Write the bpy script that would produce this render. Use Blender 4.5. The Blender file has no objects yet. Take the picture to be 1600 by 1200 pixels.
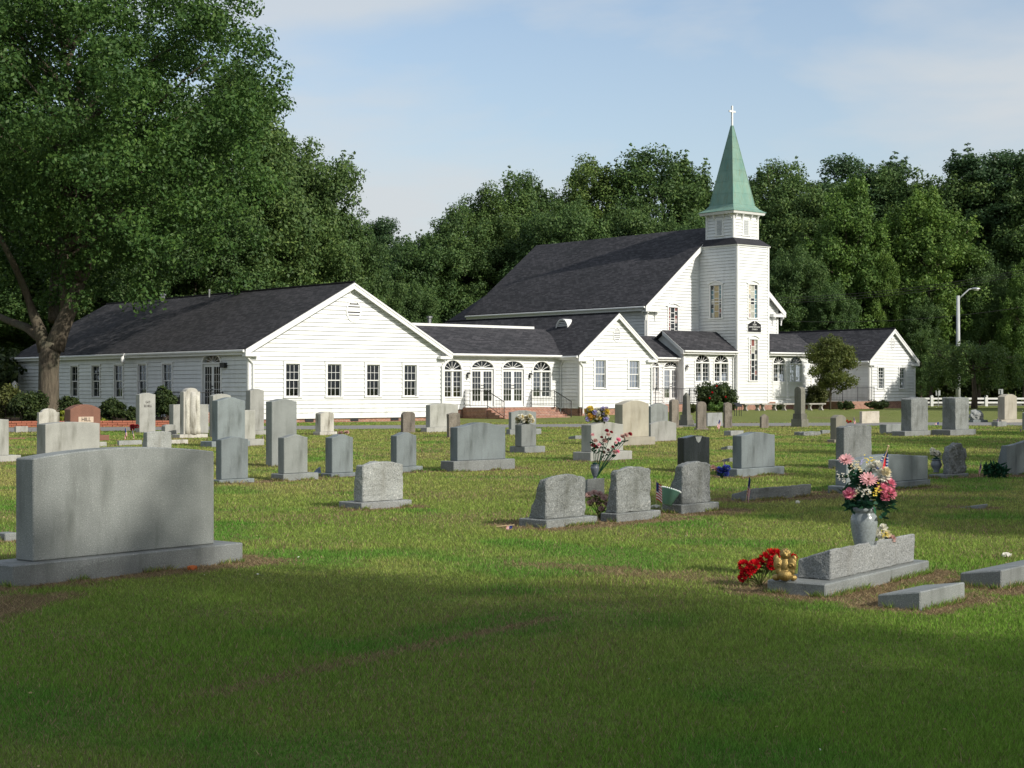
import bpy, bmesh, math, random
import numpy as np
from mathutils import Vector, Matrix, noise as mnoise

# ------------------------------------------------------------------ camera, sky, sun, exposure
SC = bpy.context.scene
COL = SC.collection
R = math.radians
F, CX, HY, CAMH = 2500.0, 800.0, 606.0, 1.62      # focal length / horizon measured on the photograph (1600 px wide)

cam_data = bpy.data.cameras.new('camera')
cam = bpy.data.objects.new('camera', cam_data)
COL.objects.link(cam)
cam_data.sensor_width = 36.0
cam_data.lens = 36.0 * F / 1600.0
cam_data.shift_y = (HY - 600.0) / 1600.0
cam_data.clip_end = 6000.0
cam_data.clip_start = 0.1
cam.location = (0, 0, CAMH)
cam.rotation_euler = (R(90), 0, 0)
SC.camera = cam

SUN_AZ, SUN_EL = R(52.0), R(30.0)                  # azimuth measured from -Y towards +X
S = Vector((math.sin(SUN_AZ) * math.cos(SUN_EL), -math.cos(SUN_AZ) * math.cos(SUN_EL), math.sin(SUN_EL)))

world = bpy.data.worlds.new('World')
SC.world = world
world.use_nodes = True
wn, wl = world.node_tree.nodes, world.node_tree.links
wn.clear()
w_out = wn.new('ShaderNodeOutputWorld')
w_bg = wn.new('ShaderNodeBackground')
w_bg.inputs['Strength'].default_value = 0.12
sky = wn.new('ShaderNodeTexSky')
sky.sky_type = 'NISHITA'
sky.sun_disc = False
sky.sun_elevation = SUN_EL
sky.sun_rotation = math.atan2(S.x, S.y)
sky.air_density = 1.0
sky.dust_density = 1.6
sky.ozone_density = 1.3
tc = wn.new('ShaderNodeTexCoord')
mp = wn.new('ShaderNodeMapping')
mp.inputs['Scale'].default_value = (1.0, 1.0, 3.2)
mp.inputs['Location'].default_value = (0.737, 1.451, 1.68)
wl.new(tc.outputs['Generated'], mp.inputs['Vector'])
cn = wn.new('ShaderNodeTexNoise')                  # thin high cloud, the same all round the sky
cn.inputs['Scale'].default_value = 3.1
cn.inputs['Detail'].default_value = 6.0
cn.inputs['Roughness'].default_value = 0.52
cn.inputs['Distortion'].default_value = 0.35
wl.new(mp.outputs['Vector'], cn.inputs['Vector'])
cr = wn.new('ShaderNodeValToRGB')
cr.color_ramp.elements[0].position = 0.35
cr.color_ramp.elements[1].position = 0.52
cr.color_ramp.elements[0].color = (0.10, 0.10, 0.10, 1)
cr.color_ramp.elements[1].color = (0.92, 0.92, 0.92, 1)
wl.new(cn.outputs['Fac'], cr.inputs['Fac'])
cm = wn.new('ShaderNodeMixRGB')
cm.inputs['Color2'].default_value = (4.05, 4.25, 4.4, 1)
# haze whitens the sky towards the horizon, evenly all round
sx_ = wn.new('ShaderNodeSeparateXYZ'); wl.new(tc.outputs['Generated'], sx_.inputs[0])
hz_ = wn.new('ShaderNodeMapRange'); hz_.inputs['From Min'].default_value = 0.0; hz_.inputs['From Max'].default_value = 0.30
hz_.inputs['To Min'].default_value = 0.35; hz_.inputs['To Max'].default_value = 0.0
wl.new(sx_.outputs['Z'], hz_.inputs['Value'])
mx_ = wn.new('ShaderNodeMath'); mx_.operation = 'MAXIMUM'
ad_ = wn.new('ShaderNodeMath'); ad_.operation = 'MULTIPLY_ADD'; ad_.inputs[1].default_value = 0.75
wl.new(cr.outputs['Color'], ad_.inputs[0]); wl.new(hz_.outputs['Result'], ad_.inputs[2])
ad_.use_clamp = True
wl.new(ad_.outputs[0], cm.inputs['Fac'])
wl.new(sky.outputs['Color'], cm.inputs['Color1'])
wl.new(cm.outputs['Color'], w_bg.inputs['Color'])
wl.new(w_bg.outputs['Background'], w_out.inputs['Surface'])

sun_data = bpy.data.lights.new('sun', 'SUN')
sun_data.energy = 3.4
sun_data.angle = R(0.6)
sun_data.color = (1.0, 0.945, 0.85)
sun = bpy.data.objects.new('sun', sun_data)
COL.objects.link(sun)
sun.location = S * 200
sun.rotation_euler = S.to_track_quat('Z', 'Y').to_euler()

SC.view_settings.view_transform = 'Standard'
SC.view_settings.look = 'None'
SC.view_settings.exposure = 0.45
SC.view_settings.gamma = 1.0
SC.view_settings.use_curve_mapping = False
SC.render.engine = 'CYCLES'
SC.cycles.max_bounces = 5
SC.cycles.transparent_max_bounces = 5
SC.cycles.caustics_reflective = False
SC.cycles.caustics_refractive = False

# ------------------------------------------------------------------ helpers
rng = random.Random(7)
nrng = np.random.default_rng(11)
MATS = {}

def sstep(t):
    t = np.clip(t, 0.0, 1.0)
    return t * t * (3 - 2 * t)

def ground_z(x, y):
    """the lawn rises a little towards the right half of the church"""
    return 0.22 * sstep((np.asarray(y, float) - 74) / 26) * sstep((np.asarray(x, float) + 6) / 18)

def gp(px, py, z=None):
    """pixel of the photograph -> point on the lawn (or on the level z)"""
    if z is not None:
        d = (CAMH - z) * F / (py - HY)
        return Vector(((px - CX) / F * d, d, z))
    zz = 0.0
    for _ in range(4):
        d = (CAMH - zz) * F / (py - HY)
        x = (px - CX) / F * d
        zz = float(ground_z(x, d))
    return Vector((x, d, zz))

def at(px, py, d):
    return Vector(((px - CX) / F * d, d, CAMH + (HY - py) / F * d))

def tag(o, label=None, cat=None, group=None, kind=None):
    if label: o['label'] = label
    if cat: o['category'] = cat
    if group: o['group'] = group
    if kind: o['kind'] = kind
    return o

def empty(name, loc=(0, 0, 0), rz=0.0, label=None, cat=None, group=None):
    o = bpy.data.objects.new(name, None)
    o.empty_display_size = 0.2
    COL.objects.link(o)
    o.location = loc
    o.rotation_euler = (0, 0, rz)
    return tag(o, label, cat, group)

def link(name, me, mats=None, parent=None, loc=None, rot=None):
    o = bpy.data.objects.new(name, me)
    if mats is not None and not me.materials:
        for m in (mats if isinstance(mats, (list, tuple)) else [mats]):
            me.materials.append(m)
    COL.objects.link(o)
    if parent is not None: o.parent = parent
    if loc is not None: o.location = loc
    if rot is not None: o.rotation_euler = rot
    return o

class MB:
    """collects simple solids and builds them as one mesh"""
    def __init__(s):
        s.v, s.f, s.mi, s.uv = [], [], [], {}
        s.m = 0
        s.T = None
    def add(s, vs, fs):
        n = len(s.v)
        s.v += [tuple(s.T(*p)) if s.T else tuple(p) for p in vs]
        for f in fs:
            s.f.append(tuple(i + n for i in f)); s.mi.append(s.m)
        return s
    def box(s, x0, x1, y0, y1, z0, z1):
        return s.add([(x0, y0, z0), (x1, y0, z0), (x1, y1, z0), (x0, y1, z0), (x0, y0, z1), (x1, y0, z1), (x1, y1, z1), (x0, y1, z1)],
                     [(0, 3, 2, 1), (4, 5, 6, 7), (0, 1, 5, 4), (1, 2, 6, 5), (2, 3, 7, 6), (3, 0, 4, 7)])
    def hexa(s, p):
        return s.add(p, [(0, 3, 2, 1), (4, 5, 6, 7), (0, 1, 5, 4), (1, 2, 6, 5), (2, 3, 7, 6), (3, 0, 4, 7)])
    def prism(s, poly, y0, y1):
        """polygon in (x,z) extruded along y"""
        n = len(poly)
        vs = [(x, y0, z) for x, z in poly] + [(x, y1, z) for x, z in poly]
        fs = [tuple(range(n)), tuple(range(2 * n - 1, n - 1, -1))] + [(i, i + n, (i + 1) % n + n, (i + 1) % n) for i in range(n)]
        return s.add(vs, fs)
    def strip(s, outer, inner, y0, y1):
        """open ring between two polylines (x,z), extruded along y"""
        for i in range(len(outer) - 1):
            a, b, c, d = outer[i], outer[i + 1], inner[i + 1], inner[i]
            s.hexa([(a[0], y0, a[1]), (b[0], y0, b[1]), (b[0], y1, b[1]), (a[0], y1, a[1]),
                    (d[0], y0, d[1]), (c[0], y0, c[1]), (c[0], y1, c[1]), (d[0], y1, d[1])])
        return s
    def tube(s, pts, rad, n=8, cap=True):
        pts = [Vector(p) for p in pts]
        if not isinstance(rad, (list, tuple)): rad = [rad] * len(pts)
        vs, fs = [], []
        for i, p in enumerate(pts):
            t = (pts[min(i + 1, len(pts) - 1)] - pts[max(i - 1, 0)]).normalized()
            ref = Vector((0, 0, 1)) if abs(t.z) < 0.9 else Vector((1, 0, 0))
            a = t.cross(ref).normalized(); b = t.cross(a).normalized()
            for k in range(n):
                q = 2 * math.pi * k / n
                vs.append(tuple(p + (a * math.cos(q) + b * math.sin(q)) * rad[i]))
        for i in range(len(pts) - 1):
            for k in range(n):
                fs.append((i * n + k, i * n + (k + 1) % n, (i + 1) * n + (k + 1) % n, (i + 1) * n + k))
        if cap:
            fs.append(tuple(range(n - 1, -1, -1))); fs.append(tuple((len(pts) - 1) * n + k for k in range(n)))
        return s.add(vs, fs)
    def lathe(s, prof, n=24, c=(0, 0, 0)):
        vs, fs = [], []
        for r, z in prof:
            for k in range(n):
                q = 2 * math.pi * k / n
                vs.append((c[0] + r * math.cos(q), c[1] + r * math.sin(q), c[2] + z))
        for i in range(len(prof) - 1):
            for k in range(n):
                fs.append((i * n + k, i * n + (k + 1) % n, (i + 1) * n + (k + 1) % n, (i + 1) * n + k))
        fs.append(tuple(range(n - 1, -1, -1))); fs.append(tuple((len(prof) - 1) * n + k for k in range(n)))
        return s.add(vs, fs)
    def ball(s, c, r, n=10, m=6):
        r = r if isinstance(r, (list, tuple)) else (r, r, r)
        vs = [(c[0], c[1], c[2] - r[2])]
        for i in range(1, m):
            a = math.pi * i / m
            for k in range(n):
                q = 2 * math.pi * k / n
                vs.append((c[0] + r[0] * math.sin(a) * math.cos(q), c[1] + r[1] * math.sin(a) * math.sin(q), c[2] - r[2] * math.cos(a)))
        vs.append((c[0], c[1], c[2] + r[2]))
        fs = [(0, 1 + (k + 1) % n, 1 + k) for k in range(n)]
        for i in range(m - 2):
            for k in range(n):
                a = 1 + i * n
                fs.append((a + k, a + (k + 1) % n, a + n + (k + 1) % n, a + n + k))
        a = 1 + (m - 2) * n
        fs += [(a + k, a + (k + 1) % n, len(vs) - 1) for k in range(n)]
        return s.add(vs, fs)
    def mesh(s, name, smooth=False):
        me = bpy.data.meshes.new(name)
        me.from_pydata(s.v, [], s.f)
        me.polygons.foreach_set('material_index', s.mi)
        if smooth: me.polygons.foreach_set('use_smooth', [True] * len(s.f))
        me.update()
        return me
    def build(s, name, mats, parent=None, smooth=False, loc=None, rot=None):
        return link(name, s.mesh(name, smooth), mats, parent, loc, rot)

def fix_normals(me):
    bm = bmesh.new(); bm.from_mesh(me)
    bmesh.ops.recalc_face_normals(bm, faces=bm.faces)
    bm.to_mesh(me); bm.free()

def copy_tree(o, parent=None):
    c = o.copy(); COL.objects.link(c)
    c.parent = parent
    for ch in o.children:
        copy_tree(ch, c)
    return c

# ---- materials
class NT:
    def __init__(s, name):
        s.mat = bpy.data.materials.new(name); s.mat.use_nodes = True
        s.n, s.l = s.mat.node_tree.nodes, s.mat.node_tree.links
        s.n.clear()
        s.out = s.n.new('ShaderNodeOutputMaterial')
        MATS[name] = s.mat
    def new(s, t, **kw):
        n = s.n.new(t)
        for k, v in kw.items():
            if k in n.inputs: n.inputs[k].default_value = v
            else: setattr(n, k, v)
        return n
    def L(s, a, b): s.l.new(a, b)
    def coord(s, kind='Object', scale=(1, 1, 1)):
        t = s.new('ShaderNodeTexCoord'); m = s.new('ShaderNodeMapping'); m.inputs['Scale'].default_value = scale
        s.L(t.outputs[kind], m.inputs['Vector']); return m.outputs['Vector']
    def noise(s, vec, scale, detail=3.0, rough=0.55):
        n = s.new('ShaderNodeTexNoise'); n.inputs['Scale'].default_value = scale
        n.inputs['Detail'].default_value = detail; n.inputs['Roughness'].default_value = rough
        if vec is not None: s.L(vec, n.inputs['Vector'])
        return n.outputs['Fac']
    def ramp(s, fac, a, b, ca=(0, 0, 0, 1), cb=(1, 1, 1, 1)):
        r = s.new('ShaderNodeValToRGB')
        r.color_ramp.elements[0].position = a; r.color_ramp.elements[1].position = b
        r.color_ramp.elements[0].color = ca; r.color_ramp.elements[1].color = cb
        s.L(fac, r.inputs['Fac']); return r.outputs['Color']
    def mix(s, fac, a, b, typ='MIX'):
        m = s.new('ShaderNodeMixRGB'); m.blend_type = typ
        for v, k in ((fac, 'Fac'), (a, 'Color1'), (b, 'Color2')):
            if hasattr(v, 'is_output'): s.L(v, m.inputs[k])
            elif k == 'Fac': m.inputs[k].default_value = v
            else: m.inputs[k].default_value = (*v[:3], 1)
        return m.outputs['Color']
    def bump(s, h, strength, dist=0.01):
        b = s.new('ShaderNodeBump'); b.inputs['Strength'].default_value = strength; b.inputs['Distance'].default_value = dist
        s.L(h, b.inputs['Height']); return b.outputs['Normal']
    def pbr(s, col, rough=0.6, spec=0.3, metal=0.0, normal=None):
        p = s.new('ShaderNodeBsdfPrincipled')
        if hasattr(col, 'is_output'): s.L(col, p.inputs['Base Color'])
        else: p.inputs['Base Color'].default_value = (*col[:3], 1)
        if hasattr(rough, 'is_output'): s.L(rough, p.inputs['Roughness'])
        else: p.inputs['Roughness'].default_value = rough
        p.inputs['Specular IOR Level'].default_value = spec
        p.inputs['Metallic'].default_value = metal
        if normal is not None: s.L(normal, p.inputs['Normal'])
        s.L(p.outputs['BSDF'], s.out.inputs['Surface'])
        return p

def simple(name, col, rough=0.6, spec=0.3, metal=0.0, var=0.0, scale=6.0, bump=0.0):
    t = NT(name)
    c = col; nrm = None
    if var or bump:
        v = t.coord()
        n = t.noise(v, scale, 4.0)
        if var:
            k = t.ramp(n, 0.3, 0.7, (1 - var,) * 3 + (1,), (1 + var * 0.6,) * 3 + (1,))
            c = t.mix(1.0, k, col, 'MULTIPLY')
        if bump: nrm = t.bump(t.noise(v, scale * 6, 3.0), bump)
    t.pbr(c, rough, spec, metal, nrm)
    return t.mat

def granite(name, base, dark, light, rough=0.5, stain=(0.1, 0.1, 0.08), stain_amt=0.4, spec=0.3, bump=0.15, speck=150.0):
    t = NT(name)
    v = t.coord()
    sp = t.noise(v, speck, 2.0, 0.6)
    c = t.mix(t.ramp(sp, 0.36, 0.52), dark, base)
    c = t.mix(t.ramp(t.noise(v, speck * 0.6, 2.0), 0.58, 0.70), c, light)
    st = t.noise(t.coord(scale=(2.6, 2.6, 0.55)), 1.7, 5.0, 0.62)
    c = t.mix(t.mix(1.0, t.ramp(st, 0.50, 0.74), (stain_amt,) * 3, 'MULTIPLY'), c, stain)
    oi = t.new('ShaderNodeObjectInfo')
    k = t.ramp(oi.outputs['Random'], 0.0, 1.0, (0.86, 0.86, 0.87, 1), (1.12, 1.12, 1.1, 1))
    c = t.mix(1.0, c, k, 'MULTIPLY')
    patch = t.ramp(t.noise(v, 2.2, 3.0), 0.3, 0.7, (0.86,) * 3 + (1,), (1.1,) * 3 + (1,))
    c = t.mix(1.0, c, patch, 'MULTIPLY')
    r = t.ramp(st, 0.3, 0.8, (rough - 0.06,) * 3 + (1,), (min(rough + 0.25, 1),) * 3 + (1,))
    hb = t.noise(v, 60.0, 4.0)
    t.pbr(c, r, spec, 0, t.bump(hb, bump, 0.012))
    return t.mat

granite('granite_grey', (0.237, 0.253, 0.245), (0.122, 0.133, 0.134), (0.365, 0.375, 0.358), stain=(0.085, 0.095, 0.085), stain_amt=0.6)
granite('granite_blue', (0.207, 0.238, 0.243), (0.115, 0.137, 0.145), (0.304, 0.334, 0.330), stain=(0.065, 0.075, 0.07), stain_amt=0.65)
granite('granite_light', (0.352, 0.354, 0.324), (0.231, 0.232, 0.220), (0.462, 0.459, 0.422), stain=(0.14, 0.14, 0.115), stain_amt=0.6, rough=0.6)
granite('granite_rough', (0.225, 0.238, 0.231), (0.109, 0.119, 0.120), (0.365, 0.372, 0.353), stain=(0.085, 0.09, 0.075), stain_amt=0.6, rough=0.85, bump=1.0, speck=80)
granite('granite_rough_light', (0.310, 0.322, 0.312), (0.16, 0.17, 0.17), (0.44, 0.445, 0.43), stain=(0.14, 0.135, 0.11), stain_amt=0.45, rough=0.85, bump=1.0, speck=80)
granite('granite_black', (0.016, 0.020, 0.023), (0.009, 0.011, 0.013), (0.03, 0.035, 0.04), stain=(0.03, 0.035, 0.04), stain_amt=0.3, rough=0.16, spec=0.5, bump=0.0)
granite('granite_red', (0.22, 0.105, 0.072), (0.13, 0.06, 0.045), (0.32, 0.18, 0.13), stain=(0.13, 0.07, 0.055), stain_amt=0.3)
granite('marble_white', (0.50, 0.485, 0.43), (0.40, 0.385, 0.34), (0.58, 0.57, 0.52), stain=(0.13, 0.115, 0.08), stain_amt=0.95, rough=0.75, speck=40)
granite('marble_brown', (0.200, 0.175, 0.145), (0.13, 0.115, 0.095), (0.33, 0.31, 0.27), stain=(0.07, 0.063, 0.05), stain_amt=0.85, rough=0.85, speck=40, bump=0.6)
granite('stone_cream', (0.345, 0.32, 0.262), (0.28, 0.26, 0.21), (0.42, 0.395, 0.335), stain=(0.20, 0.175, 0.125), stain_amt=0.55, rough=0.7)
granite('concrete', (0.38, 0.365, 0.33), (0.27, 0.26, 0.235), (0.46, 0.445, 0.40), stain=(0.17, 0.16, 0.135), stain_amt=0.6, rough=0.85, speck=60)

t = NT('white_paint')
dirt = t.noise(t.coord(scale=(1.2, 1.2, 0.5)), 1.6, 5.0, 0.6)
c = t.mix(t.ramp(dirt, 0.45, 0.8), (0.72, 0.735, 0.73), (0.61, 0.62, 0.605))
oi = t.new('ShaderNodeObjectInfo')                      # every board weathers a little differently
c = t.mix(1.0, c, t.ramp(oi.outputs['Random'], 0, 1, (0.93, 0.93, 0.925, 1), (1.04, 1.04, 1.04, 1)), 'MULTIPLY')
tcz = t.new('ShaderNodeTexCoord'); sz = t.new('ShaderNodeSeparateXYZ'); t.L(tcz.outputs['Object'], sz.inputs[0])
mr = t.new('ShaderNodeMapRange'); mr.inputs['From Min'].default_value = 0.2; mr.inputs['From Max'].default_value = 1.3; mr.inputs['To Min'].default_value = 1.0; mr.inputs['To Max'].default_value = 0.0
t.L(sz.outputs['Z'], mr.inputs['Value'])
sp_ = t.mix(1.0, t.ramp(t.noise(t.coord(scale=(1, 1, 0.3)), 3.0, 5.0, 0.65), 0.42, 0.75), mr.outputs['Result'], 'MULTIPLY')
c = t.mix(sp_, c, (0.42, 0.42, 0.36))                   # mud splash and algae low on the walls
t.pbr(c, 0.5, 0.35, 0, t.bump(t.noise(t.coord(scale=(1, 1, 12)), 9.0, 3.0), 0.06, 0.004))
simple('white_trim', (0.73, 0.735, 0.72), 0.4, 0.4, var=0.05, scale=2.0)
simple('black_iron', (0.018, 0.018, 0.02), 0.5, 0.4, var=0.2, scale=20)
simple('black_sign', (0.012, 0.012, 0.014), 0.35, 0.5)
simple('sign_white', (0.82, 0.82, 0.80), 0.5)
simple('dark_metal', (0.05, 0.05, 0.055), 0.4, 0.5, 0.6)
simple('galvanised', (0.45, 0.46, 0.47), 0.35, 0.5, 0.8, var=0.15, scale=8)
simple('lamp_grey', (0.42, 0.44, 0.44), 0.5, 0.4, var=0.12, scale=2)
simple('frosted_glass', (0.75, 0.75, 0.72), 0.25, 0.5)
simple('curtain', (0.72, 0.71, 0.66), 0.9, 0.1, var=0.08, scale=3)
simple('curtain_yellow', (0.62, 0.45, 0.16), 0.9, 0.1, var=0.1, scale=3)
simple('room_wall', (0.05, 0.045, 0.04), 0.9, 0.1)

t = NT('window_glass')
fr = t.new('ShaderNodeFresnel', IOR=1.5)
gl = t.new('ShaderNodeBsdfGlossy', Roughness=0.03)
gl.inputs['Color'].default_value = (0.9, 0.95, 1, 1)
tr = t.new('ShaderNodeBsdfTransparent'); tr.inputs['Color'].default_value = (0.42, 0.45, 0.45, 1)
mx = t.new('ShaderNodeMixShader')
add = t.new('ShaderNodeMath', operation='MULTIPLY_ADD'); add.inputs[1].default_value = 0.6; add.inputs[2].default_value = 0.015
t.L(fr.outputs['Fac'], add.inputs[0]); t.L(add.outputs[0], mx.inputs['Fac'])
t.L(tr.outputs['BSDF'], mx.inputs[1]); t.L(gl.outputs['BSDF'], mx.inputs[2]); t.L(mx.outputs['Shader'], t.out.inputs['Surface'])
for nm, colr in (('glass_amber', (0.42, 0.33, 0.16)), ('glass_teal', (0.10, 0.20, 0.24)), ('glass_rose', (0.22, 0.09, 0.08)), ('glass_dark', (0.03, 0.035, 0.04)), ('glass_pale', (0.42, 0.42, 0.36))):
    simple(nm, colr, 0.15, 0.5, var=0.3, scale=5)

# asphalt shingles: courses come from UVs in metres
t = NT('shingles')
uv = t.coord('UV')
br = t.new('ShaderNodeTexBrick', offset=0.5)
br.inputs['Scale'].default_value = 1.0
br.inputs['Color1'].default_value = (0.026, 0.027, 0.031, 1); br.inputs['Color2'].default_value = (0.062, 0.062, 0.068, 1)
br.inputs['Mortar'].default_value = (0.014, 0.014, 0.016, 1)
br.inputs['Mortar Size'].default_value = 0.010; br.inputs['Brick Width'].default_value = 0.31; br.inputs['Row Height'].default_value = 0.145
br.inputs['Bias'].default_value = -0.1
t.L(uv, br.inputs['Vector'])
sp = t.ramp(t.noise(uv, 55.0, 2.0), 0.3, 0.7, (0.6, 0.6, 0.6, 1), (1.5, 1.5, 1.5, 1))
c = t.mix(1.0, br.outputs['Color'], sp, 'MULTIPLY')
wv = t.ramp(t.noise(t.coord('UV', (0.25, 0.9, 1)), 1.0, 4.0), 0.3, 0.7, (0.85, 0.85, 0.85, 1), (1.25, 1.2, 1.2, 1))
c = t.mix(1.0, c, wv, 'MULTIPLY')
t.pbr(c, 0.88, 0.25, 0, t.bump(br.outputs['Color'], 0.6, 0.02))

def brick_mat(name, c1, c2, mortar):
    t = NT(name)
    tcn = t.new('ShaderNodeTexCoord'); sx = t.new('ShaderNodeSeparateXYZ'); cx = t.new('ShaderNodeCombineXYZ')
    t.L(tcn.outputs['Object'], sx.inputs[0])
    a = t.new('ShaderNodeMath', operation='ADD'); t.L(sx.outputs['X'], a.inputs[0]); t.L(sx.outputs['Y'], a.inputs[1])
    t.L(a.outputs[0], cx.inputs['X']); t.L(sx.outputs['Z'], cx.inputs['Y'])
    b = t.new('ShaderNodeTexBrick', offset=0.5)
    b.inputs['Scale'].default_value = 1.0
    b.inputs['Color1'].default_value = (*c1, 1); b.inputs['Color2'].default_value = (*c2, 1); b.inputs['Mortar'].default_value = (*mortar, 1)
    b.inputs['Mortar Size'].default_value = 0.008; b.inputs['Brick Width'].default_value = 0.21; b.inputs['Row Height'].default_value = 0.072
    t.L(cx.outputs[0], b.inputs['Vector'])
    k = t.ramp(t.noise(t.coord(), 5.0, 4.0), 0.3, 0.7, (0.75,) * 3 + (1,), (1.2,) * 3 + (1,))
    c = t.mix(1.0, b.outputs['Color'], k, 'MULTIPLY')
    t.pbr(c, 0.85, 0.2, 0, t.bump(b.outputs['Fac'], -0.5, 0.01))
    return t.mat
simple('shingle_flat', (0.035, 0.035, 0.04), 0.88, 0.25, var=0.3, scale=8, bump=0.3)
brick_mat('brick', (0.26, 0.11, 0.075), (0.34, 0.16, 0.10), (0.36, 0.32, 0.28))
simple('brick_block', (0.33, 0.12, 0.075), 0.85, 0.2, var=0.35, scale=3, bump=0.4)

# copper gone green
t = NT('copper_green')
v = t.coord()
c = t.mix(t.ramp(t.noise(t.coord(scale=(1, 1, 0.35)), 1.6, 5.0, 0.6), 0.35, 0.7), (0.13, 0.255, 0.225), (0.20, 0.315, 0.265))
c = t.mix(t.ramp(t.noise(t.coord(scale=(5, 5, 0.3)), 2.0, 5.0, 0.65), 0.48, 0.75), c, (0.17, 0.215, 0.15))
c = t.mix(t.ramp(t.noise(t.coord(scale=(7, 7, 0.4)), 3.0, 4.0), 0.6, 0.8), c, (0.28, 0.37, 0.31))
oi = t.new('ShaderNodeObjectInfo')
c = t.mix(1.0, c, t.ramp(oi.outputs['Random'], 0, 1, (0.88, 0.9, 0.88, 1), (1.08, 1.06, 1.0, 1)), 'MULTIPLY')
t.pbr(c, 0.65, 0.25, 0.0, t.bump(t.noise(v, 3.0, 3.0), 0.15, 0.02))

# bark
def bark(name, c1, c2):
    t = NT(name)
    n = t.noise(t.coord(scale=(5, 5, 0.9)), 2.2, 6.0, 0.65)
    c = t.mix(t.ramp(n, 0.3, 0.7), c1, c2)
    c = t.mix(t.ramp(t.noise(t.coord(), 0.9, 4.0), 0.5, 0.75), c, (0.10, 0.105, 0.07))
    t.pbr(c, 0.9, 0.15, 0, t.bump(n, 0.9, 0.06))
bark('bark', (0.055, 0.043, 0.032), (0.17, 0.14, 0.105))
bark('bark_pale', (0.055, 0.046, 0.034), (0.155, 0.13, 0.095))

def foliage(name, c1, c2, c3, trans=0.3):
    t = NT(name)
    g = t.new('ShaderNodeNewGeometry')
    r = t.new('ShaderNodeValToRGB')
    r.color_ramp.elements[0].color = (*c1, 1); r.color_ramp.elements[1].color = (*c3, 1)
    e = r.color_ramp.elements.new(0.55); e.color = (*c2, 1)
    t.L(g.outputs['Random Per Island'], r.inputs['Fac'])
    cl = t.ramp(t.noise(t.coord(), 0.33, 3.0), 0.35, 0.68, (0.72, 0.74, 0.75, 1), (1.25, 1.2, 1.05, 1))
    oi = t.new('ShaderNodeObjectInfo')
    ok = t.ramp(oi.outputs['Random'], 0.0, 1.0, (0.88, 0.92, 0.9, 1), (1.12, 1.06, 1.0, 1))
    c = t.mix(1.0, t.mix(1.0, r.outputs['Color'], cl, 'MULTIPLY'), ok, 'MULTIPLY')
    d = t.new('ShaderNodeBsdfPrincipled')
    d.inputs['Roughness'].default_value = 0.55; d.inputs['Specular IOR Level'].default_value = 0.25
    tl = t.new('ShaderNodeBsdfTranslucent'); m = t.new('ShaderNodeMixShader'); m.inputs['Fac'].default_value = trans
    t.L(c, d.inputs['Base Color']); t.L(c, tl.inputs['Color'])
    t.L(d.outputs['BSDF'], m.inputs[1]); t.L(tl.outputs['BSDF'], m.inputs[2]); t.L(m.outputs['Shader'], t.out.inputs['Surface'])
    return t.mat
foliage('leaf_oak', (0.043, 0.102, 0.028), (0.064, 0.135, 0.033), (0.099, 0.177, 0.043))
foliage('leaf_wood', (0.061, 0.119, 0.042), (0.084, 0.154, 0.048), (0.127, 0.196, 0.059))
foliage('leaf_mid', (0.075, 0.138, 0.042), (0.105, 0.178, 0.050), (0.155, 0.227, 0.064))
foliage('leaf_bright', (0.078, 0.155, 0.034), (0.110, 0.200, 0.043), (0.160, 0.247, 0.055))
foliage('leaf_pine', (0.041, 0.089, 0.040), (0.055, 0.112, 0.047), (0.078, 0.138, 0.056))
foliage('leaf_olive', (0.070, 0.088, 0.028), (0.098, 0.122, 0.037), (0.140, 0.152, 0.050))
foliage('leaf_young', (0.095, 0.130, 0.034), (0.130, 0.170, 0.044), (0.180, 0.205, 0.060), 0.4)
foliage('leaf_shrub', (0.028, 0.050, 0.018), (0.045, 0.075, 0.024), (0.075, 0.105, 0.032))
foliage('leaf_yellow', (0.20, 0.26, 0.03), (0.30, 0.34, 0.04), (0.42, 0.42, 0.07))
foliage('plastic_leaf', (0.012, 0.055, 0.035), (0.018, 0.085, 0.05), (0.03, 0.12, 0.06), 0.1)

def petal(name, col, var=0.25):
    t = NT(name)
    g = t.new('ShaderNodeNewGeometry')
    r = t.ramp(g.outputs['Random Per Island'], 0, 1, tuple(x * (1 - var) for x in col) + (1,), tuple(min(x * (1 + var), 0.9) for x in col) + (1,))
    d = t.new('ShaderNodeBsdfDiffuse'); tl = t.new('ShaderNodeBsdfTranslucent'); m = t.new('ShaderNodeMixShader'); m.inputs['Fac'].default_value = 0.25
    t.L(r, d.inputs['Color']); t.L(r, tl.inputs['Color']); t.L(d.outputs[0], m.inputs[1]); t.L(tl.outputs[0], m.inputs[2]); t.L(m.outputs[0], t.out.inputs['Surface'])
petal('petal_pink', (0.80, 0.43, 0.44)); petal('petal_hotpink', (0.78, 0.25, 0.34)); petal('petal_white', (0.74, 0.72, 0.62), 0.15)
petal('petal_red', (0.50, 0.014, 0.02), 0.55); petal('petal_yellow', (0.76, 0.58, 0.10)); petal('petal_cream', (0.70, 0.62, 0.40), 0.2)
petal('petal_maroon', (0.24, 0.02, 0.03), 0.5); petal('petal_dusty', (0.52, 0.33, 0.29)); petal('petal_blue', (0.05, 0.07, 0.33), 0.4)
petal('petal_lilac', (0.45, 0.42, 0.66)); petal('petal_gold', (0.62, 0.36, 0.05))
simple('vase_granite', (0.25, 0.28, 0.285), 0.22, 0.5, var=0.25, scale=60)
simple('vase_dark', (0.13, 0.15, 0.18), 0.3, 0.5, var=0.25, scale=40)
simple('vase_liner', (0.015, 0.075, 0.06), 0.4, 0.4)
simple('bucket_green', (0.15, 0.33, 0.27), 0.4, 0.4, var=0.06, scale=4)
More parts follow.
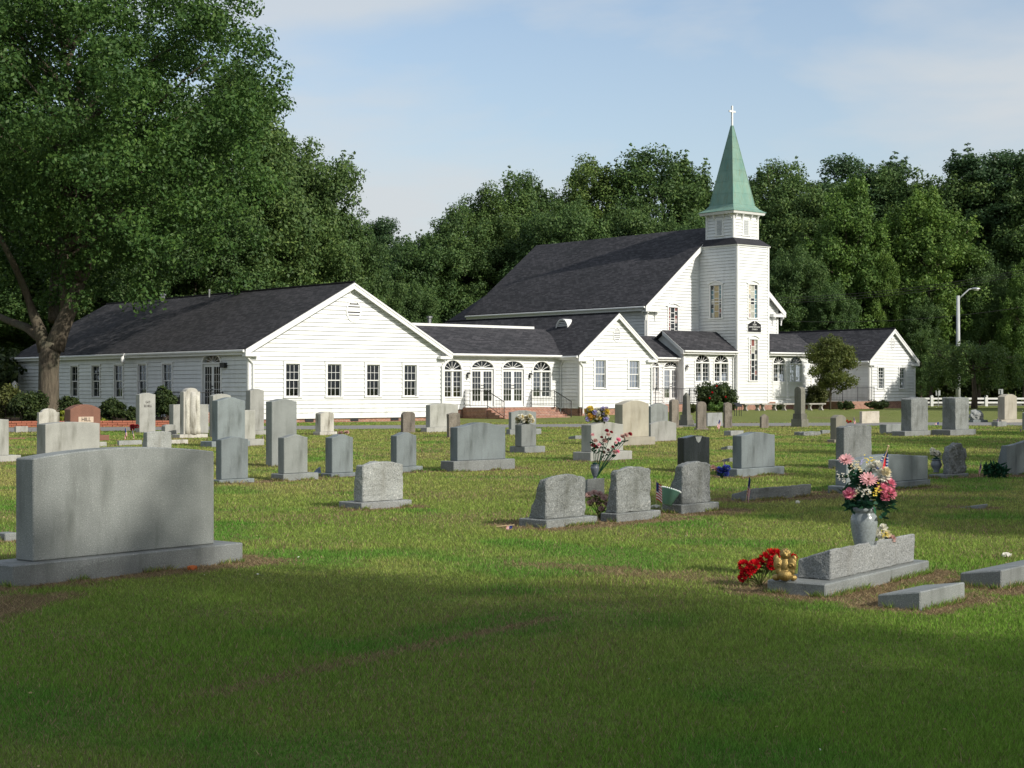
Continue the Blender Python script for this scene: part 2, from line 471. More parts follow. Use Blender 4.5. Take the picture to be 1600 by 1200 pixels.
simple('gold', (0.36, 0.25, 0.085), 0.42, 0.5, 0.75, var=0.5, scale=18, bump=0.5)
simple('flag_red', (0.50, 0.035, 0.045), 0.8, 0.1); simple('flag_white', (0.72, 0.71, 0.69), 0.8, 0.1); simple('flag_blue', (0.035, 0.05, 0.17), 0.8, 0.1)
simple('flag_stick', (0.50, 0.38, 0.22), 0.6, 0.2)
simple('paper', (0.72, 0.70, 0.62), 0.8, 0.1)
simple('dead_leaf', (0.46, 0.14, 0.05), 0.8, 0.1)
simple('letter_dark', (0.035, 0.03, 0.028), 0.8, 0.1)
simple('letter_panel', (0.52, 0.42, 0.33), 0.7, 0.2, var=0.1, scale=20)
simple('wire', (0.02, 0.02, 0.02), 0.6)
simple('gate_white', (0.74, 0.74, 0.72), 0.5, 0.3, var=0.08, scale=2)

# ------------------------------------------------------------------ gravestone table (measured on the photograph, solved on the lawn)
STONES = []
def ray_w(C, px, a):            # distance along the front direction until the view ray of column px
    k = (px - CX) / F
    return (k * C.y - C.x) / (math.cos(a) - k * math.sin(a))
def ray_t(C, px, a):            # distance along the back direction
    k = (px - CX) / F
    return (C.x - k * C.y) / (math.sin(a) + k * math.cos(a))
def stone(label, yb, die, mat, base=None, rise=0.0, shape='serp', al=46.0, cat='gravestone', name='gravestone', basemat=None,
          inset=None, td=None, bd=None, top=None, back=1.0, rough=0.0, lean=0.0, straw=0.22, text=None, group=None):
    a = R(al)
    f = Vector((math.cos(a), math.sin(a), 0)); b = Vector((-math.sin(a), math.cos(a), 0))
    xl, xc, xr, yt = die
    s = dict(label=label, al=a, mat=mat, basemat=basemat or mat, shape=shape, cat=cat, name=name, back=back, rough=rough, lean=lean,
             straw=straw, text=text, group=group)
    if base:
        bl, bc, br, bh = base
        C = gp(bc, yb)
        H = bh / F * C.y
        W = ray_w(C, br, a)
        D = bd if bd else ray_t(C, bl, a)
        D = max(0.16, min(D, 1.2))
        k = (xc - CX) / F
        t_die = td if td else None
        i = inset if inset is not None else D * 0.18
        P = C + b * i
        P = P + f * ray_w(P, xc, a)
        t_die = t_die or ray_t(P, xl, a)
        t_die = max(0.06, min(t_die, D - i - 0.01)) if inset is None else t_die
        s.update(C=C, bw=W, bdp=D, bh=H, dx=(P - C).dot(f), dy=i)
        w = ray_w(P, xr, a)
        ztop = CAMH - (yt - HY) / F * P.y
        h = ztop - C.z - H
    else:
        C = gp(xc, yb)
        P = C
        t_die = td or ray_t(C, xl, a)
        w = ray_w(C, xr, a)
        h = (yb - yt) / F * C.y
        s.update(C=C, bw=w, bdp=t_die, bh=0.0, dx=0.0, dy=0.0)
    s.update(w=w, t=max(t_die, 0.05), h=h, rise=rise / F * P.y, ttop=(top if top else None))
    STONES.append(s)
    return s

G, BL, LT, RG, RL, WH, BR, CR = 'granite_grey', 'granite_blue', 'granite_light', 'granite_rough', 'granite_rough_light', 'marble_white', 'marble_brown', 'stone_cream'
# left foreground and left field
stone('large wide grey granite headstone with gently curved top, nearest on the left', 919, (24, 52, 335, 717), G, (-40, 20, 380, 35), 12, 'oval', 51.5, bd=0.48, inset=0.11, td=0.25, straw=0.3)
stone('pale grey headstone on a light base, cut off by the left picture edge', 723, (-30, -20, 14, 656), LT, (-42, -28, 33, 10), 1, 'serp')
stone('small low grey marker just before the brick edging, far left', 676, (22, 25, 44, 665), LT, shape='flat')
stone('flat reddish ledger lying in the grass at far left', 687, (10, 14, 40, 683), 'granite_red', shape='flat', straw=0.05)
stone('white weathered headstone with rounded crown and shoulders before the big tree', 682, (58, 61, 93, 643), WH, rise=6, shape='shoulder')
stone('wide pale grey headstone with curved top directly behind the large foreground stone', 716, (57, 71, 156, 661), LT, rise=3, shape='oval')
stone('reddish brown granite headstone lettered HILL on a pale panel', 690, (100, 110, 157, 640), 'granite_red', (96, 108, 171, 9), 8, 'oval', text='HILL')
stone('small pale footstone below the reddish HILL stone', 698, (151, 156, 167, 689), LT, shape='flat')
stone('tall slim pale grey headstone with two lines of lettering', 676, (212, 218, 243, 615), LT, rise=2.5, shape='serp', text='GO')
stone('low pale ledger with little flags behind the foreground stone', 696, (183, 186, 222, 687), RL, shape='flat')
stone('squat rough pale headstone rising over the edge of the foreground stone', 707, (221, 230, 268, 674), RL, rise=1.5, shape='serp', rough=0.008, top=0.16)
stone('small pale rounded headstone half hidden at the foot of the carved white one', 681, (252, 258, 276, 665), LT, rise=3, shape='round')
stone('broad pale slab standing behind the carved white headstone', 678, (264, 271, 326, 631), LT, rise=1, shape='serp')
carved = stone('tall stained white headstone carved like draped columns on a pale plinth', 685, (281, 287, 313, 612), WH, (269, 281, 325, 6), 6, 'shoulder')
stone('low white slab lying before the carved white headstone', 694, (262, 268, 294, 686), WH, shape='flat')
stone('pale headstone peeping over the tall blue grey slab', 683, (327, 333, 361, 617), LT, rise=3, shape='oval')
stone('tall wide blue grey headstone on a dark base, second row left', 699, (331, 340, 383, 626), BL, (313, 331, 391, 9), 5, 'serp')
stone('stained grey headstone right beside the end of the large foreground stone', 757, (337, 346, 388, 687), BL, (331, 343, 398, 7), 4, 'serp')
stone('tall pale slab against the corner of the hall', 680, (383, 391, 412.6, 610), LT, (380, 389, 418, 7), 2.5, 'serp')
stone('slender white slab with a light base half hidden by the blue grey slab', 697, (366, 372, 399, 641), LT, (362, 370, 413, 10), 0, 'flat')
stone('tallest grey slab, standing alone before the hall gable', 730, (415, 425, 464, 625), G, rise=4, shape='serp')
stone('short grey headstone in front of the tallest grey slab', 752, (434, 444, 481, 684), G, (423, 443, 498, 11), 4.5, 'serp')
stone('dark streaked grey headstone beside a crumpled blue flag', 746, (508, 519, 552, 684), BL, (501, 518, 559, 6), 5, 'serp')
stone('small weathered white headstone with flared sides below the hall windows', 680, (492.5, 501, 522, 647), WH, (489, 500, 527, 5), 3.5, 'oval')
stone('plain grey headstone behind the rough white slant marker', 739, (610, 620, 651, 681), BL, (606, 619, 661, 9), 5, 'serp')
stone('rough white granite slant headstone standing alone on the lawn', 797, (552, 567, 630, 728), RL, (529, 565, 644, 11), 5, 'oval', rough=0.012, top=0.13)
stone('narrow brown weathered headstone with a rounded top before the brick footing', 677, (626, 630, 649, 647), BR, rise=5, shape='round')
stone('wide streaked pale headstone on a base left of the porch steps', 676, (665, 672, 716, 633), LT, (657, 667, 722, 8), 2.5, 'oval')
stone('leaning brown weathered headstone behind the wide curved grey one', 684, (698, 702, 719.5, 646), BR, rise=1.5, shape='oval', lean=2.0, rough=0.008)
stone('wide grey headstone with serpentine top and rough wide base, mid lawn', 738, (703, 715, 790, 668), BL, (688, 709, 805, 17), 7, 'serp', basemat=RG)
stone('grey headstone before the porch steps behind the flowered pillar', 680, (794, 799, 838, 644), G, (791, 797, 846, 9), 2.5, 'serp')
pillar = stone('short square pillar stone carrying a saddle of yellow flowers', 708, (804.5, 815, 838, 664), G, (796, 820, 852, 10), 1.5, 'serp')
stone('low sloping marker left of the flower topped wide stone', 687, (888, 899, 912, 679), RG, shape='flat', back=0.7)
topped = stone('wide pale headstone with yellow and white flowers on top', 721, (908, 924, 974, 664), LT, (895, 923, 988, 14), 4, 'serp')
stone('large cream headstone with arched top right of the yellow flowers', 697, (959, 973, 1014, 632), CR, (954, 970, 1024, 13), 6, 'oval', straw=0.1)
stone('upper grey round topped headstone of the pair beside the cream stone', 675, (1013, 1017, 1044, 634), G, rise=5, shape='oval')
stone('lower grey round topped headstone of the pair beside the cream stone', 690, (1013, 1017, 1057, 661), LT, rise=4.5, shape='oval', straw=0.4)
stone('slant grey headstone nearest left in the row of three', 826, (826, 853, 915, 750), RG, (810, 854, 934, 13), 6.5, 'oval', 46, rough=0.012, top=0.07, straw=0.35)
stone('slant grey headstone in the middle of the row of three', 816, (946, 964, 1017, 737), RG, (938, 964, 1033, 13), 6, 'oval', 46, rough=0.012, top=0.08, straw=0.4)
stone('slant grey headstone right in the row of three beside the green bucket', 803, (1039, 1066, 1110, 729), RG, (1034, 1065, 1124, 14), 6, 'oval', 46, rough=0.012, top=0.09, straw=0.4)
vbase = stone('low grey stone block under the dark vase of red blossoms', 776, (906, 918, 945, 745), RG, shape='flat', back=0.8)
black = stone('polished black headstone with a pale crest at its top', 738, (1058, 1069, 1109, 682), 'granite_black', rise=3.5, shape='serp')
stone('weathered mossy slab left of the small obelisk', 669, (1045, 1050, 1061, 628), BR, (1043, 1050, 1067, 3), 4, 'round')
stone('weathered round topped slab right of the small obelisk', 672, (1087, 1090, 1104, 633), BR, (1084, 1089, 1107, 3), 5.5, 'round')
stone('low pale block between the two weathered slabs', 666, (1103.5, 1105.5, 1129, 644), RL, shape='flat')
stone('weathered slab with a broken top beside the large bush', 669, (1130, 1133, 1144, 630), BR, rise=2.5, shape='oval', rough=0.012)
stone('small dark pointed headstone by the drive, right of the bush', 669, (1187, 1190, 1201, 650), BR, rise=4, shape='peak')
stone('low pale block just behind the wide blue grey stone', 681, (1131, 1142, 1162, 672), RL, shape='flat')
stone('low dark sloping marker left of the wide blue grey stone, farther one', 703, (1126, 1137, 1152, 695), RG, shape='flat', back=0.6)
stone('low dark sloping marker left of the wide blue grey stone, nearer one', 722, (1128, 1140, 1155, 713), RG, shape='flat', back=0.6)
stone('wide blue grey headstone with serpentine top and broad base, right of centre', 746, (1142, 1159, 1211, 681), BL, (1133, 1152, 1226, 13), 5, 'serp', straw=0.3)
stone('long low rough slab in the grass near the dark obelisk', 681, (1241, 1256, 1282, 674), RG, shape='flat', rough=0.02)
stone('small low block right of the long rough slab', 678, (1281, 1285, 1297, 671), G, shape='flat')
stone('grey headstone with a worn tan face behind the broad rough one', 692, (1297, 1306.5, 1322, 653), 'stone_worn', (1292, 1304, 1328, 5), 4.5, 'oval')
stone('broad dark rough grey headstone behind the pink bouquet', 733, (1306, 1319, 1362, 668), RG, (1294, 1315, 1372, 14), 3, 'oval', rough=0.006)
stone('long blue grey headstone with curved top right behind the pink bouquet', 772, (1305, 1323, 1450, 720), BL, (1293, 1318, 1454, 12), 6, 'serp', straw=0.3)
stone('low grey block left of the first tall rough stone at right', 678, (1374, 1385, 1408, 662), G, shape='flat')
stone('low rough cream block out on the lawn before the right wing', 662, (1343, 1347, 1374, 642), 'stone_pale', shape='flat', rough=0.01)
stone('tall rough grey headstone before the right wing, left of two alike', 682, (1406, 1424, 1450, 624), RG, (1394, 1414, 1455, 8), 2.5, 'oval', rough=0.015)
stone('tall rough grey headstone below the street lamp, right of two alike', 681, (1472, 1493, 1514, 622), RG, (1455, 1485, 1525, 9), 1, 'oval', rough=0.015)
stone('pale headstone with sunlit front near the right edge before the fence', 661, (1558.5, 1570, 1589, 620), CR, (1551, 1565, 1598, 5), 4, 'oval')
stone('low dark block with a small flag left of the pale headstone', 667, (1549, 1559, 1573, 658), G, shape='flat')
stone('grey headstone cut off at the right edge below the fence', 673, (1597, 1602, 1620, 644), G, rise=3, shape='oval')
stone('rough rock faced headstone beside the vase of white flowers', 748, (1473, 1483, 1510, 706), RG, (1451, 1478, 1514, 6), 12, 'oval', rough=0.03, straw=0.3)
stone('blue grey slant headstone cut by the right edge beside a green plant', 744, (1553, 1573, 1665, 694), BL, rise=9, shape='serp', top=0.08, straw=0.4)
stone('small wedge marker alone in the grass at right', 796, (1488, 1530, 1544, 785), G, shape='flat', back=0.25)
stone('long low sloping marker with a chipped edge and a flag at its left end', 784, (1143, 1175, 1267.5, 760), RG, shape='flat', back=0.55, straw=0.35, rough=0.006)
near = stone('low rock faced marker with notched top on a long base, nearest right', 935, (1243, 1298, 1429, 859), RL, (1205, 1290, 1452, 22), 0, 'notch', 54, rough=0.007, inset=0.07, td=0.28, bd=0.5, back=0.62, straw=0.24, basemat=G)
stone('small sloping grey marker in straw at the front right', 956, (1371, 1438.5, 1508, 918), G, shape='flat', al=50, back=0.72, straw=0.20)
stone('low grey marker running out of the right picture edge', 922, (1500, 1565, 1665, 885), G, shape='flat', al=50, back=0.75, straw=0.28)
stone('small low block left of the large foreground stone', 846, (-6, 8, 27, 829), G, shape='flat')
granite('stone_worn', (0.24, 0.225, 0.18), (0.17, 0.16, 0.13), (0.31, 0.29, 0.24), stain=(0.16, 0.17, 0.15), stain_amt=0.5, rough=0.8)
granite('stone_pale', (0.46, 0.425, 0.355), (0.36, 0.33, 0.275), (0.53, 0.50, 0.43), stain=(0.3, 0.25, 0.18), stain_amt=0.5, rough=0.85, speck=50)

# ------------------------------------------------------------------ ground
def hash2(i, j, s):
    h = (i * 374761393 + j * 668265263 + s * 974634721) & 0xffffffff
    h = ((h ^ (h >> 13)) * 1274126177) & 0xffffffff
    return ((h ^ (h >> 16)) & 0xffff) / 65535.0
def vnoise(x, y, sc, s=0):
    x = np.asarray(x, float) * sc; y = np.asarray(y, float) * sc
    i = np.floor(x).astype(np.int64); j = np.floor(y).astype(np.int64)
    u = x - i; w = y - j
    u = u * u * (3 - 2 * u); w = w * w * (3 - 2 * w)
    return (hash2(i, j, s) * (1 - u) + hash2(i + 1, j, s) * u) * (1 - w) + (hash2(i, j + 1, s) * (1 - u) + hash2(i + 1, j + 1, s) * u) * w
def fbm(x, y, sc, s=0, n=3):
    return sum(vnoise(x, y, sc * 2 ** k, s + k * 17) * 0.5 ** k for k in range(n)) / sum(0.5 ** k for k in range(n))

def straw_at(x, y):
    """dry straw where the mower and weed killer left it: round the stones, one worn track, pale sandy patch"""
    x = np.asarray(x, float); y = np.asarray(y, float)
    out = np.zeros_like(x)
    wob = (fbm(x, y, 3.0, 5) - 0.5) * 0.5
    for s in STONES:
        if s['straw'] <= 0: continue
        dx, dy = x - s['C'].x, y - s['C'].y
        near_ = (np.abs(dx) < 3.5) & (np.abs(dy) < 3.5)
        if not near_.any(): continue
        c, sn = math.cos(s['al']), math.sin(s['al'])
        u = dx * c + dy * sn; w = -dx * sn + dy * c
        ox = np.maximum(np.maximum(-u, u - s['bw']), 0); oy = np.maximum(np.maximum(-w, w - s['bdp']), 0)
        dist = np.hypot(ox, oy) + wob
        out = np.maximum(out, np.where(near_, 1 - sstep((dist - s['straw'] * 0.5) / (s['straw'] * 0.9 + 0.06)), 0))
    for (a, b, r, amt) in TRACKS:
        ax, ay = a; bx, by = b
        L2 = (bx - ax) ** 2 + (by - ay) ** 2
        tt = np.clip(((x - ax) * (bx - ax) + (y - ay) * (by - ay)) / max(L2, 1e-6), 0, 1)
        dist = np.hypot(x - ax - tt * (bx - ax), y - ay - tt * (by - ay)) + wob * 0.35 * min(1, r * 4)
        out = np.maximum(out, amt * (1 - sstep((dist - r * 0.3) / r)))
    return out
def g2(px, py):
    p = gp(px, py); return (p.x, p.y)
TRACKS = [(g2(330, 1085), g2(640, 1015), 0.12, 0.45), (g2(640, 1015), g2(860, 968), 0.09, 0.62), (g2(40, 935), g2(-60, 975), 0.30, 0.95), (g2(95, 930), g2(20, 955), 0.22, 0.9),
          (g2(820, 884), g2(960, 890), 0.30, 0.55), (g2(960, 893), g2(1110, 905), 0.34, 0.6), (g2(1080, 895), g2(1160, 918), 0.22, 0.55),
          (g2(1310, 652), g2(1340, 653), 1.6, 0.6), (g2(1300, 938), g2(1420, 910), 0.16, 0.85), (g2(1510, 932), g2(1600, 918), 0.12, 0.7)]
ROAD_NEAR = [(-200, 678), (-100, 677), (300, 672.5), (620, 670.5), (860, 668), (1170, 666.5), (1400, 665.5), (1800, 665)]
ROAD_FAR = [(-200, 669), (-100, 669), (300, 667.2), (620, 664.8), (860, 663.2), (1170, 661.4), (1400, 660.5), (1800, 660)]
rn = [gp(*p) for p in ROAD_NEAR]; rf = [gp(*p) for p in ROAD_FAR]
def on_road(x, y):
    yn = np.interp(x, [p.x for p in rn], [p.y for p in rn]); yf = np.interp(x, [p.x for p in rf], [p.y for p in rf])
    return (y > yn) & (y < yf)

xs = np.concatenate([-np.geomspace(3000, 60, 22), np.arange(-58, -14, 2.0), np.arange(-14, 16, 0.22), np.arange(16, 60, 2.0), np.geomspace(62, 3000, 22)])
ys = np.concatenate([-np.geomspace(1500, 12, 16), np.arange(-10, 6, 1.5), np.arange(6, 40, 0.22), np.arange(40, 80, 0.7), np.arange(80, 170, 3.0), np.geomspace(172, 4000, 24)])
GX, GY = np.meshgrid(xs, ys)
GZ = ground_z(GX, GY) + np.where((np.abs(GX) < 60) & (GY < 60), (fbm(GX, GY, 0.7, 3) - 0.5) * 0.02, 0)
nx, ny = len(xs), len(ys)
me = bpy.data.meshes.new('ground')
idx = np.arange(nx * ny).reshape(ny, nx)
quads = np.stack([idx[:-1, :-1], idx[:-1, 1:], idx[1:, 1:], idx[1:, :-1]], -1).reshape(-1, 4)
me.vertices.add(nx * ny); me.vertices.foreach_set('co', np.stack([GX, GY, GZ], -1).astype(np.float32).ravel())
me.loops.add(quads.size); me.loops.foreach_set('vertex_index', quads.ravel().astype(np.int32))
me.polygons.add(len(quads)); me.polygons.foreach_set('loop_start', np.arange(0, quads.size, 4, dtype=np.int32))
me.update(); me.validate()
at_ = me.attributes.new('straw', 'FLOAT', 'POINT')
at_.data.foreach_set('value', straw_at(GX.ravel(), GY.ravel()).astype(np.float32))
t = NT('lawn')
v = t.coord()
big = t.ramp(t.noise(v, 0.16, 4.0), 0.35, 0.68)
c = t.mix(big, (0.215, 0.250, 0.075), (0.290, 0.305, 0.112))
c = t.mix(t.ramp(t.noise(v, 1.3, 4.0, 0.6), 0.42, 0.72), c, (0.300, 0.290, 0.120))
c = t.mix(t.ramp(t.noise(v, 14.0, 4.0, 0.7), 0.35, 0.75), (0.11, 0.14, 0.038), c)
sa = t.new('ShaderNodeAttribute', attribute_name='straw')
strawc = t.mix(t.ramp(t.noise(v, 22.0, 3.0), 0.3, 0.7), (0.13, 0.092, 0.054), (0.27, 0.205, 0.125))
c = t.mix(sa.outputs['Fac'], c, strawc)
t.pbr(c, 0.95, 0.05, 0, t.bump(t.noise(v, 30.0, 4.0, 0.7), 0.8, 0.05))
tag(link('ground', me, MATS['lawn']), 'green mown churchyard lawn with straw patches', None, None, 'structure')

mb = MB()
XR = np.linspace(-45, 60, 60)
for i in range(len(XR)):
    x = float(XR[i])
    yn = float(np.interp(x, [p.x for p in rn], [p.y for p in rn])); yf = float(np.interp(x, [p.x for p in rf], [p.y for p in rf]))
    yn += 0.12 * math.sin(x * 1.7); yf += 0.1 * math.sin(x * 2.3 + 1)
    mb.v += [(x, yn, float(ground_z(x, yn)) + 0.015), (x, yf, float(ground_z(x, yf)) + 0.015)]
    if i: mb.f.append((2 * i - 2, 2 * i, 2 * i + 1, 2 * i - 1)); mb.mi.append(0)
t = NT('asphalt')
v = t.coord()
c = t.mix(t.ramp(t.noise(v, 0.8, 4.0), 0.3, 0.7), (0.15, 0.15, 0.148), (0.21, 0.205, 0.195))
c = t.mix(t.ramp(t.noise(v, 70.0, 2.0), 0.4, 0.7), c, (0.28, 0.27, 0.25))
t.pbr(c, 0.9, 0.2, 0, t.bump(t.noise(v, 60.0, 2.0), 0.3, 0.01))
tag(mb.build('drive', MATS['asphalt']), 'narrow grey asphalt drive crossing the churchyard', None, None, 'structure')

# grass blades: dense near the camera, coarser farther off, never on the drive
def grass():
    N = 1050000
    d0, d1 = 6.2, 74.0
    d = d0 * (d1 / d0) ** nrng.random(N)
    x = (nrng.random(N) - 0.5) * 0.68 * d
    y = d
    # extra straw lying round the stones
    M_ = 190000
    dn = 6.2 * (26 / 6.2) ** nrng.random(M_); xn = (nrng.random(M_) - 0.5) * 0.68 * dn
    kp = straw_at(xn, dn) > 0.25 + 0.5 * nrng.random(M_)
    x = np.concatenate([x, xn[kp]]); y = np.concatenate([y, dn[kp]]); d = y
    extra = np.concatenate([np.zeros(N, bool), np.ones(int(kp.sum()), bool)])
    tx_, ty_ = [], []
    for s in STONES:
        if s['C'].y > 34: continue
        c, sn = math.cos(s['al']), math.sin(s['al'])
        for k in range(int(620 * s['bw'] * min(1, 20 / s['C'].y))):
            if nrng.random() < 0.72: u, w = nrng.random() * s['bw'], -0.004 - 0.035 * nrng.random() ** 2
            else: u, w = -0.004 - 0.03 * nrng.random() ** 2, nrng.random() * s['bdp']
            if vnoise(s['C'].x + u, s['C'].y + w * 3, 3.5, 77) < 0.42: continue
            tx_.append(s['C'].x + u * c - w * sn); ty_.append(s['C'].y + u * sn + w * c)
    tuft = np.concatenate([np.zeros(len(x), bool), np.ones(len(tx_), bool)])
    x = np.concatenate([x, tx_]); y = np.concatenate([y, ty_]); d = y; extra = np.concatenate([extra, np.zeros(len(tx_), bool)])
    keep = ~on_road(x, y)
    for s in STONES:
        c, sn = math.cos(s['al']), math.sin(s['al'])
        dx, dy = x - s['C'].x, y - s['C'].y
        u = dx * c + dy * sn; w = -dx * sn + dy * c
        keep &= ~((u > 0.0) & (u < s['bw']) & (w > 0.0) & (w < s['bdp']))
    x, y, extra, tuft = x[keep], y[keep], extra[keep], tuft[keep]; d = y; n = len(x)
    st = straw_at(x, y)
    z = ground_z(x, y) + (fbm(x, y, 0.7, 3) - 0.5) * 0.02 * (y < 60) - 0.003
    sc = d / 8.0
    wdt = 0.0030 * sc ** 0.85 * (0.6 + 0.8 * nrng.random(n))
    hgt = (0.012 + 0.022 * nrng.random(n) ** 1.6) * (0.6 + 0.9 * fbm(x, y, 1.4, 9)) * (1 + 0.015 * d) * (1 - 0.3 * st)
    tall = nrng.random(n) < 0.006
    hgt = np.where(tall, hgt * 2.0, hgt)
    hgt = np.where(extra, 0.012 + 0.028 * nrng.random(n), hgt); wdt = np.where(extra, wdt * 0.7, wdt)
    hgt = np.where(tuft, 0.025 + 0.05 * nrng.random(n), hgt); st = np.where(tuft, 0.25 * st, st)
    ang = nrng.random(n) * 2 * np.pi
    la = nrng.random(n) * 2 * np.pi
    lean = (0.2 + 0.8 * nrng.random(n)) * (1 + 1.3 * st) * np.where(extra, 1.2, 1.0)
    bx, by = np.cos(ang) * wdt, np.sin(ang) * wdt
    tx, ty = np.cos(la) * hgt * lean, np.sin(la) * hgt * lean
    P = np.empty((n, 3, 3), np.float32)
    P[:, 0] = np.stack([x - bx, y - by, z], -1)
    P[:, 1] = np.stack([x + bx, y + by, z], -1)
    P[:, 2] = np.stack([x + tx, y + ty, z + hgt], -1)
    me = bpy.data.meshes.new('grass')
    me.vertices.add(n * 3); me.vertices.foreach_set('co', P.ravel())
    me.loops.add(n * 3); me.loops.foreach_set('vertex_index', np.arange(n * 3, dtype=np.int32))
    me.polygons.add(n); me.polygons.foreach_set('loop_start', np.arange(0, n * 3, 3, dtype=np.int32))
    me.update()
    gA = np.array([0.180, 0.318, 0.050]); gB = np.array([0.405, 0.395, 0.130]); gC = np.array([0.118, 0.285, 0.046]); sA = np.array([0.40, 0.31, 0.18]); sB = np.array([0.215, 0.155, 0.088])
    k = np.clip(fbm(x, y, 0.22, 21) * 1.5 - 0.62 + 0.52 * sstep((d - 9) / 9) + 0.35 * (nrng.random(n) - 0.5), 0, 1)[:, None]
    c = gA * (1 - k) + gB * k
    k2 = (np.clip((fbm(x, y, 0.9, 31) - 0.52) * 5, 0, 1) * 0.8)[:, None]
    c = c * (1 - k2) + gC * k2
    dry = (np.clip((fbm(x, y, 0.55, 41) - 0.50) * 4, 0, 1) * 0.55 + 0.10)
    st = np.where(extra, 1.0, st)
    isd = nrng.random(n) < np.clip(dry * (0.34 + 0.28 * sstep((d - 10) / 6)) + st * 0.95, 0, 0.97)
    q = nrng.random(n)[:, None]
    c = np.where(isd[:, None], sA * q + sB * (1 - q), c)
    c = c * (0.55 + 0.85 * nrng.random(n) ** 1.3)[:, None] * 1.06
    col = np.ones((n, 3, 4), np.float32); col[:, :, :3] = c[:, None, :]
    ca = me.color_attributes.new('tint', 'FLOAT_COLOR', 'POINT'); ca.data.foreach_set('color', col.ravel())
    t = NT('grass_blade')
    a = t.new('ShaderNodeAttribute', attribute_name='tint')
    dfs = t.new('ShaderNodeBsdfDiffuse'); tl = t.new('ShaderNodeBsdfTranslucent'); m = t.new('ShaderNodeMixShader'); m.inputs['Fac'].default_value = 0.42
    t.L(a.outputs['Color'], dfs.inputs['Color']); t.L(a.outputs['Color'], tl.inputs['Color'])
    t.L(dfs.outputs[0], m.inputs[1]); t.L(tl.outputs[0], m.inputs[2]); t.L(m.outputs[0], t.out.inputs['Surface'])
    o = link('grass', me, MATS['grass_blade'])
    tag(o, 'short mown grass of the churchyard lawn', 'grass', None, 'stuff')
grass()

# clover heads, dry leaves and scraps strewn over the lawn
def lawn_flecks():
    N = 300
    d = 6.5 * (45 / 6.5) ** nrng.random(N); x = (nrng.random(N) - 0.5) * 0.68 * d
    k = ~on_road(x, d); x, d = x[k], d[k]
    m = MB(); r = random.Random(4)
    for a, b in zip(x, d):
        s_ = r.uniform(0.005, 0.012) * (0.8 + 0.03 * b); q = r.uniform(0, 6.28); z = float(ground_z(a, b)) + r.uniform(0.014, 0.032)
        m.m = 0 if r.random() < 0.10 else (1 if r.random() < 0.6 else 2)
        u = Vector((math.cos(q) * s_, math.sin(q) * s_, r.uniform(-0.3, 0.3) * s_)); w = Vector((-math.sin(q) * s_ * 0.6, math.cos(q) * s_ * 0.6, r.uniform(-0.3, 0.5) * s_)); c = Vector((a, b, z))
        m.add([c - u, c - w, c + u, c + w], [(0, 1, 2), (0, 2, 3)])
    o = m.build('fallen_leaves', [simple('clover', (0.62, 0.62, 0.54), 0.8, 0.1), simple('dry_leaf', (0.26, 0.15, 0.07), 0.8, 0.1), simple('dry_leaf_pale', (0.40, 0.31, 0.16), 0.8, 0.1)])
    tag(o, 'dry leaves and clover heads strewn over the lawn', 'leaves', None, 'stuff')
lawn_flecks()

# ------------------------------------------------------------------ church complex: one frame turned 40 degrees, u along the fronts, v into the depth
BA = R(40.0); cB, sB = math.cos(BA), math.sin(BA)
BX, BY = -11.9, 72.3
def b_world(u, v, z=0.0): return Vector((BX + cB * u - sB * v, BY + sB * u + cB * v, z))
def dep(u, v): return BY + sB * u + cB * v
def U(px, v):
    k = (px - CX) / F
    return (k * (BY + cB * v) - BX + sB * v) / (cB - k * sB)
def V(px, u):
    k = (px - CX) / F
    return (BX + cB * u - k * (BY + sB * u)) / (sB + k * cB)
def Z(py, u, v): return CAMH + (HY - py) / F * dep(u, v)

WP, WT = MATS['white_paint'], MATS['white_trim']
class Bld:
    def __init__(s, name, u0, v0, label, cat='building'):
        s.u0, s.v0 = u0, v0
        s.root = empty(name, b_world(u0, v0), BA, label, cat)
    def front(s, u, v): return lambda a, n, z: (u + a - s.u0, v - n - s.v0, z)
    def left(s, u, v): return lambda a, n, z: (u - n - s.u0, v + a - s.v0, z)
    def right(s, u, v): return lambda a, n, z: (u + n - s.u0, v + a - s.v0, z)
    def back(s, u, v): return lambda a, n, z: (u + a - s.u0, v + n - s.v0, z)
    def loc(s): return lambda a, n, z: (a - s.u0, n - s.v0, z)
    def mb(s, T=None):
        m = MB(); m.T = T or s.loc(); return m

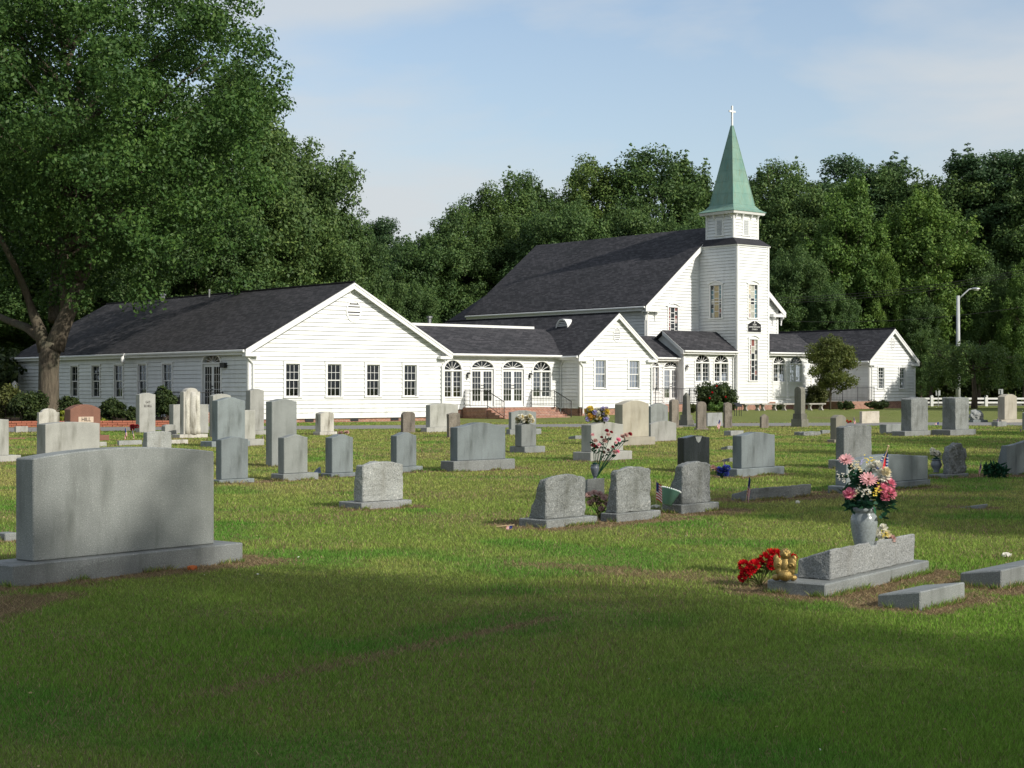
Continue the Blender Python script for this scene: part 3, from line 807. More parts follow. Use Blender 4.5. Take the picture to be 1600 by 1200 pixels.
EXPO, GAP = 0.190, 0.011
def siding(b, T, sa, sb, z0, z1, holes=(), trim_l=True, trim_r=True):
    """clapboards: one board per course, cut round the openings; returns the wall part"""
    fa = sa if callable(sa) else (lambda z: sa)
    fb = sb if callable(sb) else (lambda z: sb)
    m = b.mb(T)
    if trim_l: m.box(fa(z0) - 0.03, fa(z0) + 0.11, -0.01, 0.060, z0, trim_l if not isinstance(trim_l, bool) else z1)
    if trim_r: m.box(fb(z0) - 0.11, fb(z0) + 0.03, -0.01, 0.060, z0, trim_r if not isinstance(trim_r, bool) else z1)
    m.box(fa(z0) + 0.11, fb(z0) - 0.11, -0.03, 0.056, z0 - 0.07, z0)
    wall = m.build('wall', WT, b.root)
    z = z0
    while z < z1 - 0.02:
        ze = min(z + EXPO, z1)
        cuts = {z, ze}
        for h in holes:
            zs = [h['z0'], h['z1']]
            if h.get('zs'): zs += [h['zs'], h['zs'] + 0.5 * (h['z1'] - h['zs']), h['zs'] + 0.8 * (h['z1'] - h['zs']), h['zs'] + 0.95 * (h['z1'] - h['zs'])]
            cuts |= {c for c in zs if z < c < ze}
        cuts = sorted(cuts)
        nn = lambda q: 0.052 - 0.042 * (q - z) / EXPO
        cols = {}
        for p, q in zip(cuts, cuts[1:]):
            mid = 0.5 * (p + q)
            L0, L1 = fa(p), fa(q)
            segs = []
            for h in sorted([h for h in holes if h['z0'] <= mid <= h['z1']], key=lambda h: h['s0']):
                def ext(zz):
                    c, hw = 0.5 * (h['s0'] + h['s1']), 0.5 * (h['s1'] - h['s0'])
                    if h.get('zs') and zz > h['zs']:
                        hw *= math.sqrt(max(0.0, 1 - ((zz - h['zs']) / (h['z1'] - h['zs'])) ** 2))
                    return c - hw, c + hw
                a0, b0 = ext(p); a1, b1 = ext(q)
                segs.append((L0, a0, L1, a1)); L0, L1 = b0, b1
            segs.append((L0, fb(p), L1, fb(q)))
            full = sorted(0.5 * (h['s0'] + h['s1']) for h in holes if h['z0'] <= z + 1e-6 and h['z1'] >= ze - 1e-6)
            for (x0, x1, y0, y1) in segs:
                if x1 - x0 < 0.01 and y1 - y0 < 0.01: continue
                y1 = max(y1, y0 + 0.002); x1 = max(x1, x0 + 0.002)
                m = cols.setdefault(sum(1 for c in full if c < 0.5 * (x0 + x1)), b.mb(T))
                m.hexa([(x0, nn(p), p), (x1, nn(p), p), (x1, -0.01, p), (x0, -0.01, p), (y0, nn(q), q), (y1, nn(q), q), (y1, -0.01, q), (y0, -0.01, q)])
        for m in cols.values(): m.build('siding_board', WP, wall)
        z = ze + GAP
    return wall

def arch_pts(c, hw, zs, hz, n=14):
    return [(c - hw * math.cos(math.pi * i / n), zs + hz * math.sin(math.pi * i / n)) for i in range(n + 1)]

def fan(b, T, parent, c, hw, zs, hz, rays=6, casing=0.10, nm='fanlight', front=0.07):
    m = b.mb(T)
    m.strip(arch_pts(c, hw + casing, zs, hz + casing), arch_pts(c, hw - 0.01, zs, hz - 0.01), -0.06, front)
    m.box(c - hw - 0.02, c + hw + 0.02, -0.06, front - 0.01, zs - 0.05, zs + 0.03)
    o = m.build(nm, WT, parent)
    m = b.mb(T)
    pts = arch_pts(c, hw, zs, hz)
    m.prism([(c + hw, zs), (c - hw, zs)] + pts[1:-1], -0.055, -0.045)
    m.build('glass', MATS['window_glass'], o)
    m = b.mb(T)
    for i in range(1, rays):
        q = math.pi * i / rays
        m.tube([(c - 0.02 * math.cos(q), -0.03, zs + 0.02), (c - (hw - 0.01) * math.cos(q), -0.03, zs + (hz - 0.01) * math.sin(q))], 0.016, 4)
    m.build('muntin', WT, o)
    return o

def sash(b, T, parent, s0, s1, z0, z1, cols, rows, fr=0.045, n0=-0.05, glass='window_glass', nm='sash'):
    m = b.mb(T)
    m.box(s0, s1, n0 - 0.02, n0 + 0.03, z0, z0 + fr); m.box(s0, s1, n0 - 0.02, n0 + 0.03, z1 - fr, z1)
    m.box(s0, s0 + fr, n0 - 0.018, n0 + 0.028, z0 + fr, z1 - fr); m.box(s1 - fr, s1, n0 - 0.018, n0 + 0.028, z0 + fr, z1 - fr)
    o = m.build(nm, WT, parent)
    m = b.mb(T)
    m.box(s0 + fr * 0.5, s1 - fr * 0.5, n0 - 0.004, n0 + 0.004, z0 + fr * 0.5, z1 - fr * 0.5)
    m.build('glass', MATS[glass], o)
    return o
def muntins(b, T, parent, s0, s1, z0, z1, cols, rows, fr=0.045, n0=-0.05, w=0.017):
    m = b.mb(T)
    for i in range(1, cols):
        x = s0 + fr + (s1 - s0 - 2 * fr) * i / cols
        m.box(x - w / 2, x + w / 2, n0 - 0.012, n0 + 0.02, z0 + fr, z1 - fr)
    for j in range(1, rows):
        z = z0 + fr + (z1 - z0 - 2 * fr) * j / rows
        m.box(s0 + fr, s1 - fr, n0 - 0.010, n0 + 0.018, z - w / 2, z + w / 2)
    m.build('muntin', WT, parent)

def drape(b, T, parent, s0, s1, z0, z1, mat, n0=-0.16):
    m = b.mb(T)
    k = max(6, int((s1 - s0) / 0.035))
    vs, fs = [], []
    for i in range(k + 1):
        x = s0 + (s1 - s0) * i / k
        n = n0 + 0.03 * math.sin(i * 1.9) + 0.012 * math.sin(i * 0.7)
        vs += [(x, n, z0), (x, n, z1)]
        if i: fs.append((2 * i - 2, 2 * i, 2 * i + 1, 2 * i - 1))
    m.add(vs, fs)
    m.build('curtain', MATS[mat], parent, smooth=True)

def window(b, T, s0, s1, z0, z1, cols=3, rows=2, curtain=None, casing=0.11, cz=(0, 1), split=0.5):
    """double hung window: casing, sill, two sashes with muntins, glass, curtain"""
    m = b.mb(T)
    m.box(s0 - casing, s0 + 0.01, -0.08, 0.075, z0 - 0.02, z1 + 0.01); m.box(s1 - 0.01, s1 + casing, -0.08, 0.075, z0 - 0.02, z1 + 0.01)
    m.box(s0 - casing - 0.02, s1 + casing + 0.02, -0.08, 0.08, z1 + 0.01, z1 + casing + 0.02)
    m.box(s0 - casing - 0.03, s1 + casing + 0.03, -0.09, 0.10, z0 - 0.075, z0 - 0.02)
    o = m.build('window', WT, b.root)
    zm = z0 + (z1 - z0) * split
    for (a, c, n0) in ((z0 - 0.02, zm + 0.02, -0.065), (zm - 0.02, z1 + 0.01, -0.03)):
        sash(b, T, o, s0, s1, a, c, cols, rows, n0=n0)
        muntins(b, T, o, s0, s1, a, c, cols, rows, n0=n0)
    if curtain:
        zz = z1 - z0
        drape(b, T, o, s0 - 0.03, s1 + 0.03, z0 + zz * cz[0], z0 + zz * cz[1], curtain)
    return dict(s0=s0, s1=s1, z0=z0 - 0.02, z1=z1 + 0.01)

def arched_window(b, T, s0, s1, z0, zs, z1, curtain=None, rows=5, rays=6, panel=False, cz=(0, 1), cols=2):
    c, hw = 0.5 * (s0 + s1), 0.5 * (s1 - s0)
    ca = 0.10
    m = b.mb(T)
    m.box(s0 - ca, s0 + 0.01, -0.08, 0.07, z0, zs); m.box(s1 - 0.01, s1 + ca, -0.08, 0.07, z0, zs)
    m.box(s0 - ca - 0.03, s1 + ca + 0.03, -0.09, 0.09, z0 - 0.07, z0)
    m.box(c - 0.05, c + 0.05, -0.07, 0.02, z0, zs - 0.05)
    o = m.build('window', WT, b.root)
    for (a, e) in ((s0 + 0.005, c - 0.05), (c + 0.05, s1 - 0.005)):
        sash(b, T, o, a, e, z0, zs - 0.05, cols, rows, fr=0.035); muntins(b, T, o, a, e, z0, zs - 0.05, cols, rows, fr=0.035)
    m = b.mb(T)
    m.strip(arch_pts(c, hw + ca, zs, z1 - zs + ca), arch_pts(c, hw - 0.01, zs, z1 - zs - 0.01), -0.06, 0.07)
    m.box(s0 - ca, s1 + ca, -0.065, 0.065, zs - 0.05, zs + 0.03)
    f = m.build('fanlight', WT, o)
    m = b.mb(T)
    m.prism([(c + hw, zs), (c - hw, zs)] + arch_pts(c, hw, zs, z1 - zs)[1:-1], -0.055, -0.045)
    m.m = 0
    m.build('glass', MATS['window_glass'], o)
    m = b.mb(T)
    for i in range(1, rays):
        q = math.pi * i / rays
        m.tube([(c - 0.02 * math.cos(q), -0.03, zs + 0.02), (c - (hw - 0.01) * math.cos(q), -0.03, zs + (z1 - zs - 0.01) * math.sin(q))], 0.017, 4)
    m.build('muntin', WT, o)
    if curtain: drape(b, T, o, s0, s1, z0 + (zs - z0) * cz[0], z0 + (zs - z0) * cz[1], curtain)
    if panel:
        m = b.mb(T)
        m.box(s0 - ca, s1 + ca, 0.0, 0.060, z0 - 1.02, z0 - 0.07)
        pn = m.build('panel', WT, b.root)
        m = b.mb(T)
        for (a, e) in ((s0 - 0.02, c - 0.03), (c + 0.03, s1 + 0.02)):
            m.strip([(a, z0 - 0.95), (a, z0 - 0.14), (e, z0 - 0.14), (e, z0 - 0.95), (a, z0 - 0.95)],
                    [(a + 0.04, z0 - 0.91), (a + 0.04, z0 - 0.18), (e - 0.04, z0 - 0.18), (e - 0.04, z0 - 0.91), (a + 0.04, z0 - 0.91)], 0.060, 0.080)
        m.build('moulding', WT, pn)
    return dict(s0=s0, s1=s1, z0=z0, z1=z1, zs=zs)

def french_doors(b, T, s0, s1, z0, zd, z1, curtain=None, rows=5, cols=3):
    c, hw = 0.5 * (s0 + s1), 0.5 * (s1 - s0)
    ca = 0.10
    m = b.mb(T)
    m.box(s0 - ca, s0, -0.08, 0.07, z0, zd + 0.04); m.box(s1, s1 + ca, -0.08, 0.07, z0, zd + 0.04)
    m.box(s0, s1, -0.08, 0.03, z0 - 0.03, z0 + 0.02)
    o = m.build('door_frame', WT, b.root)
    for k, (a, e) in enumerate(((s0, c - 0.004), (c + 0.004, s1))):
        m = b.mb(T)
        st = 0.10
        m.box(a, a + st, -0.06, -0.015, z0 + 0.02, zd); m.box(e - st, e, -0.06, -0.015, z0 + 0.02, zd)
        m.box(a + st, e - st, -0.06, -0.016, z0 + 0.02, z0 + 0.30); m.box(a + st, e - st, -0.06, -0.016, zd - 0.12, zd)
        d = m.build('door', WT, b.root)
        m = b.mb(T); m.box(a + st - 0.01, e - st + 0.01, -0.043, -0.035, z0 + 0.29, zd - 0.11); m.build('glass', MATS['window_glass'], d)
        muntins(b, T, d, a + st, e - st, z0 + 0.30, zd - 0.12, cols, rows, fr=0.0, n0=-0.04)
        m = b.mb(T)
        hx = (e - 0.05) if k == 0 else (a + 0.05)
        for hz in (0.98, 1.14): m.ball((hx, 0.012, z0 + hz), 0.030, 8, 5)
        m.build('handle', MATS['dark_metal'], d, smooth=True)
    fan(b, T, o, c, hw, zd + 0.06, z1 - zd - 0.06)
    if curtain: drape(b, T, o, s0 + 0.05, s1 - 0.05, z0 + 0.05, zd, curtain, -0.14)
    return dict(s0=s0, s1=s1, z0=z0, z1=z1, zs=zd + 0.06)

def louver(b, T, c, zc, rx, rz, parent=None):
    n = 20
    ring = lambda f: [(c + rx * f * math.cos(2 * math.pi * i / n), zc + rz * f * math.sin(2 * math.pi * i / n)) for i in range(n + 1)]
    m = b.mb(T); m.strip(ring(1.22), ring(1.0), 0.0, 0.065); o = m.build('gable_vent', WT, b.root)
    m = b.mb(T); m.prism(ring(1.02)[:-1], 0.028, 0.034); m.build('vent_back', MATS['black_iron'], o)
    k = 7
    for i in range(k):
        z = zc - rz + 2 * rz * (i + 0.5) / k
        hw = rx * math.sqrt(max(0.02, 1 - ((z - zc) / rz) ** 2))
        m = b.mb(T)
        hgt = rz / k * 0.70
        m.hexa([(c - hw, 0.060, z - hgt), (c + hw, 0.060, z - hgt), (c + hw, 0.050, z - hgt), (c - hw, 0.050, z - hgt),
                (c - hw, 0.042, z + hgt * 0.5), (c + hw, 0.042, z + hgt * 0.5), (c + hw, 0.034, z + hgt * 0.5), (c - hw, 0.034, z + hgt * 0.5)])
        m.build('slat', WT, o)

def slab(name, b, p, th, parent=None, mat='shingles'):
    """roof plane from four points eaveA, eaveB, ridgeB, ridgeA (u,v,z), with UVs in metres"""
    q = [Vector(b.loc()(*x)) for x in p]
    me = bpy.data.meshes.new(name)
    vs = [tuple(x) for x in q] + [tuple(x - Vector((0, 0, th))) for x in q]
    me.from_pydata(vs, [], [(0, 1, 2, 3), (7, 6, 5, 4), (0, 4, 5, 1), (1, 5, 6, 2), (2, 6, 7, 3), (3, 7, 4, 0)])
    uv = me.uv_layers.new(name='uv')
    e = (q[1] - q[0]); L = e.length; e = e / L
    up = (q[3] - q[0]); up = (up - e * up.dot(e)).normalized()
    for poly in me.polygons:
        for li in poly.loop_indices:
            w = Vector(vs[me.loops[li].vertex_index]) - q[0]
            uv.data[li].uv = (w.dot(e), w.dot(up) if poly.index < 2 else w.dot(up) + w.z * 0.2)
    me.update()
    return link(name, me, MATS[mat], parent or b.root)

def gutter(b, pts, parent=None):
    m = b.mb()
    for a, c in zip(pts, pts[1:]):
        m.tube([a, c], 0.065, 8)
    m.build('gutter', WT, parent or b.root)
def downspout(b, pts):
    m = b.mb(); m.tube(pts, 0.042, 6); m.build('downspout', WT, b.root)

def plain_wall(b, p0, p1, z0, z1, gable=None):
    """unseen side: a simple clapboarded sheet"""
    m = b.mb()
    d = Vector((p1[0] - p0[0], p1[1] - p0[1])).normalized(); nrm = Vector((-d.y, d.x)) * 0.04
    poly = [(p0, z0), (p1, z0), (p1, z1)] + ([(((p0[0] + p1[0]) / 2, (p0[1] + p1[1]) / 2), gable)] if gable else []) + [(p0, z1)]
    n = len(poly)
    vs = [(p[0], p[1], z) for p, z in poly] + [(p[0] + nrm.x, p[1] + nrm.y, z) for p, z in poly]
    m.add(vs, [tuple(range(n)), tuple(range(2 * n - 1, n - 1, -1))] + [(i, i + n, (i + 1) % n + n, (i + 1) % n) for i in range(n)])
    m.build('wall', WP, b.root)

def gable_roof(b, u0, u1, v0, v1, ze, zr, oh=0.35, ohf=0.30, axis='v', th=0.10, rake=True, back_oh=0.3):
    """two shingled slopes, fascia, rake boards and cornice returns on the v0 end"""
    if axis == 'v':
        uc = 0.5 * (u0 + u1); sl = (zr - ze) / (uc - u0)
        a, c = v0 - ohf, v1 + back_oh
        zE = ze - oh * sl + 0.12
        zR = zr + 0.12
        r = slab('roof', b, [(u0 - oh, c, zE), (u0 - oh, a, zE), (uc, a, zR), (uc, c, zR)], th)
        slab('roof_slope', b, [(u1 + oh, a, zE), (u1 + oh, c, zE), (uc, c, zR), (uc, a, zR)], th, r)
        m = b.mb(); m.tube([(uc, a, zR + 0.01), (uc, c, zR + 0.01)], 0.06, 6); m.build('ridge_cap', MATS['shingles'], r)
        if rake:
            for sg, e in ((-1, u0 - oh), (1, u1 + oh)):
                m = b.mb()
                for (vv0, vv1, dz0, dz1) in ((a - 0.015, a + 0.03, -0.32, -0.06), (a - 0.04, a + 0.0, -0.13, -0.03)):
                    m.hexa([(e, vv0, zE + dz0), (uc + 0.0 * sg, vv0, zR + dz0), (uc, vv1, zR + dz0), (e, vv1, zE + dz0),
                            (e, vv0, zE + dz1), (uc, vv0, zR + dz1), (uc, vv1, zR + dz1), (e, vv1, zE + dz1)])
                m.build('rake_board', WT, b.root)
                m = b.mb()      # soffit under the rake
                m.hexa([(e, a + 0.03, zE - 0.14), (uc, a + 0.03, zR - 0.14), (uc, v0 + 0.02, zR - 0.14), (e, v0 + 0.02, zE - 0.14),
                        (e, a + 0.03, zE - th), (uc, a + 0.03, zR - th), (uc, v0 + 0.02, zR - th), (e, v0 + 0.02, zE - th)])
                m.build('soffit', WT, b.root)
                m = b.mb()      # cornice return
                w0, w1 = (e, e + 0.75) if sg < 0 else (e - 0.75, e)
                m.box(w0 + 0.01 * (sg < 0), w1 - 0.01 * (sg > 0), a + 0.002, v0 + 0.02, zE - 0.34, zE - 0.20)
                m.build('cornice_return', WT, b.root)
                m = b.mb()      # eave fascia and soffit
                x0, x1 = (e + 0.01, u0) if sg < 0 else (u1, e - 0.01)
                m.box(x0, x1, a + 0.05, c - 0.05, zE - 0.26, zE - th + 0.0)
                m.build('fascia', WT, b.root)
                gutter(b, [(e - 0.05 * (1 if sg < 0 else -1), a + 0.06, zE - 0.10), (e - 0.05 * (1 if sg < 0 else -1), c - 0.05, zE - 0.10)])
        return r
    vc = 0.5 * (v0 + v1); sl = (zr - ze) / (vc - v0)
    zE = ze - oh * sl + 0.12; zR = zr + 0.12
    a, c = u0 - ohf, u1 + back_oh
    r = slab('roof', b, [(a, v0 - oh, zE), (c, v0 - oh, zE), (c, vc, zR), (a, vc, zR)], th)
    slab('roof_slope', b, [(c, v1 + oh, zE), (a, v1 + oh, zE), (a, vc, zR), (c, vc, zR)], th, r)
    m = b.mb(); m.box(a + 0.05, c - 0.05, v0 - oh + 0.01, v0, zE - 0.26, zE - th); m.build('fascia', WT, b.root)
    gutter(b, [(a + 0.05, v0 - oh - 0.05, zE - 0.10), (c - 0.05, v0 - oh - 0.05, zE - 0.10)])
    return r

def footing(b, pts, z1, z0=-0.3, inset=0.03):
    for (p, q) in pts:
        m = b.mb()
        if abs(p[0] - q[0]) < 1e-6: m.box(p[0] + inset, p[0] + 0.2, min(p[1], q[1]) + 0.03, max(p[1], q[1]), z0, z1)
        else: m.box(min(p[0], q[0]) + inset, max(p[0], q[0]) - inset, p[1] + inset, p[1] + 0.2, z0, z1)
        m.build('footing', MATS['brick'], b.root)

def railing(b, path, h=0.9, gap=0.125, parent=None, posts=True):
    m = b.mb()
    m.tube([(p[0], p[1], p[2] + h) for p in path], 0.022, 6)
    m.tube([(p[0], p[1], p[2] + 0.10) for p in path], 0.016, 6)
    for p in path: m.tube([(p[0], p[1], p[2] - 0.05), (p[0], p[1], p[2] + h + 0.04)], 0.024, 6)
    r = m.build('railing', MATS['black_iron'], parent or b.root)
    for p, q in zip(path, path[1:]):
        p, q = Vector(p), Vector(q)
        k = int((q - p).length / gap)
        for i in range(1, k):
            w = p.lerp(q, i / k)
            m = b.mb(); m.tube([(w.x, w.y, w.z + 0.10), (w.x, w.y, w.z + h)], 0.010, 4, False); m.build('baluster', MATS['black_iron'], r)
    return r

def wall_lantern(b, T, s, z):
    m = b.mb(T)
    m.box(s - 0.05, s + 0.05, 0.02, 0.05, z - 0.12, z + 0.16)
    m.tube([(s, 0.04, z + 0.05), (s, 0.14, z + 0.16), (s, 0.20, z + 0.10)], 0.014, 6)
    o = m.build('wall_lantern', MATS['black_iron'], b.root)
    m = b.mb(T); m.lathe([(0.05, -0.14), (0.085, 0.06), (0.09, 0.07)], 6, (s, 0.20, z)); m.build('lantern_glass', MATS['frosted_glass'], o)
    m = b.mb(T); m.lathe([(0.105, 0.07), (0.02, 0.15), (0.01, 0.19)], 6, (s, 0.20, z)); m.build('lantern_cap', MATS['black_iron'], o)

def floor_inside(b, u0, u1, v0, v1, z):
    m = b.mb(); m.box(u0, u1, v0, v1, z - 0.05, z); m.build('floor', MATS['room_wall'], b.root)

# ---- hall at the left
hall = Bld('church_hall', 0, 0, 'long white clapboard hall with dark roof, its gable facing the graves at left')
HW, HD, HE, HR = 11.1, 25.5, 3.45, 6.50
Tf = hall.front(0, 0); Tl = hall.left(0, 0)
holes = []
for x0, x1 in ((445.5, 467.5), (510.5, 532.3), (572, 592.5), (630.5, 650)):
    s0, s1 = U(x0, 0), U(x1, 0)
    holes.append(window(hall, Tf, s0, s1, 1.23, 2.72, 3, 2))
slope_l = lambda z: 0.0 if z < HE else (z - HE) / (HR - HE) * HW / 2
siding(hall, Tf, slope_l, lambda z: HW - slope_l(z), 0.26, HR, holes, trim_l=HE, trim_r=HE)
holes = []
for x0, x1 in ((112, 123), (145, 157), (180, 193), (217, 230.5), (255.5, 270)):
    s1, s0 = V(x0, 0), V(x1, 0)
    holes.append(window(hall, Tl, s0, s1, 1.16, 2.78, 2, 2, casing=0.08))
ds1, ds0 = V(318, 0), V(346, 0)
holes.append(french_doors(hall, Tl, ds0, ds1, 0.55, 2.72, 3.20))
siding(hall, Tl, 0.0, HD, 0.26, HE, holes)
plain_wall(hall, (HW, 0), (HW, HD), 0.26, HE); plain_wall(hall, (0, HD), (HW, HD), 0.26, HE, HR)
footing(hall, [((0, 0), (HW, 0)), ((0, 0), (0, HD))], 0.26)
for x0, x1 in ((477, 490), (548, 560), (611, 623)):
    m = hall.mb(Tf); m.box(U(x0, 0), U(x1, 0), -0.035, -0.005, 0.04, 0.20); m.build('crawl_vent', MATS['black_iron'], hall.root)
gable_roof(hall, 0, HW, 0, HD, HE, HR, 0.34, 0.30)
louver(hall, Tf, U(552, 0), 5.28, 0.36, 0.46)
floor_inside(hall, 0.1, HW - 0.1, 0.3, HD - 0.1, 0.3)
downspout(hall, [(-0.36, -0.2, HE - 0.12), (-0.30, -0.16, HE - 0.3), (0.18, -0.10, HE - 0.75), (0.18, -0.10, 0.1)])
downspout(hall, [(HW + 0.36, -0.2, HE - 0.12), (HW + 0.2, -0.16, HE - 0.3), (HW - 0.16, -0.10, HE - 0.75), (HW - 0.16, -0.10, 0.1)])
for px, py in ((255, 468), (327, 463)):
    uu = HW / 2 - 0.25; vv = V(px, uu)
    zb = HR
    m = hall.mb(); m.tube([(uu, vv, zb - 0.2), (uu, vv, zb + 0.30)], 0.10 if px < 300 else 0.05, 8); m.tube([(uu, vv, zb + 0.30), (uu, vv, zb + 0.40)], 0.17 if px < 300 else 0.06, 8)
    m.build('roof_vent', MATS['galvanised'], hall.root)
m = hall.mb(Tl); m.box(V(356, 0), V(349, 0), 0.03, 0.20, 2.55, 2.78); m.build('wall_lamp', MATS['black_iron'], hall.root)
vv = V(195, -0.4)
m = hall.mb(); m.tube([(-0.42, vv, 3.35), (-0.5, vv, 3.15)], 0.03, 6); m.lathe([(0.05, 0.0), (0.13, -0.1), (0.12, -0.34), (0.05, -0.38)], 10, (-0.5, vv, 3.22)); m.build('flood_light', MATS['sign_white'], hall.root, smooth=True)
# side door landing with rails
pl = hall.mb(); pl.box(-1.5, -0.06, ds0 - 0.4, ds1 + 0.6, -0.2, 0.50); land = pl.build('landing', MATS['brick'], hall.root)
for k in range(3):
    pl = hall.mb(); pl.box(-1.5, -0.06, ds1 + 0.6 + 0.3 * k, ds1 + 0.9 + 0.3 * k, -0.2, 0.38 - 0.13 * k); pl.build('step', MATS['brick'], land)
railing(hall, [(-1.42, ds0 - 0.3, 0.50), (-1.42, ds1 + 0.55, 0.50), (-1.42, ds1 + 1.5, 0.0)])
railing(hall, [(-1.42, ds0 - 0.3, 0.50), (-0.1, ds0 - 0.3, 0.50)])

# ---- glazed connecting link with porch
VL = 3.8
lk = Bld('connecting_link', HW, VL, 'low white link with arched french doors, brick porch and iron rails between the gables')
LU0, LU1 = HW - 1.5, U(876.5, VL)
T = lk.front(0, VL)
LZ0, LE = 0.55, 3.42
holes = [arched_window(lk, T, U(693, VL), U(720.5, VL), 1.12, 2.55, 3.08, 'curtain_yellow', cz=(0, 0.45)),
         french_doors(lk, T, U(736, VL), U(770.5, VL), 0.62, 2.62, 3.08),
         french_doors(lk, T, U(784.8, VL), U(817.5, VL), 0.62, 2.62, 3.08, 'curtain'),
         arched_window(lk, T, U(832, VL), U(859.5, VL), 1.12, 2.55, 3.08, 'curtain')]
siding(lk, T, LU0, LU1, LZ0, LE, holes)
footing(lk, [((LU0, VL), (LU1, VL))], LZ0)
rz = 5.02
r = slab('roof', lk, [(LU0 - 1.0, VL - 0.35, LE + 0.02), (LU1 + 0.9, VL - 0.35, LE + 0.02), (LU1 + 1.35, VL + 3.0, rz), (LU0 - 3.0, VL + 3.0, rz)], 0.1)
slab('roof_slope', lk, [(LU1 + 2.0, VL + 7.0, LE), (LU0 - 2.0, VL + 7.0, LE), (LU0 - 2.0, VL + 3.0, rz), (LU1 + 1.5, VL + 3.0, rz)], 0.1, r)
m = lk.mb(); m.box(LU0 - 0.6, LU1 + 0.55, VL + 2.92, VL + 3.05, rz - 0.02, rz + 0.12); m.build('ridge_flashing', WT, lk.root)
m = lk.mb(); m.box(LU0 + 0.5, LU1 + 0.02, VL - 0.33, VL - 0.01, LE - 0.16, LE - 0.09); m.build('fascia', WT, lk.root)
gutter(lk, [(HW + 0.45, VL - 0.42, LE - 0.05), (LU1 + 0.05, VL - 0.42, LE - 0.05)])
downspout(lk, [(LU1 - 0.1, VL - 0.4, LE - 0.12), (LU1 - 0.12, VL - 0.1, LE - 0.6), (LU1 - 0.12, VL - 0.1, 0.2)])
wall_lantern(lk, T, U(729.5, VL), 2.28); wall_lantern(lk, T, U(826.8, VL), 2.28)
plain_wall(lk, (LU0, VL + 6.0), (LU1 + 2, VL + 6.0), 0.0, 3.4)
floor_inside(lk, LU0, LU1 + 1, VL + 0.2, VL + 5.9, 0.55)
m = lk.mb(); m.tube([(U(671, 9.5), 9.5, 3.0), (U(671, 9.5), 9.5, Z(497, U(671, 9.5), 9.5))], 0.11, 8); m.tube([(U(671, 9.5), 9.5, Z(497, U(671, 9.5), 9.5)), (U(671, 9.5), 9.5, Z(494, U(671, 9.5), 9.5))], 0.17, 8); m.build('vent_pipe', MATS['galvanised'], lk.root)
PU0, PU1, PD = U(722, VL), U(822, VL), 2.0
# porch reaches from the left rail to the right rail
PU1 = PU0 + 4.9
m = lk.mb(); m.box(PU0, PU1, VL - PD, VL - 0.05, -0.2, 0.58); porch = m.build('porch', MATS['brick'], lk.root)
for k in range(4):
    m = lk.mb(); m.box(PU0 + 0.1 - 0.0 * k, PU1 - 0.1, VL - PD - 0.33 * (k + 1), VL - PD - 0.33 * k, -0.2, 0.46 - 0.125 * k); m.build('step', MATS['brick'], porch)
for uu in (PU0 + 0.12, PU1 - 0.12):
    railing(lk, [(uu, VL - 0.1, 0.58), (uu, VL - PD, 0.58), (uu, VL - PD - 1.35, 0.02)], 0.88)

# ---- small gabled wing
VW = 2.2
wing = Bld('gabled_wing', U(906, VW), VW, 'small white clapboard wing with a steep gable and two curtained windows right of the porch')
WU0, WU1 = U(906, VW), U(1018, VW)
WE, WR, WV1 = 3.52, 5.72, 17.5
T = wing.front(WU0, VW); Tl = wing.left(WU0, VW)
holes = []
for x0, x1 in ((929, 945.5), (982, 998)):
    holes.append(window(wing, T, U(x0, VW) - WU0, U(x1, VW) - WU0, 1.62, 3.15, 3, 2, 'curtain'))
WW = WU1 - WU0
sl = lambda z: 0.0 if z < WE else (z - WE) / (WR - WE) * WW / 2
siding(wing, T, sl, lambda z: WW - sl(z), 0.55, WR, holes, trim_l=WE, trim_r=WE)
siding(wing, Tl, 0.0, VL - VW + 0.3, 0.55, WE)
footing(wing, [((WU0, VW), (WU1, VW)), ((WU0, VW), (WU0, VL))], 0.55)
plain_wall(wing, (WU0, VL + 0.3), (WU0, WV1), 0.5, WE); plain_wall(wing, (WU1, VW), (WU1, WV1), 0.5, WE); plain_wall(wing, (WU0, WV1), (WU1, WV1), 0.5, WE, WR)
gable_roof(wing, WU0, WU1, VW, WV1, WE, WR, 0.28, 0.22)
louver(wing, T, WW / 2, 4.62, 0.24, 0.36)
floor_inside(wing, WU0 + 0.1, WU1 - 0.1, VW + 0.2, WV1 - 0.1, 0.5)
downspout(wing, [(WU0 - 0.30, VW - 0.1, WE - 0.12), (WU0 - 0.2, VW - 0.1, WE - 0.3), (WU0 + 0.16, VW - 0.10, WE - 0.75), (WU0 + 0.16, VW - 0.10, 0.2)])
downspout(wing, [(WU1 + 0.30, VW - 0.1, WE - 0.12), (WU1 + 0.2, VW - 0.1, WE - 0.3), (WU1 - 0.10, VW - 0.10, WE - 0.75), (WU1 - 0.10, VW - 0.10, 0.2)])
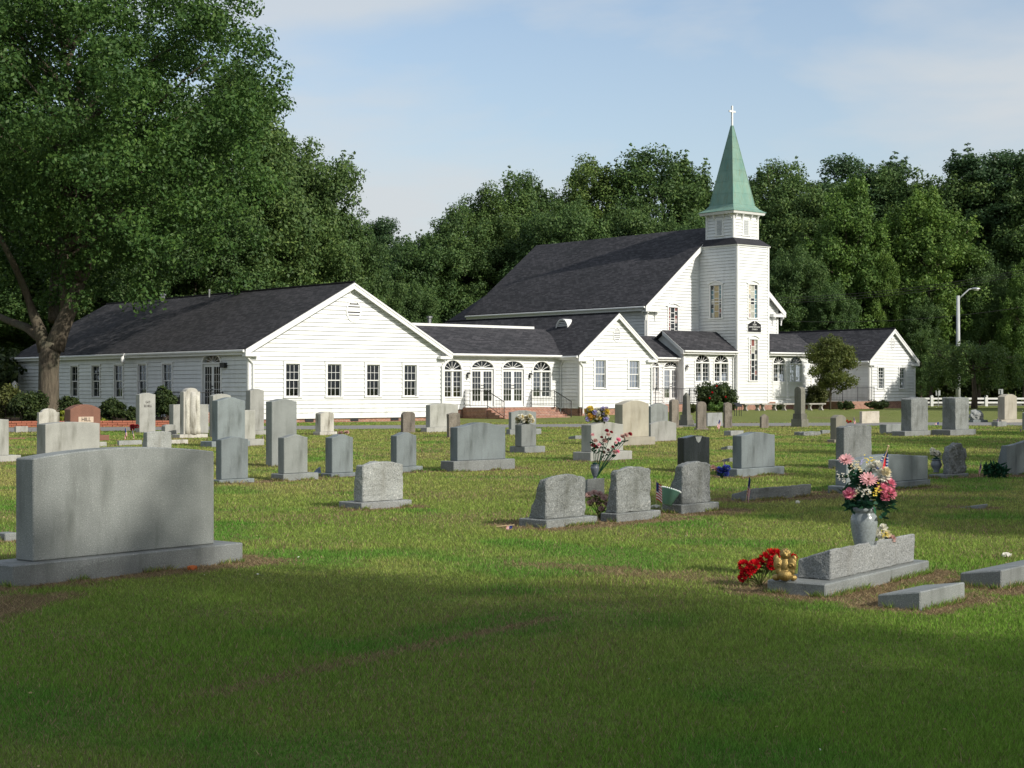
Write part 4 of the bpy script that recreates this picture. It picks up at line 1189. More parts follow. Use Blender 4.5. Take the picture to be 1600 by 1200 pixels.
# half round dormer vent on the left slope
DU, DV = 24.15, 5.75
DZ = WE + (DU - WU0) * (WR - WE) / (WW / 2) + 0.02
n = 12
arc = [(0.48 * math.cos(math.pi * i / n), 0.52 * math.sin(math.pi * i / n)) for i in range(n + 1)]
m = wing.mb(); m.T = lambda x, y, z: (DU + y - wing.u0, DV - x - wing.v0, DZ + z)
m.strip([(a * 1.10, c * 1.10) for a, c in arc], [(a * 0.98, c * 0.98) for a, c in arc], -0.06, 0.80)
dm = m.build('dormer_vent', WT, wing.root)
m = wing.mb(); m.T = lambda x, y, z: (DU + y - wing.u0, DV - x - wing.v0, DZ + z)
m.prism(arc, 0.06, 0.08); m.build('vent_back', MATS['black_iron'], dm)
for i in range(5):
    z = 0.04 + 0.1 * i; hw = 0.47 * math.sqrt(max(0.03, 1 - (z / 0.52) ** 2))
    m = wing.mb(); m.T = lambda x, y, z: (DU + y - wing.u0, DV - x - wing.v0, DZ + z)
    m.hexa([(-hw, -0.02, z), (hw, -0.02, z), (hw, 0.0, z), (-hw, 0.0, z), (-hw, 0.04, z + 0.06), (hw, 0.04, z + 0.06), (hw, 0.06, z + 0.06), (-hw, 0.06, z + 0.06)])
    m.build('slat', WT, dm)

# ---- church: sanctuary, bell tower, narthex
VF = 8.5                       # plane of the sanctuary front
CU0 = U(1011, VF); CUC = 39.95; CU1 = 2 * CUC - CU0
CE, CRZ, CV1 = 7.02, 12.0, 26.0
ch = Bld('church', CU0, VF, 'white clapboard church with dark steep roof and square bell tower under a green copper spire', 'church')
T = ch.front(CU0, VF); CW = CU1 - CU0
def stained(T, s0, s1, z0, z1, rows, cols=('glass_teal', 'glass_amber', 'glass_teal'), hood=True, seed=1):
    rr = random.Random(seed)
    m = ch.mb(T); ca = 0.10
    m.box(s0 - ca, s0, -0.06, 0.075, z0, z1); m.box(s1, s1 + ca, -0.06, 0.075, z0, z1)
    m.box(s0 - ca, s1 + ca, -0.06, 0.075, z1, z1 + 0.10); m.box(s0 - ca - 0.03, s1 + ca + 0.03, -0.06, 0.10, z0 - 0.08, z0)
    o = m.build('window', WT, ch.root)
    if hood:
        c = 0.5 * (s0 + s1); hw = 0.5 * (s1 - s0) + ca + 0.10
        m = ch.mb(T); m.strip([(c - hw, z1 + 0.10), (c - hw * 0.5, z1 + 0.26), (c, z1 + 0.32), (c + hw * 0.5, z1 + 0.26), (c + hw, z1 + 0.10)],
                              [(c - hw + 0.03, z1 + 0.04), (c - hw * 0.5, z1 + 0.18), (c, z1 + 0.24), (c + hw * 0.5, z1 + 0.18), (c + hw - 0.03, z1 + 0.04)], 0.0, 0.12)
        m.prism([(c - hw + 0.06, z1 + 0.10), (c + hw - 0.06, z1 + 0.10), (c + hw * 0.5, z1 + 0.2), (c, z1 + 0.26), (c - hw * 0.5, z1 + 0.2)], 0.0, 0.045)
        m.build('window_hood', WT, o)
    w = s1 - s0
    xs_ = [s0, s0 + 0.27 * w, s1 - 0.27 * w, s1]
    names = sorted(set(cols) | {'glass_rose', 'glass_dark', 'glass_pale', 'glass_amber', 'glass_teal'})
    m = ch.mb(T)
    for k in range(3):
        nr = rows if k == 1 else rows + 2
        for j in range(nr):
            za, zb_ = z0 + (z1 - z0) * j / nr, z0 + (z1 - z0) * (j + 1) / nr
            g = cols[k] if rr.random() < 0.6 else rr.choice(['glass_rose', 'glass_dark', 'glass_dark', 'glass_pale'])
            m.m = names.index(g)
            m.box(xs_[k] + 0.012, xs_[k + 1] - 0.012, -0.03, -0.02, za + 0.012, zb_ - 0.012)
    m.build('stained_glass', [MATS[x] for x in names], o)
    m = ch.mb(T)
    for x in xs_[1:3]: m.box(x - 0.022, x + 0.022, -0.035, 0.0, z0, z1)
    for k in range(3):
        nr = rows if k == 1 else rows + 2
        for j in range(1, nr):
            zz = z0 + (z1 - z0) * j / nr; m.box(xs_[k], xs_[k + 1], -0.033, -0.002, zz - 0.018, zz + 0.018)
    m.box(s0, s1, -0.034, 0.01, 0.5 * (z0 + z1) - 0.03, 0.5 * (z0 + z1) + 0.03)
    m.build('muntin', WT, o)
    return dict(s0=s0, s1=s1, z0=z0, z1=z1)
fw = stained(T, U(1044, VF) - CU0, U(1058, VF) - CU0, Z(522, 35.5, VF), Z(480, 35.5, VF), 5, ('glass_rose', 'glass_dark', 'glass_rose'), seed=4)
sl = lambda z: 0.0 if z < CE else (z - CE) / (CRZ - CE) * CW / 2
siding(ch, T, sl, lambda z: CW - sl(z), 3.6, CRZ, [fw], trim_l=CE, trim_r=CE)
Tl = ch.left(CU0, VF)
siding(ch, Tl, 0.0, CV1 - VF, 3.0, CE)
plain_wall(ch, (CU1, VF), (CU1, CV1), 0.0, CE); plain_wall(ch, (CU0, CV1), (CU1, CV1), 0.0, CE, CRZ)
plain_wall(ch, (CU0 + 0.05, VF + 0.3), (CU0 + 0.05, CV1), 0.0, 3.1)
# main roof
osd, sl_ = 0.45, (CRZ - CE) / (CW / 2)
zE, zR = CE - osd * sl_ + 0.14, CRZ + 0.14
a0, c0 = VF - 0.35, CV1 + 0.3
r = slab('roof', ch, [(CU0 - osd, c0, zE), (CU0 - osd, a0, zE), (CUC, a0, zR), (CUC, c0, zR)], 0.12)
slab('roof_slope', ch, [(CU1 + osd, a0, zE), (CU1 + osd, c0, zE), (CUC, c0, zR), (CUC, a0, zR)], 0.12, r)
for sg, e in ((-1, CU0 - osd), (1, CU1 + osd)):
    m = ch.mb()
    m.hexa([(e, a0 - 0.02, zE - 0.42), (CUC, a0 - 0.02, zR - 0.42), (CUC, a0 + 0.04, zR - 0.42), (e, a0 + 0.04, zE - 0.42),
            (e, a0 - 0.02, zE - 0.06), (CUC, a0 - 0.02, zR - 0.06), (CUC, a0 + 0.04, zR - 0.06), (e, a0 + 0.04, zE - 0.06)])
    m.build('rake_board', WT, ch.root)
    m = ch.mb(); w0, w1 = (e + 0.01, e + 1.25) if sg < 0 else (e - 1.25, e - 0.01)
    m.box(w0, w1, a0 + 0.002, VF + 0.02, zE - 0.40, zE - 0.22); m.build('cornice_return', WT, ch.root)
    for q in ((w0 + 0.25), (w1 - 0.15)):
        m = ch.mb(); m.T = lambda x, y, z: (q + y - ch.u0, VF - x - ch.v0, z)
        m.prism([(0.02, zE - 0.95), (0.08, zE - 0.95), (0.12, zE - 0.62), (0.30, zE - 0.48), (0.30, zE - 0.40), (0.02, zE - 0.40)], -0.05, 0.05)
        m.build('bracket', WT, ch.root)
    m = ch.mb(); x0, x1 = (e + 0.01, CU0) if sg < 0 else (CU1, e - 0.01)
    m.box(x0, x1, a0 + 0.05, c0 - 0.05, zE - 0.34, zE - 0.12); m.build('fascia', WT, ch.root)
    gutter(ch, [(e - 0.06 * (-sg), a0 + 0.06, zE - 0.13), (e - 0.06 * (-sg), c0 - 0.05, zE - 0.13)] if sg > 0 else [(e - 0.06, a0 + 0.06, zE - 0.13), (e - 0.06, c0 - 0.05, zE - 0.13)])
downspout(ch, [(CU0 - 0.5, VF - 0.1, zE - 0.15), (CU0 - 0.35, VF + 0.1, zE - 0.45), (CU0 - 0.08, VF + 0.1, zE - 0.8), (CU0 - 0.08, VF + 0.1, 3.2)])
# chancel behind, lower
b0, b1, bz = CU0 + 0.9, CU1 - 0.9, 8.5
slab('rear_roof', ch, [(b0 - 0.4, CV1 + 5.5, 5.8), (b0 - 0.4, CV1, 5.8), (CUC, CV1, 9.0), (CUC, CV1 + 5.5, 9.0)], 0.12)
slab('rear_roof_slope', ch, [(b1 + 0.4, CV1, 5.8), (b1 + 0.4, CV1 + 5.5, 5.8), (CUC, CV1 + 5.5, 9.0), (CUC, CV1, 9.0)], 0.12)
plain_wall(ch, (b0, CV1), (b0, CV1 + 5.3), 0.0, 5.8); plain_wall(ch, (b0, CV1 + 5.3), (b1, CV1 + 5.3), 0.0, 5.8, 8.9)

# tower
VT = 5.2
TU0 = U(1152, VT); TU1 = U(1200.5, VT); TW = TU1 - TU0; TD = VF - VT
TZ = 10.65
T = ch.front(TU0, VT); Tl = ch.left(TU0, VT)
hz = [stained(T, U(1169.5, VT) - TU0, U(1182.3, VT) - TU0, 6.08, 8.18, 5, ('glass_amber', 'glass_pale', 'glass_teal'), seed=2),
      stained(T, U(1170.5, VT) - TU0, U(1182.5, VT) - TU0, 2.10, 4.70, 6, ('glass_rose', 'glass_dark', 'glass_dark'), seed=3)]
siding(ch, T, 0.0, TW, 0.66, TZ, hz)
v1 = V(1111, TU0) - VT; v0 = V(1128, TU0) - VT
hl = [stained(Tl, v0, v1, 6.10, 8.18, 5, ('glass_teal', 'glass_amber', 'glass_teal'), seed=5)]
siding(ch, Tl, 0.0, TD + 0.25, 0.66, TZ, hl, trim_r=False)
plain_wall(ch, (TU1, VT), (TU1, VF + 0.2), 0.66, TZ)
footing(ch, [((TU0, VT), (TU1, VT))], 0.66)
tc_u, tc_v = 0.5 * (TU0 + TU1), VT + 0.5 * (TD + 0.25)
def ring_box(hw, hd, z): return [(tc_u - hw, tc_v - hd, z), (tc_u + hw, tc_v - hd, z), (tc_u + hw, tc_v + hd, z), (tc_u - hw, tc_v + hd, z)]
def frustum(name, hw0, hd0, z0, hw1, hd1, z1, mat, parent=None):
    m = ch.mb(); m.hexa(ring_box(hw0, hd0, z0) + ring_box(hw1, hd1, z1)); return m.build(name, mat, parent or ch.root)
hwT, hdT = TW / 2, (TD + 0.25) / 2
frustum('tower_core', hwT - 0.06, hdT - 0.06, 6.0, hwT - 0.06, hdT - 0.06, TZ - 0.02, MATS['room_wall']).hide_render = False
frustum('tower_cornice', hwT + 0.10, hdT + 0.10, TZ - 0.02, hwT + 0.12, hdT + 0.12, TZ + 0.05, WT)
BW = 1.16                                        # half width of the belfry
sk = frustum('tower_skirt', hwT + 0.14, hdT + 0.14, TZ + 0.05, BW + 0.10, BW + 0.10, TZ + 0.52, MATS['shingle_flat'])
BZ0, BZ1 = TZ + 0.50, 12.72
Tb = ch.front(tc_u - BW, tc_v - BW); Tbl = ch.left(tc_u - BW, tc_v - BW)
for TT in (Tb, Tbl):
    siding(ch, TT, 0.0, 2 * BW, BZ0, BZ1)
    m = ch.mb(TT); c = BW
    m.box(c - 0.36, c - 0.28, 0.0, 0.06, BZ0 + 0.25, BZ1 - 0.30); m.box(c + 0.28, c + 0.36, 0.0, 0.06, BZ0 + 0.25, BZ1 - 0.30)
    m.box(c - 0.40, c + 0.40, 0.0, 0.065, BZ1 - 0.30, BZ1 - 0.22); m.box(c - 0.42, c + 0.42, 0.0, 0.075, BZ0 + 0.18, BZ0 + 0.25)
    m.box(c - 0.28, c + 0.28, 0.0, 0.045, BZ0 + 0.25, BZ1 - 0.30)
    bl = m.build('belfry_shutter', WT, ch.root)
    for j in range(9):
        z = BZ0 + 0.28 + (BZ1 - BZ0 - 0.62) * j / 9
        m = ch.mb(TT); m.hexa([(c - 0.2, 0.075, z), (c + 0.2, 0.075, z), (c + 0.2, 0.05, z), (c - 0.2, 0.05, z), (c - 0.2, 0.05, z + 0.08), (c + 0.2, 0.05, z + 0.08), (c + 0.2, 0.044, z + 0.08), (c - 0.2, 0.044, z + 0.08)])
        m.build('slat', MATS['lamp_grey'], bl)
    for q in (0.12, 0.75, 1.57, 2.2):
        m = ch.mb(TT); Tq = TT
        m.hexa([(q - 0.04, 0.0, BZ1 - 0.34), (q + 0.04, 0.0, BZ1 - 0.34), (q + 0.04, 0.09, BZ1 - 0.30), (q - 0.04, 0.09, BZ1 - 0.30),
                (q - 0.04, 0.0, BZ1), (q + 0.04, 0.0, BZ1), (q + 0.04, 0.26, BZ1), (q - 0.04, 0.26, BZ1)])
        m.build('bracket', WT, ch.root)
frustum('belfry_core', BW - 0.02, BW - 0.02, BZ0, BW - 0.02, BW - 0.02, BZ1, WP)
EW = 1.52
frustum('belfry_cornice', EW - 0.06, EW - 0.06, BZ1, EW, EW, BZ1 + 0.16, WT)
# spire: flared skirt then steep panels with seams
sp_prof = [(EW + 0.03, BZ1 + 0.16), (EW - 0.10, BZ1 + 0.26), (1.22, BZ1 + 0.40), (1.02, BZ1 + 0.66)]
m = ch.mb()
m.hexa(ring_box(EW + 0.03, EW + 0.03, BZ1 + 0.155) + ring_box(EW + 0.03, EW + 0.03, BZ1 + 0.19))
sp_prof[0] = (EW + 0.03, BZ1 + 0.19)
for (h0, z0), (h1, z1) in zip(sp_prof, sp_prof[1:]): m.hexa(ring_box(h0, h0, z0) + ring_box(h1, h1, z1))
spire = m.build('spire', MATS['copper_green'], ch.root)
AP = 18.55
m = ch.mb(); zz0 = BZ1 + 0.66
for k in range(7):
    f0, f1 = k / 7, (k + 1) / 7
    h0, h1 = 1.02 * (1 - f0) + 0.05 * f0, 1.02 * (1 - f1) + 0.05 * f1
    m = ch.mb(); e = 0.010
    m.hexa(ring_box(h0 + e, h0 + e, zz0 + (AP - zz0) * f0) + ring_box(h1, h1, zz0 + (AP - zz0) * f1))
    m.build('copper_panel', MATS['copper_green'], spire)
m = ch.mb()
for sx, sy in ((-1, -1), (1, -1), (1, 1), (-1, 1)):
    m.tube([(tc_u + sx * 1.02, tc_v + sy * 1.02, zz0), (tc_u + sx * 0.05, tc_v + sy * 0.05, AP)], 0.03, 6)
m.build('hip_seam', MATS['copper_green'], spire)
m = ch.mb(); m.box(tc_u - 0.048, tc_u + 0.048, tc_v - 0.048, tc_v + 0.048, AP - 0.1, AP + 1.28)
m.box(tc_u - 0.29, tc_u - 0.048, tc_v - 0.042, tc_v + 0.042, AP + 0.86, AP + 0.97); m.box(tc_u + 0.048, tc_u + 0.29, tc_v - 0.042, tc_v + 0.042, AP + 0.86, AP + 0.97)
m.build('cross', WT, spire)
# name board on the tower
bs0, bs1 = U(1167.3, VT) - TU0, U(1187.5, VT) - TU0
bc = 0.5 * (bs0 + bs1); z0b, z1b, z2b = 5.18, 5.66, 5.88
m = ch.mb(T); m.prism([(bs0 - 0.04, z0b - 0.04), (bs1 + 0.04, z0b - 0.04), (bs1 + 0.04, z1b + 0.02), (bc + 0.12, z2b + 0.05), (bc - 0.12, z2b + 0.05), (bs0 - 0.04, z1b + 0.02)], 0.04, 0.075)
sb_ = m.build('name_board', MATS['sign_white'], ch.root)
m = ch.mb(T); m.prism([(bs0, z0b), (bs1, z0b), (bs1, z1b), (bc + 0.12, z2b), (bc - 0.12, z2b), (bs0, z1b)], 0.07, 0.09)
m.build('board_face', MATS['black_sign'], sb_)
def text_mesh(txt, size, mat, parent, loc, rot, name='lettering', extrude=0.004):
    cu = bpy.data.curves.new(name, 'FONT'); cu.body = txt; cu.size = size; cu.align_x = 'CENTER'; cu.align_y = 'CENTER'; cu.extrude = extrude
    o = bpy.data.objects.new('tmp_text', cu); COL.objects.link(o)
    bpy.context.view_layer.update()
    dg = bpy.context.evaluated_depsgraph_get()
    me = bpy.data.meshes.new_from_object(o.evaluated_get(dg))
    bpy.data.objects.remove(o); me.materials.clear()
    return link(name, me, MATS[mat], parent, loc, rot)
for txt, z, sz in (('ZOAR', 5.64, 0.135), ('UNITED METHODIST', 5.49, 0.118), ('CHURCH', 5.34, 0.125)):
    p = T(bc, 0.094, z); text_mesh(txt, sz, 'sign_white', sb_, p, (R(90), 0, 0))
m = ch.mb(T); m.box(bc - 0.02, bc + 0.02, 0.09, 0.098, 5.72, 5.87); m.box(bc - 0.055, bc + 0.055, 0.09, 0.097, 5.80, 5.83); m.build('emblem', MATS['sign_white'], sb_)

# narthex on both sides of the tower
NV, NE, NRZ = 5.45, 3.98, 5.20
NU0, NU1 = CU0 + 0.1, U(1268, NV)
T = ch.front(0, NV)
hl = [arched_window(ch, T, U(1086, NV), U(1107.5, NV), 2.02, 3.20, 3.68, rows=4, panel=True),
      arched_window(ch, T, U(1115.3, NV), U(1137, NV), 2.02, 3.20, 3.68, rows=4, panel=True)]
siding(ch, T, NU0, TU0 + 0.02, 0.66, NE, hl, trim_r=False)
hr = [arched_window(ch, T, U(1207.3, NV), U(1226, NV), 2.02, 3.20, 3.68, rows=4, panel=True),
      arched_window(ch, T, U(1233.3, NV), U(1252, NV), 2.02, 3.20, 3.68, rows=4, panel=True)]
siding(ch, T, TU1 - 0.02, NU1, 0.66, NE, hr, trim_l=False)
footing(ch, [((NU0, NV), (TU0, NV)), ((TU1, NV), (NU1, NV))], 0.66)
nvc = 6.95
for (a, c) in ((NU0 - 0.3, TU0 - 0.01), (TU1 + 0.01, NU1 + 0.3)):
    zE = NE - 0.02
    r = slab('narthex_roof', ch, [(a, NV - 0.32, zE), (c, NV - 0.32, zE), (c, nvc, NRZ), (a, nvc, NRZ)], 0.1)
    slab('narthex_roof_slope', ch, [(c, VF + 0.1, zE + 0.1), (a, VF + 0.1, zE + 0.1), (a, nvc, NRZ), (c, nvc, NRZ)], 0.1, r)
    m = ch.mb(); m.box(a + 0.02, c - 0.0, NV - 0.31, NV - 0.01, zE - 0.26, zE - 0.1); m.build('fascia', WT, ch.root)
    gutter(ch, [(a + 0.02, NV - 0.38, zE - 0.10), (c, NV - 0.38, zE - 0.10)])
m = ch.mb()
a = NU0 - 0.3
m.hexa([(a - 0.03, NV - 0.32, NE - 0.30), (a - 0.03, nvc, NRZ - 0.28), (a + 0.03, nvc, NRZ - 0.28), (a + 0.03, NV - 0.32, NE - 0.30),
        (a - 0.03, NV - 0.32, NE - 0.06), (a - 0.03, nvc, NRZ - 0.04), (a + 0.03, nvc, NRZ - 0.04), (a + 0.03, NV - 0.32, NE - 0.06)])
m.build('rake_board', WT, ch.root)
m = ch.mb(); m.T = lambda x, y, z: (NU0 + y - ch.u0, x - ch.v0, z); m.prism([(NV, 0.3), (VF, 0.3), (VF, NE), (nvc, NRZ - 0.1), (NV, NE)], -0.02, 0.02); m.build('end_wall', WP, ch.root)
floor_inside(ch, NU0, NU1, NV + 0.2, VF, 0.6)
wall_lantern(ch, ch.front(0, NV), U(1071, NV), 2.85)
downspout(ch, [(TU0 - 0.2, NV - 0.38, NE - 0.16), (TU0 - 0.2, NV - 0.10, NE - 0.5), (TU0 - 0.2, NV - 0.10, 0.3)])

# ---- little link with side entrance between gabled wing and narthex
VS = 6.0
sl2 = Bld('entrance_link', WU1, VS, 'narrow white entrance bay with french doors and iron railing left of the narthex')
T = sl2.front(0, VS)
EU0, EU1 = WU1 - 0.2, CU0 + 0.12
hs = [arched_window(sl2, T, U(1017.5, VS), U(1028.5, VS), 1.42, 2.92, 3.18, rows=5, rays=4, cols=1),
      french_doors(sl2, T, U(1036.5, VS), U(1060, VS), 0.72, 2.82, 3.22)]
siding(sl2, T, EU0, EU1, 0.66, 3.45, hs, trim_r=False)
footing(sl2, [((EU0, VS), (EU1, VS))], 0.66)
r = slab('roof', sl2, [(EU0 - 0.5, VS - 0.3, 3.5), (EU1 + 0.1, VS - 0.3, 3.5), (EU1 + 0.1, VS + 2.0, 4.86), (EU0 - 2.0, VS + 2.0, 4.86)], 0.1)
slab('roof_slope', sl2, [(EU1 + 0.1, VS + 4.0, 3.5), (EU0 - 2.0, VS + 4.0, 3.5), (EU0 - 2.0, VS + 2.0, 4.86), (EU1 + 0.1, VS + 2.0, 4.86)], 0.1, r)
m = sl2.mb(); m.box(EU0 + 0.3, EU1, VS - 0.29, VS - 0.01, 3.26, 3.40); m.build('fascia', WT, sl2.root)
gutter(sl2, [(EU0 + 0.3, VS - 0.36, 3.42), (EU1 + 0.1, VS - 0.36, 3.42)])
plain_wall(sl2, (EU0, VS + 3.8), (EU1, VS + 3.8), 0, 3.5)
floor_inside(sl2, EU0, EU1, VS + 0.2, VS + 3.7, 0.6)
PV = VS - 2.4
m = sl2.mb(); m.box(EU0 + 0.35, EU1 + 0.6, PV, VS - 0.04, 0.0, 0.62); m.build('porch', MATS['brick'], sl2.root)
railing(sl2, [(EU0 + 0.5, PV + 0.08, 0.62), (EU0 + 2.0, PV + 0.08, 0.62), (EU1 - 0.6, PV + 0.08, 0.62), (EU1 + 0.5, PV + 0.08, 0.62)], 0.95)
railing(sl2, [(EU1 + 0.5, PV + 0.08, 0.62), (EU1 + 0.5, VS - 0.6, 0.62)], 0.95)

# ---- right wing
VR = 4.0
rw = Bld('right_wing', U(1358.5, VR), VR, 'small white clapboard gabled wing at the far right end of the church')
RU0, RU1 = U(1358.5, VR), U(1429, VR)
RW = RU1 - RU0; RE, RRZ, RV1 = 3.55, 5.55, 14.0
T = rw.front(RU0, VR); Tl = rw.left(RU0, VR)
holes = []
for x0, x1 in ((1371.3, 1380.5), (1404.5, 1413.5)):
    holes.append(window(rw, T, U(x0, VR) - RU0, U(x1, VR) - RU0, 1.58, 2.98, 2, 3, casing=0.09))
sl = lambda z: 0.0 if z < RE else (z - RE) / (RRZ - RE) * RW / 2
siding(rw, T, sl, lambda z: RW - sl(z), 0.78, RRZ, holes, trim_l=RE, trim_r=RE)
siding(rw, Tl, 0.0, RV1 - VR, 0.78, RE)
plain_wall(rw, (RU1, VR), (RU1, RV1), 0.5, RE); plain_wall(rw, (RU0, RV1), (RU1, RV1), 0.5, RE, RRZ)
footing(rw, [((RU0, VR), (RU1, VR)), ((RU0, VR), (RU0, RV1))], 0.78)
gable_roof(rw, RU0, RU1, VR, RV1, RE, RRZ, 0.26, 0.22)
louver(rw, T, RW / 2, 4.62, 0.17, 0.34)
floor_inside(rw, RU0 + 0.1, RU1 - 0.1, VR + 0.2, RV1 - 0.1, 0.6)
downspout(rw, [(RU0 - 0.28, VR - 0.1, RE - 0.12), (RU0 + 0.14, VR - 0.10, RE - 0.6), (RU0 + 0.14, VR - 0.10, 0.2)])
# passage between narthex and right wing
m = rw.mb(); m.box(NU1 - 0.05, RU0 + 0.3, 7.6, 7.7, 0.3, 3.5); m.build('passage_wall', WP, rw.root)
slab('passage_roof', rw, [(NU1 - 0.3, 7.3, 3.5), (RU0 + 0.4, 7.3, 3.5), (RU0 + 1.2, 9.2, 4.7), (NU1 - 0.3, 9.2, 4.7)], 0.1)
plain_wall(rw, (NU1, 9.6), (RU0, 9.6), 0.2, 4.0)
m = rw.mb(); m.box(RU0 - 3.6, RU0 - 0.05, VR - 0.6, 7.55, -0.1, 0.72); m.build('porch', MATS['brick'], rw.root)
railing(rw, [(RU0 - 3.5, VR - 0.5, 0.72), (RU0 - 1.9, VR - 0.5, 0.72), (RU0 - 0.15, VR - 0.5, 0.72)], 0.95)
railing(rw, [(RU0 - 3.5, VR - 0.5, 0.72), (RU0 - 3.5, 7.4, 0.72)], 0.95)

# ------------------------------------------------------------------ gravestones
def top_curve(shape, w, h, rise, n=16):
    if shape == 'flat' or rise <= 0.002 and shape not in ('notch',): return [(0, h), (w, h)]
    P = []
    if shape == 'notch':
        return [(0, h), (w * 0.44, h), (w * 0.455, h * 0.84), (w * 0.53, h * 0.84), (w * 0.545, h), (w, h)]
    if shape == 'peak': return [(0, h), (w / 2, h + rise), (w, h)]
    if shape == 'shoulder':
        P = [(0, h), (w * 0.14, h)]
        for i in range(1, n):
            q = math.pi * i / n; P.append((w * 0.5 - w * 0.36 * math.cos(q), h + rise * math.sin(q)))
        return P + [(w * 0.86, h), (w, h)]
    for i in range(n + 1):
        s = i / n
        if shape == 'serp': z = rise * (0.5 - 0.5 * math.cos(2 * math.pi * s))
        elif shape == 'round': z = rise * math.sqrt(max(0, 1 - (2 * s - 1) ** 2))
        else: z = rise * (1 - (2 * s - 1) ** 2)
        P.append((w * s, h + z))
    return P

def die_mesh(s, seed):
    w, t, h, rise = s['w'], s['t'], s['h'], s['rise']
    prof = [(0, 0)] + top_curve(s['shape'], w, h, rise) + [(w, 0)]
    H = h + max(rise, 0)
    tt = s['ttop'] if s['ttop'] is not None else t
    bm = bmesh.new()
    fv = [bm.verts.new((x, 0, z)) for x, z in prof]
    bv = []
    for x, z in prof:
        k = z / H
        y = t - (t - min(tt, t)) * k
        zz = z * (s['back'] if z > 1e-6 else 1)
        bv.append(bm.verts.new((x, y, zz)))
    n = len(prof)
    bm.faces.new(fv); bm.faces.new(bv[::-1])
    for i in range(n):
        j = (i + 1) % n
        bm.faces.new((fv[j], fv[i], bv[i], bv[j]))
    bmesh.ops.recalc_face_normals(bm, faces=bm.faces)
    edges = [e for e in bm.edges if e.is_manifold and e.calc_face_angle(0) > 0.6]
    off = min(0.010, 0.08 * min(w, t))
    bmesh.ops.bevel(bm, geom=edges, offset=off, segments=1, affect='EDGES')
    if s['rough'] > 0:
        bmesh.ops.triangulate(bm, faces=bm.faces)
        for _ in range(4 if s['C'].y < 32 else 3):
            long = [e for e in bm.edges if e.calc_length() > (0.05 if s['C'].y < 32 else 0.09)]
            if long: bmesh.ops.subdivide_edges(bm, edges=long, cuts=1)
            bmesh.ops.triangulate(bm, faces=[f for f in bm.faces if len(f.verts) > 3])
        bm.normal_update()
        amp = s['rough']
        for v in bm.verts:
            p = v.co * 7 + Vector((seed * 3.1, 0, 0))
            d = mnoise.noise(p) + 0.5 * abs(mnoise.noise(p * 2.3)) + 0.35 * mnoise.noise(p * 5)
            v.co += v.normal * d * amp * 1.6
    me = bpy.data.meshes.new('die')
    bm.to_mesh(me); bm.free()
    return me

def base_mesh(w, d, h, seed, rough=0.006):
    bm = bmesh.new()
    bmesh.ops.create_cube(bm, size=1.0)
    for v in bm.verts: v.co = Vector(((v.co.x + 0.5) * w, (v.co.y + 0.5) * d, (v.co.z + 0.5) * (h + 0.06) - 0.06))
    bmesh.ops.bevel(bm, geom=list(bm.edges), offset=min(0.010, h * 0.15), segments=1, affect='EDGES')
    bmesh.ops.triangulate(bm, faces=bm.faces)
    for _ in range(3):
        long = [e for e in bm.edges if e.calc_length() > 0.12]
        if long: bmesh.ops.subdivide_edges(bm, edges=long, cuts=1)
        bmesh.ops.triangulate(bm, faces=[f for f in bm.faces if len(f.verts) > 3])
    bm.normal_update()
    for v in bm.verts:
        if v.co.z < h - 0.012: v.co += v.normal * mnoise.noise(v.co * 9 + Vector((seed, 0, 0))) * rough
    me = bpy.data.meshes.new('base'); bm.to_mesh(me); bm.free()
    return me

for i, s in enumerate(STONES):
    lz = R(s['lean'])
    if s['bh'] > 0:
        root = empty(s['name'], s['C'], s['al'], s['label'], s['cat'], s['group'])
        link('base', base_mesh(s['bw'], s['bdp'], s['bh'], i), MATS[s['basemat']], root)
        die = link('die', die_mesh(s, i), MATS[s['mat']], root, (s['dx'], s['dy'], s['bh'] + 0.001))
    else:
        die = link(s['name'], die_mesh(s, i), MATS[s['mat']], None, s['C'] - Vector((0, 0, 0.03)), (lz, -lz * 1.4, s['al']))
        tag(die, s['label'], s['cat'], s['group']); root = die
    s['die'], s['root'] = die, root
    if s['text'] == 'HILL':
        m = MB(); m.box(0.26 * s['w'], 0.76 * s['w'], -0.012, 0.004, 0.50 * s['h'], 0.72 * s['h']); pn = m.build('letter_panel', MATS['letter_panel'], die if s['bh'] == 0 else root, loc=None if s['bh'] == 0 else (s['dx'], s['dy'], s['bh']))
        text_mesh('HILL', 0.21 * s['h'], 'letter_dark', pn, (0.51 * s['w'], -0.016, 0.61 * s['h']), (R(90), 0, 0))
    if s['text'] == 'GO':
        text_mesh('GO', 0.125, 'letter_dark', die, (0.52 * s['w'], -0.004, 0.80 * s['h']), (R(90), 0, 0))
        text_mesh('SCHELL', 0.125, 'letter_dark', die, (0.52 * s['w'], -0.004, 0.70 * s['h']), (R(90), 0, 0)).scale = (0.8, 1, 1)
# carved columns on the white stone
s = carved
for fx, rr, hh in ((0.22, 0.085, 0.86), (0.55, 0.125, 0.99), (0.84, 0.09, 0.90)):
    m = MB(); P = []
    for k in range(9):
        z = s['h'] * hh * k / 8
        P.append((fx * s['w'] + 0.012 * math.sin(k * 1.3 + fx * 9), 0.012, z))
    m.tube(P, [rr * (1.15 - 0.35 * k / 8 + 0.05 * math.sin(k * 2.1)) for k in range(9)], 10)
    m.build('carved_drapery', MATS['marble_white'], s['die'], smooth=True)
# pale crest on the black stone
s = black
m = MB(); c = s['w'] * 0.55; z = s['h'] + s['rise'] * 0.6
m.prism([(c - 0.10, z - 0.005), (c - 0.06, z - 0.09), (c, z - 0.13), (c + 0.06, z - 0.09), (c + 0.10, z - 0.005)], -0.006, 0.002)
m.build('crest', MATS['granite_grey'], s['die'])
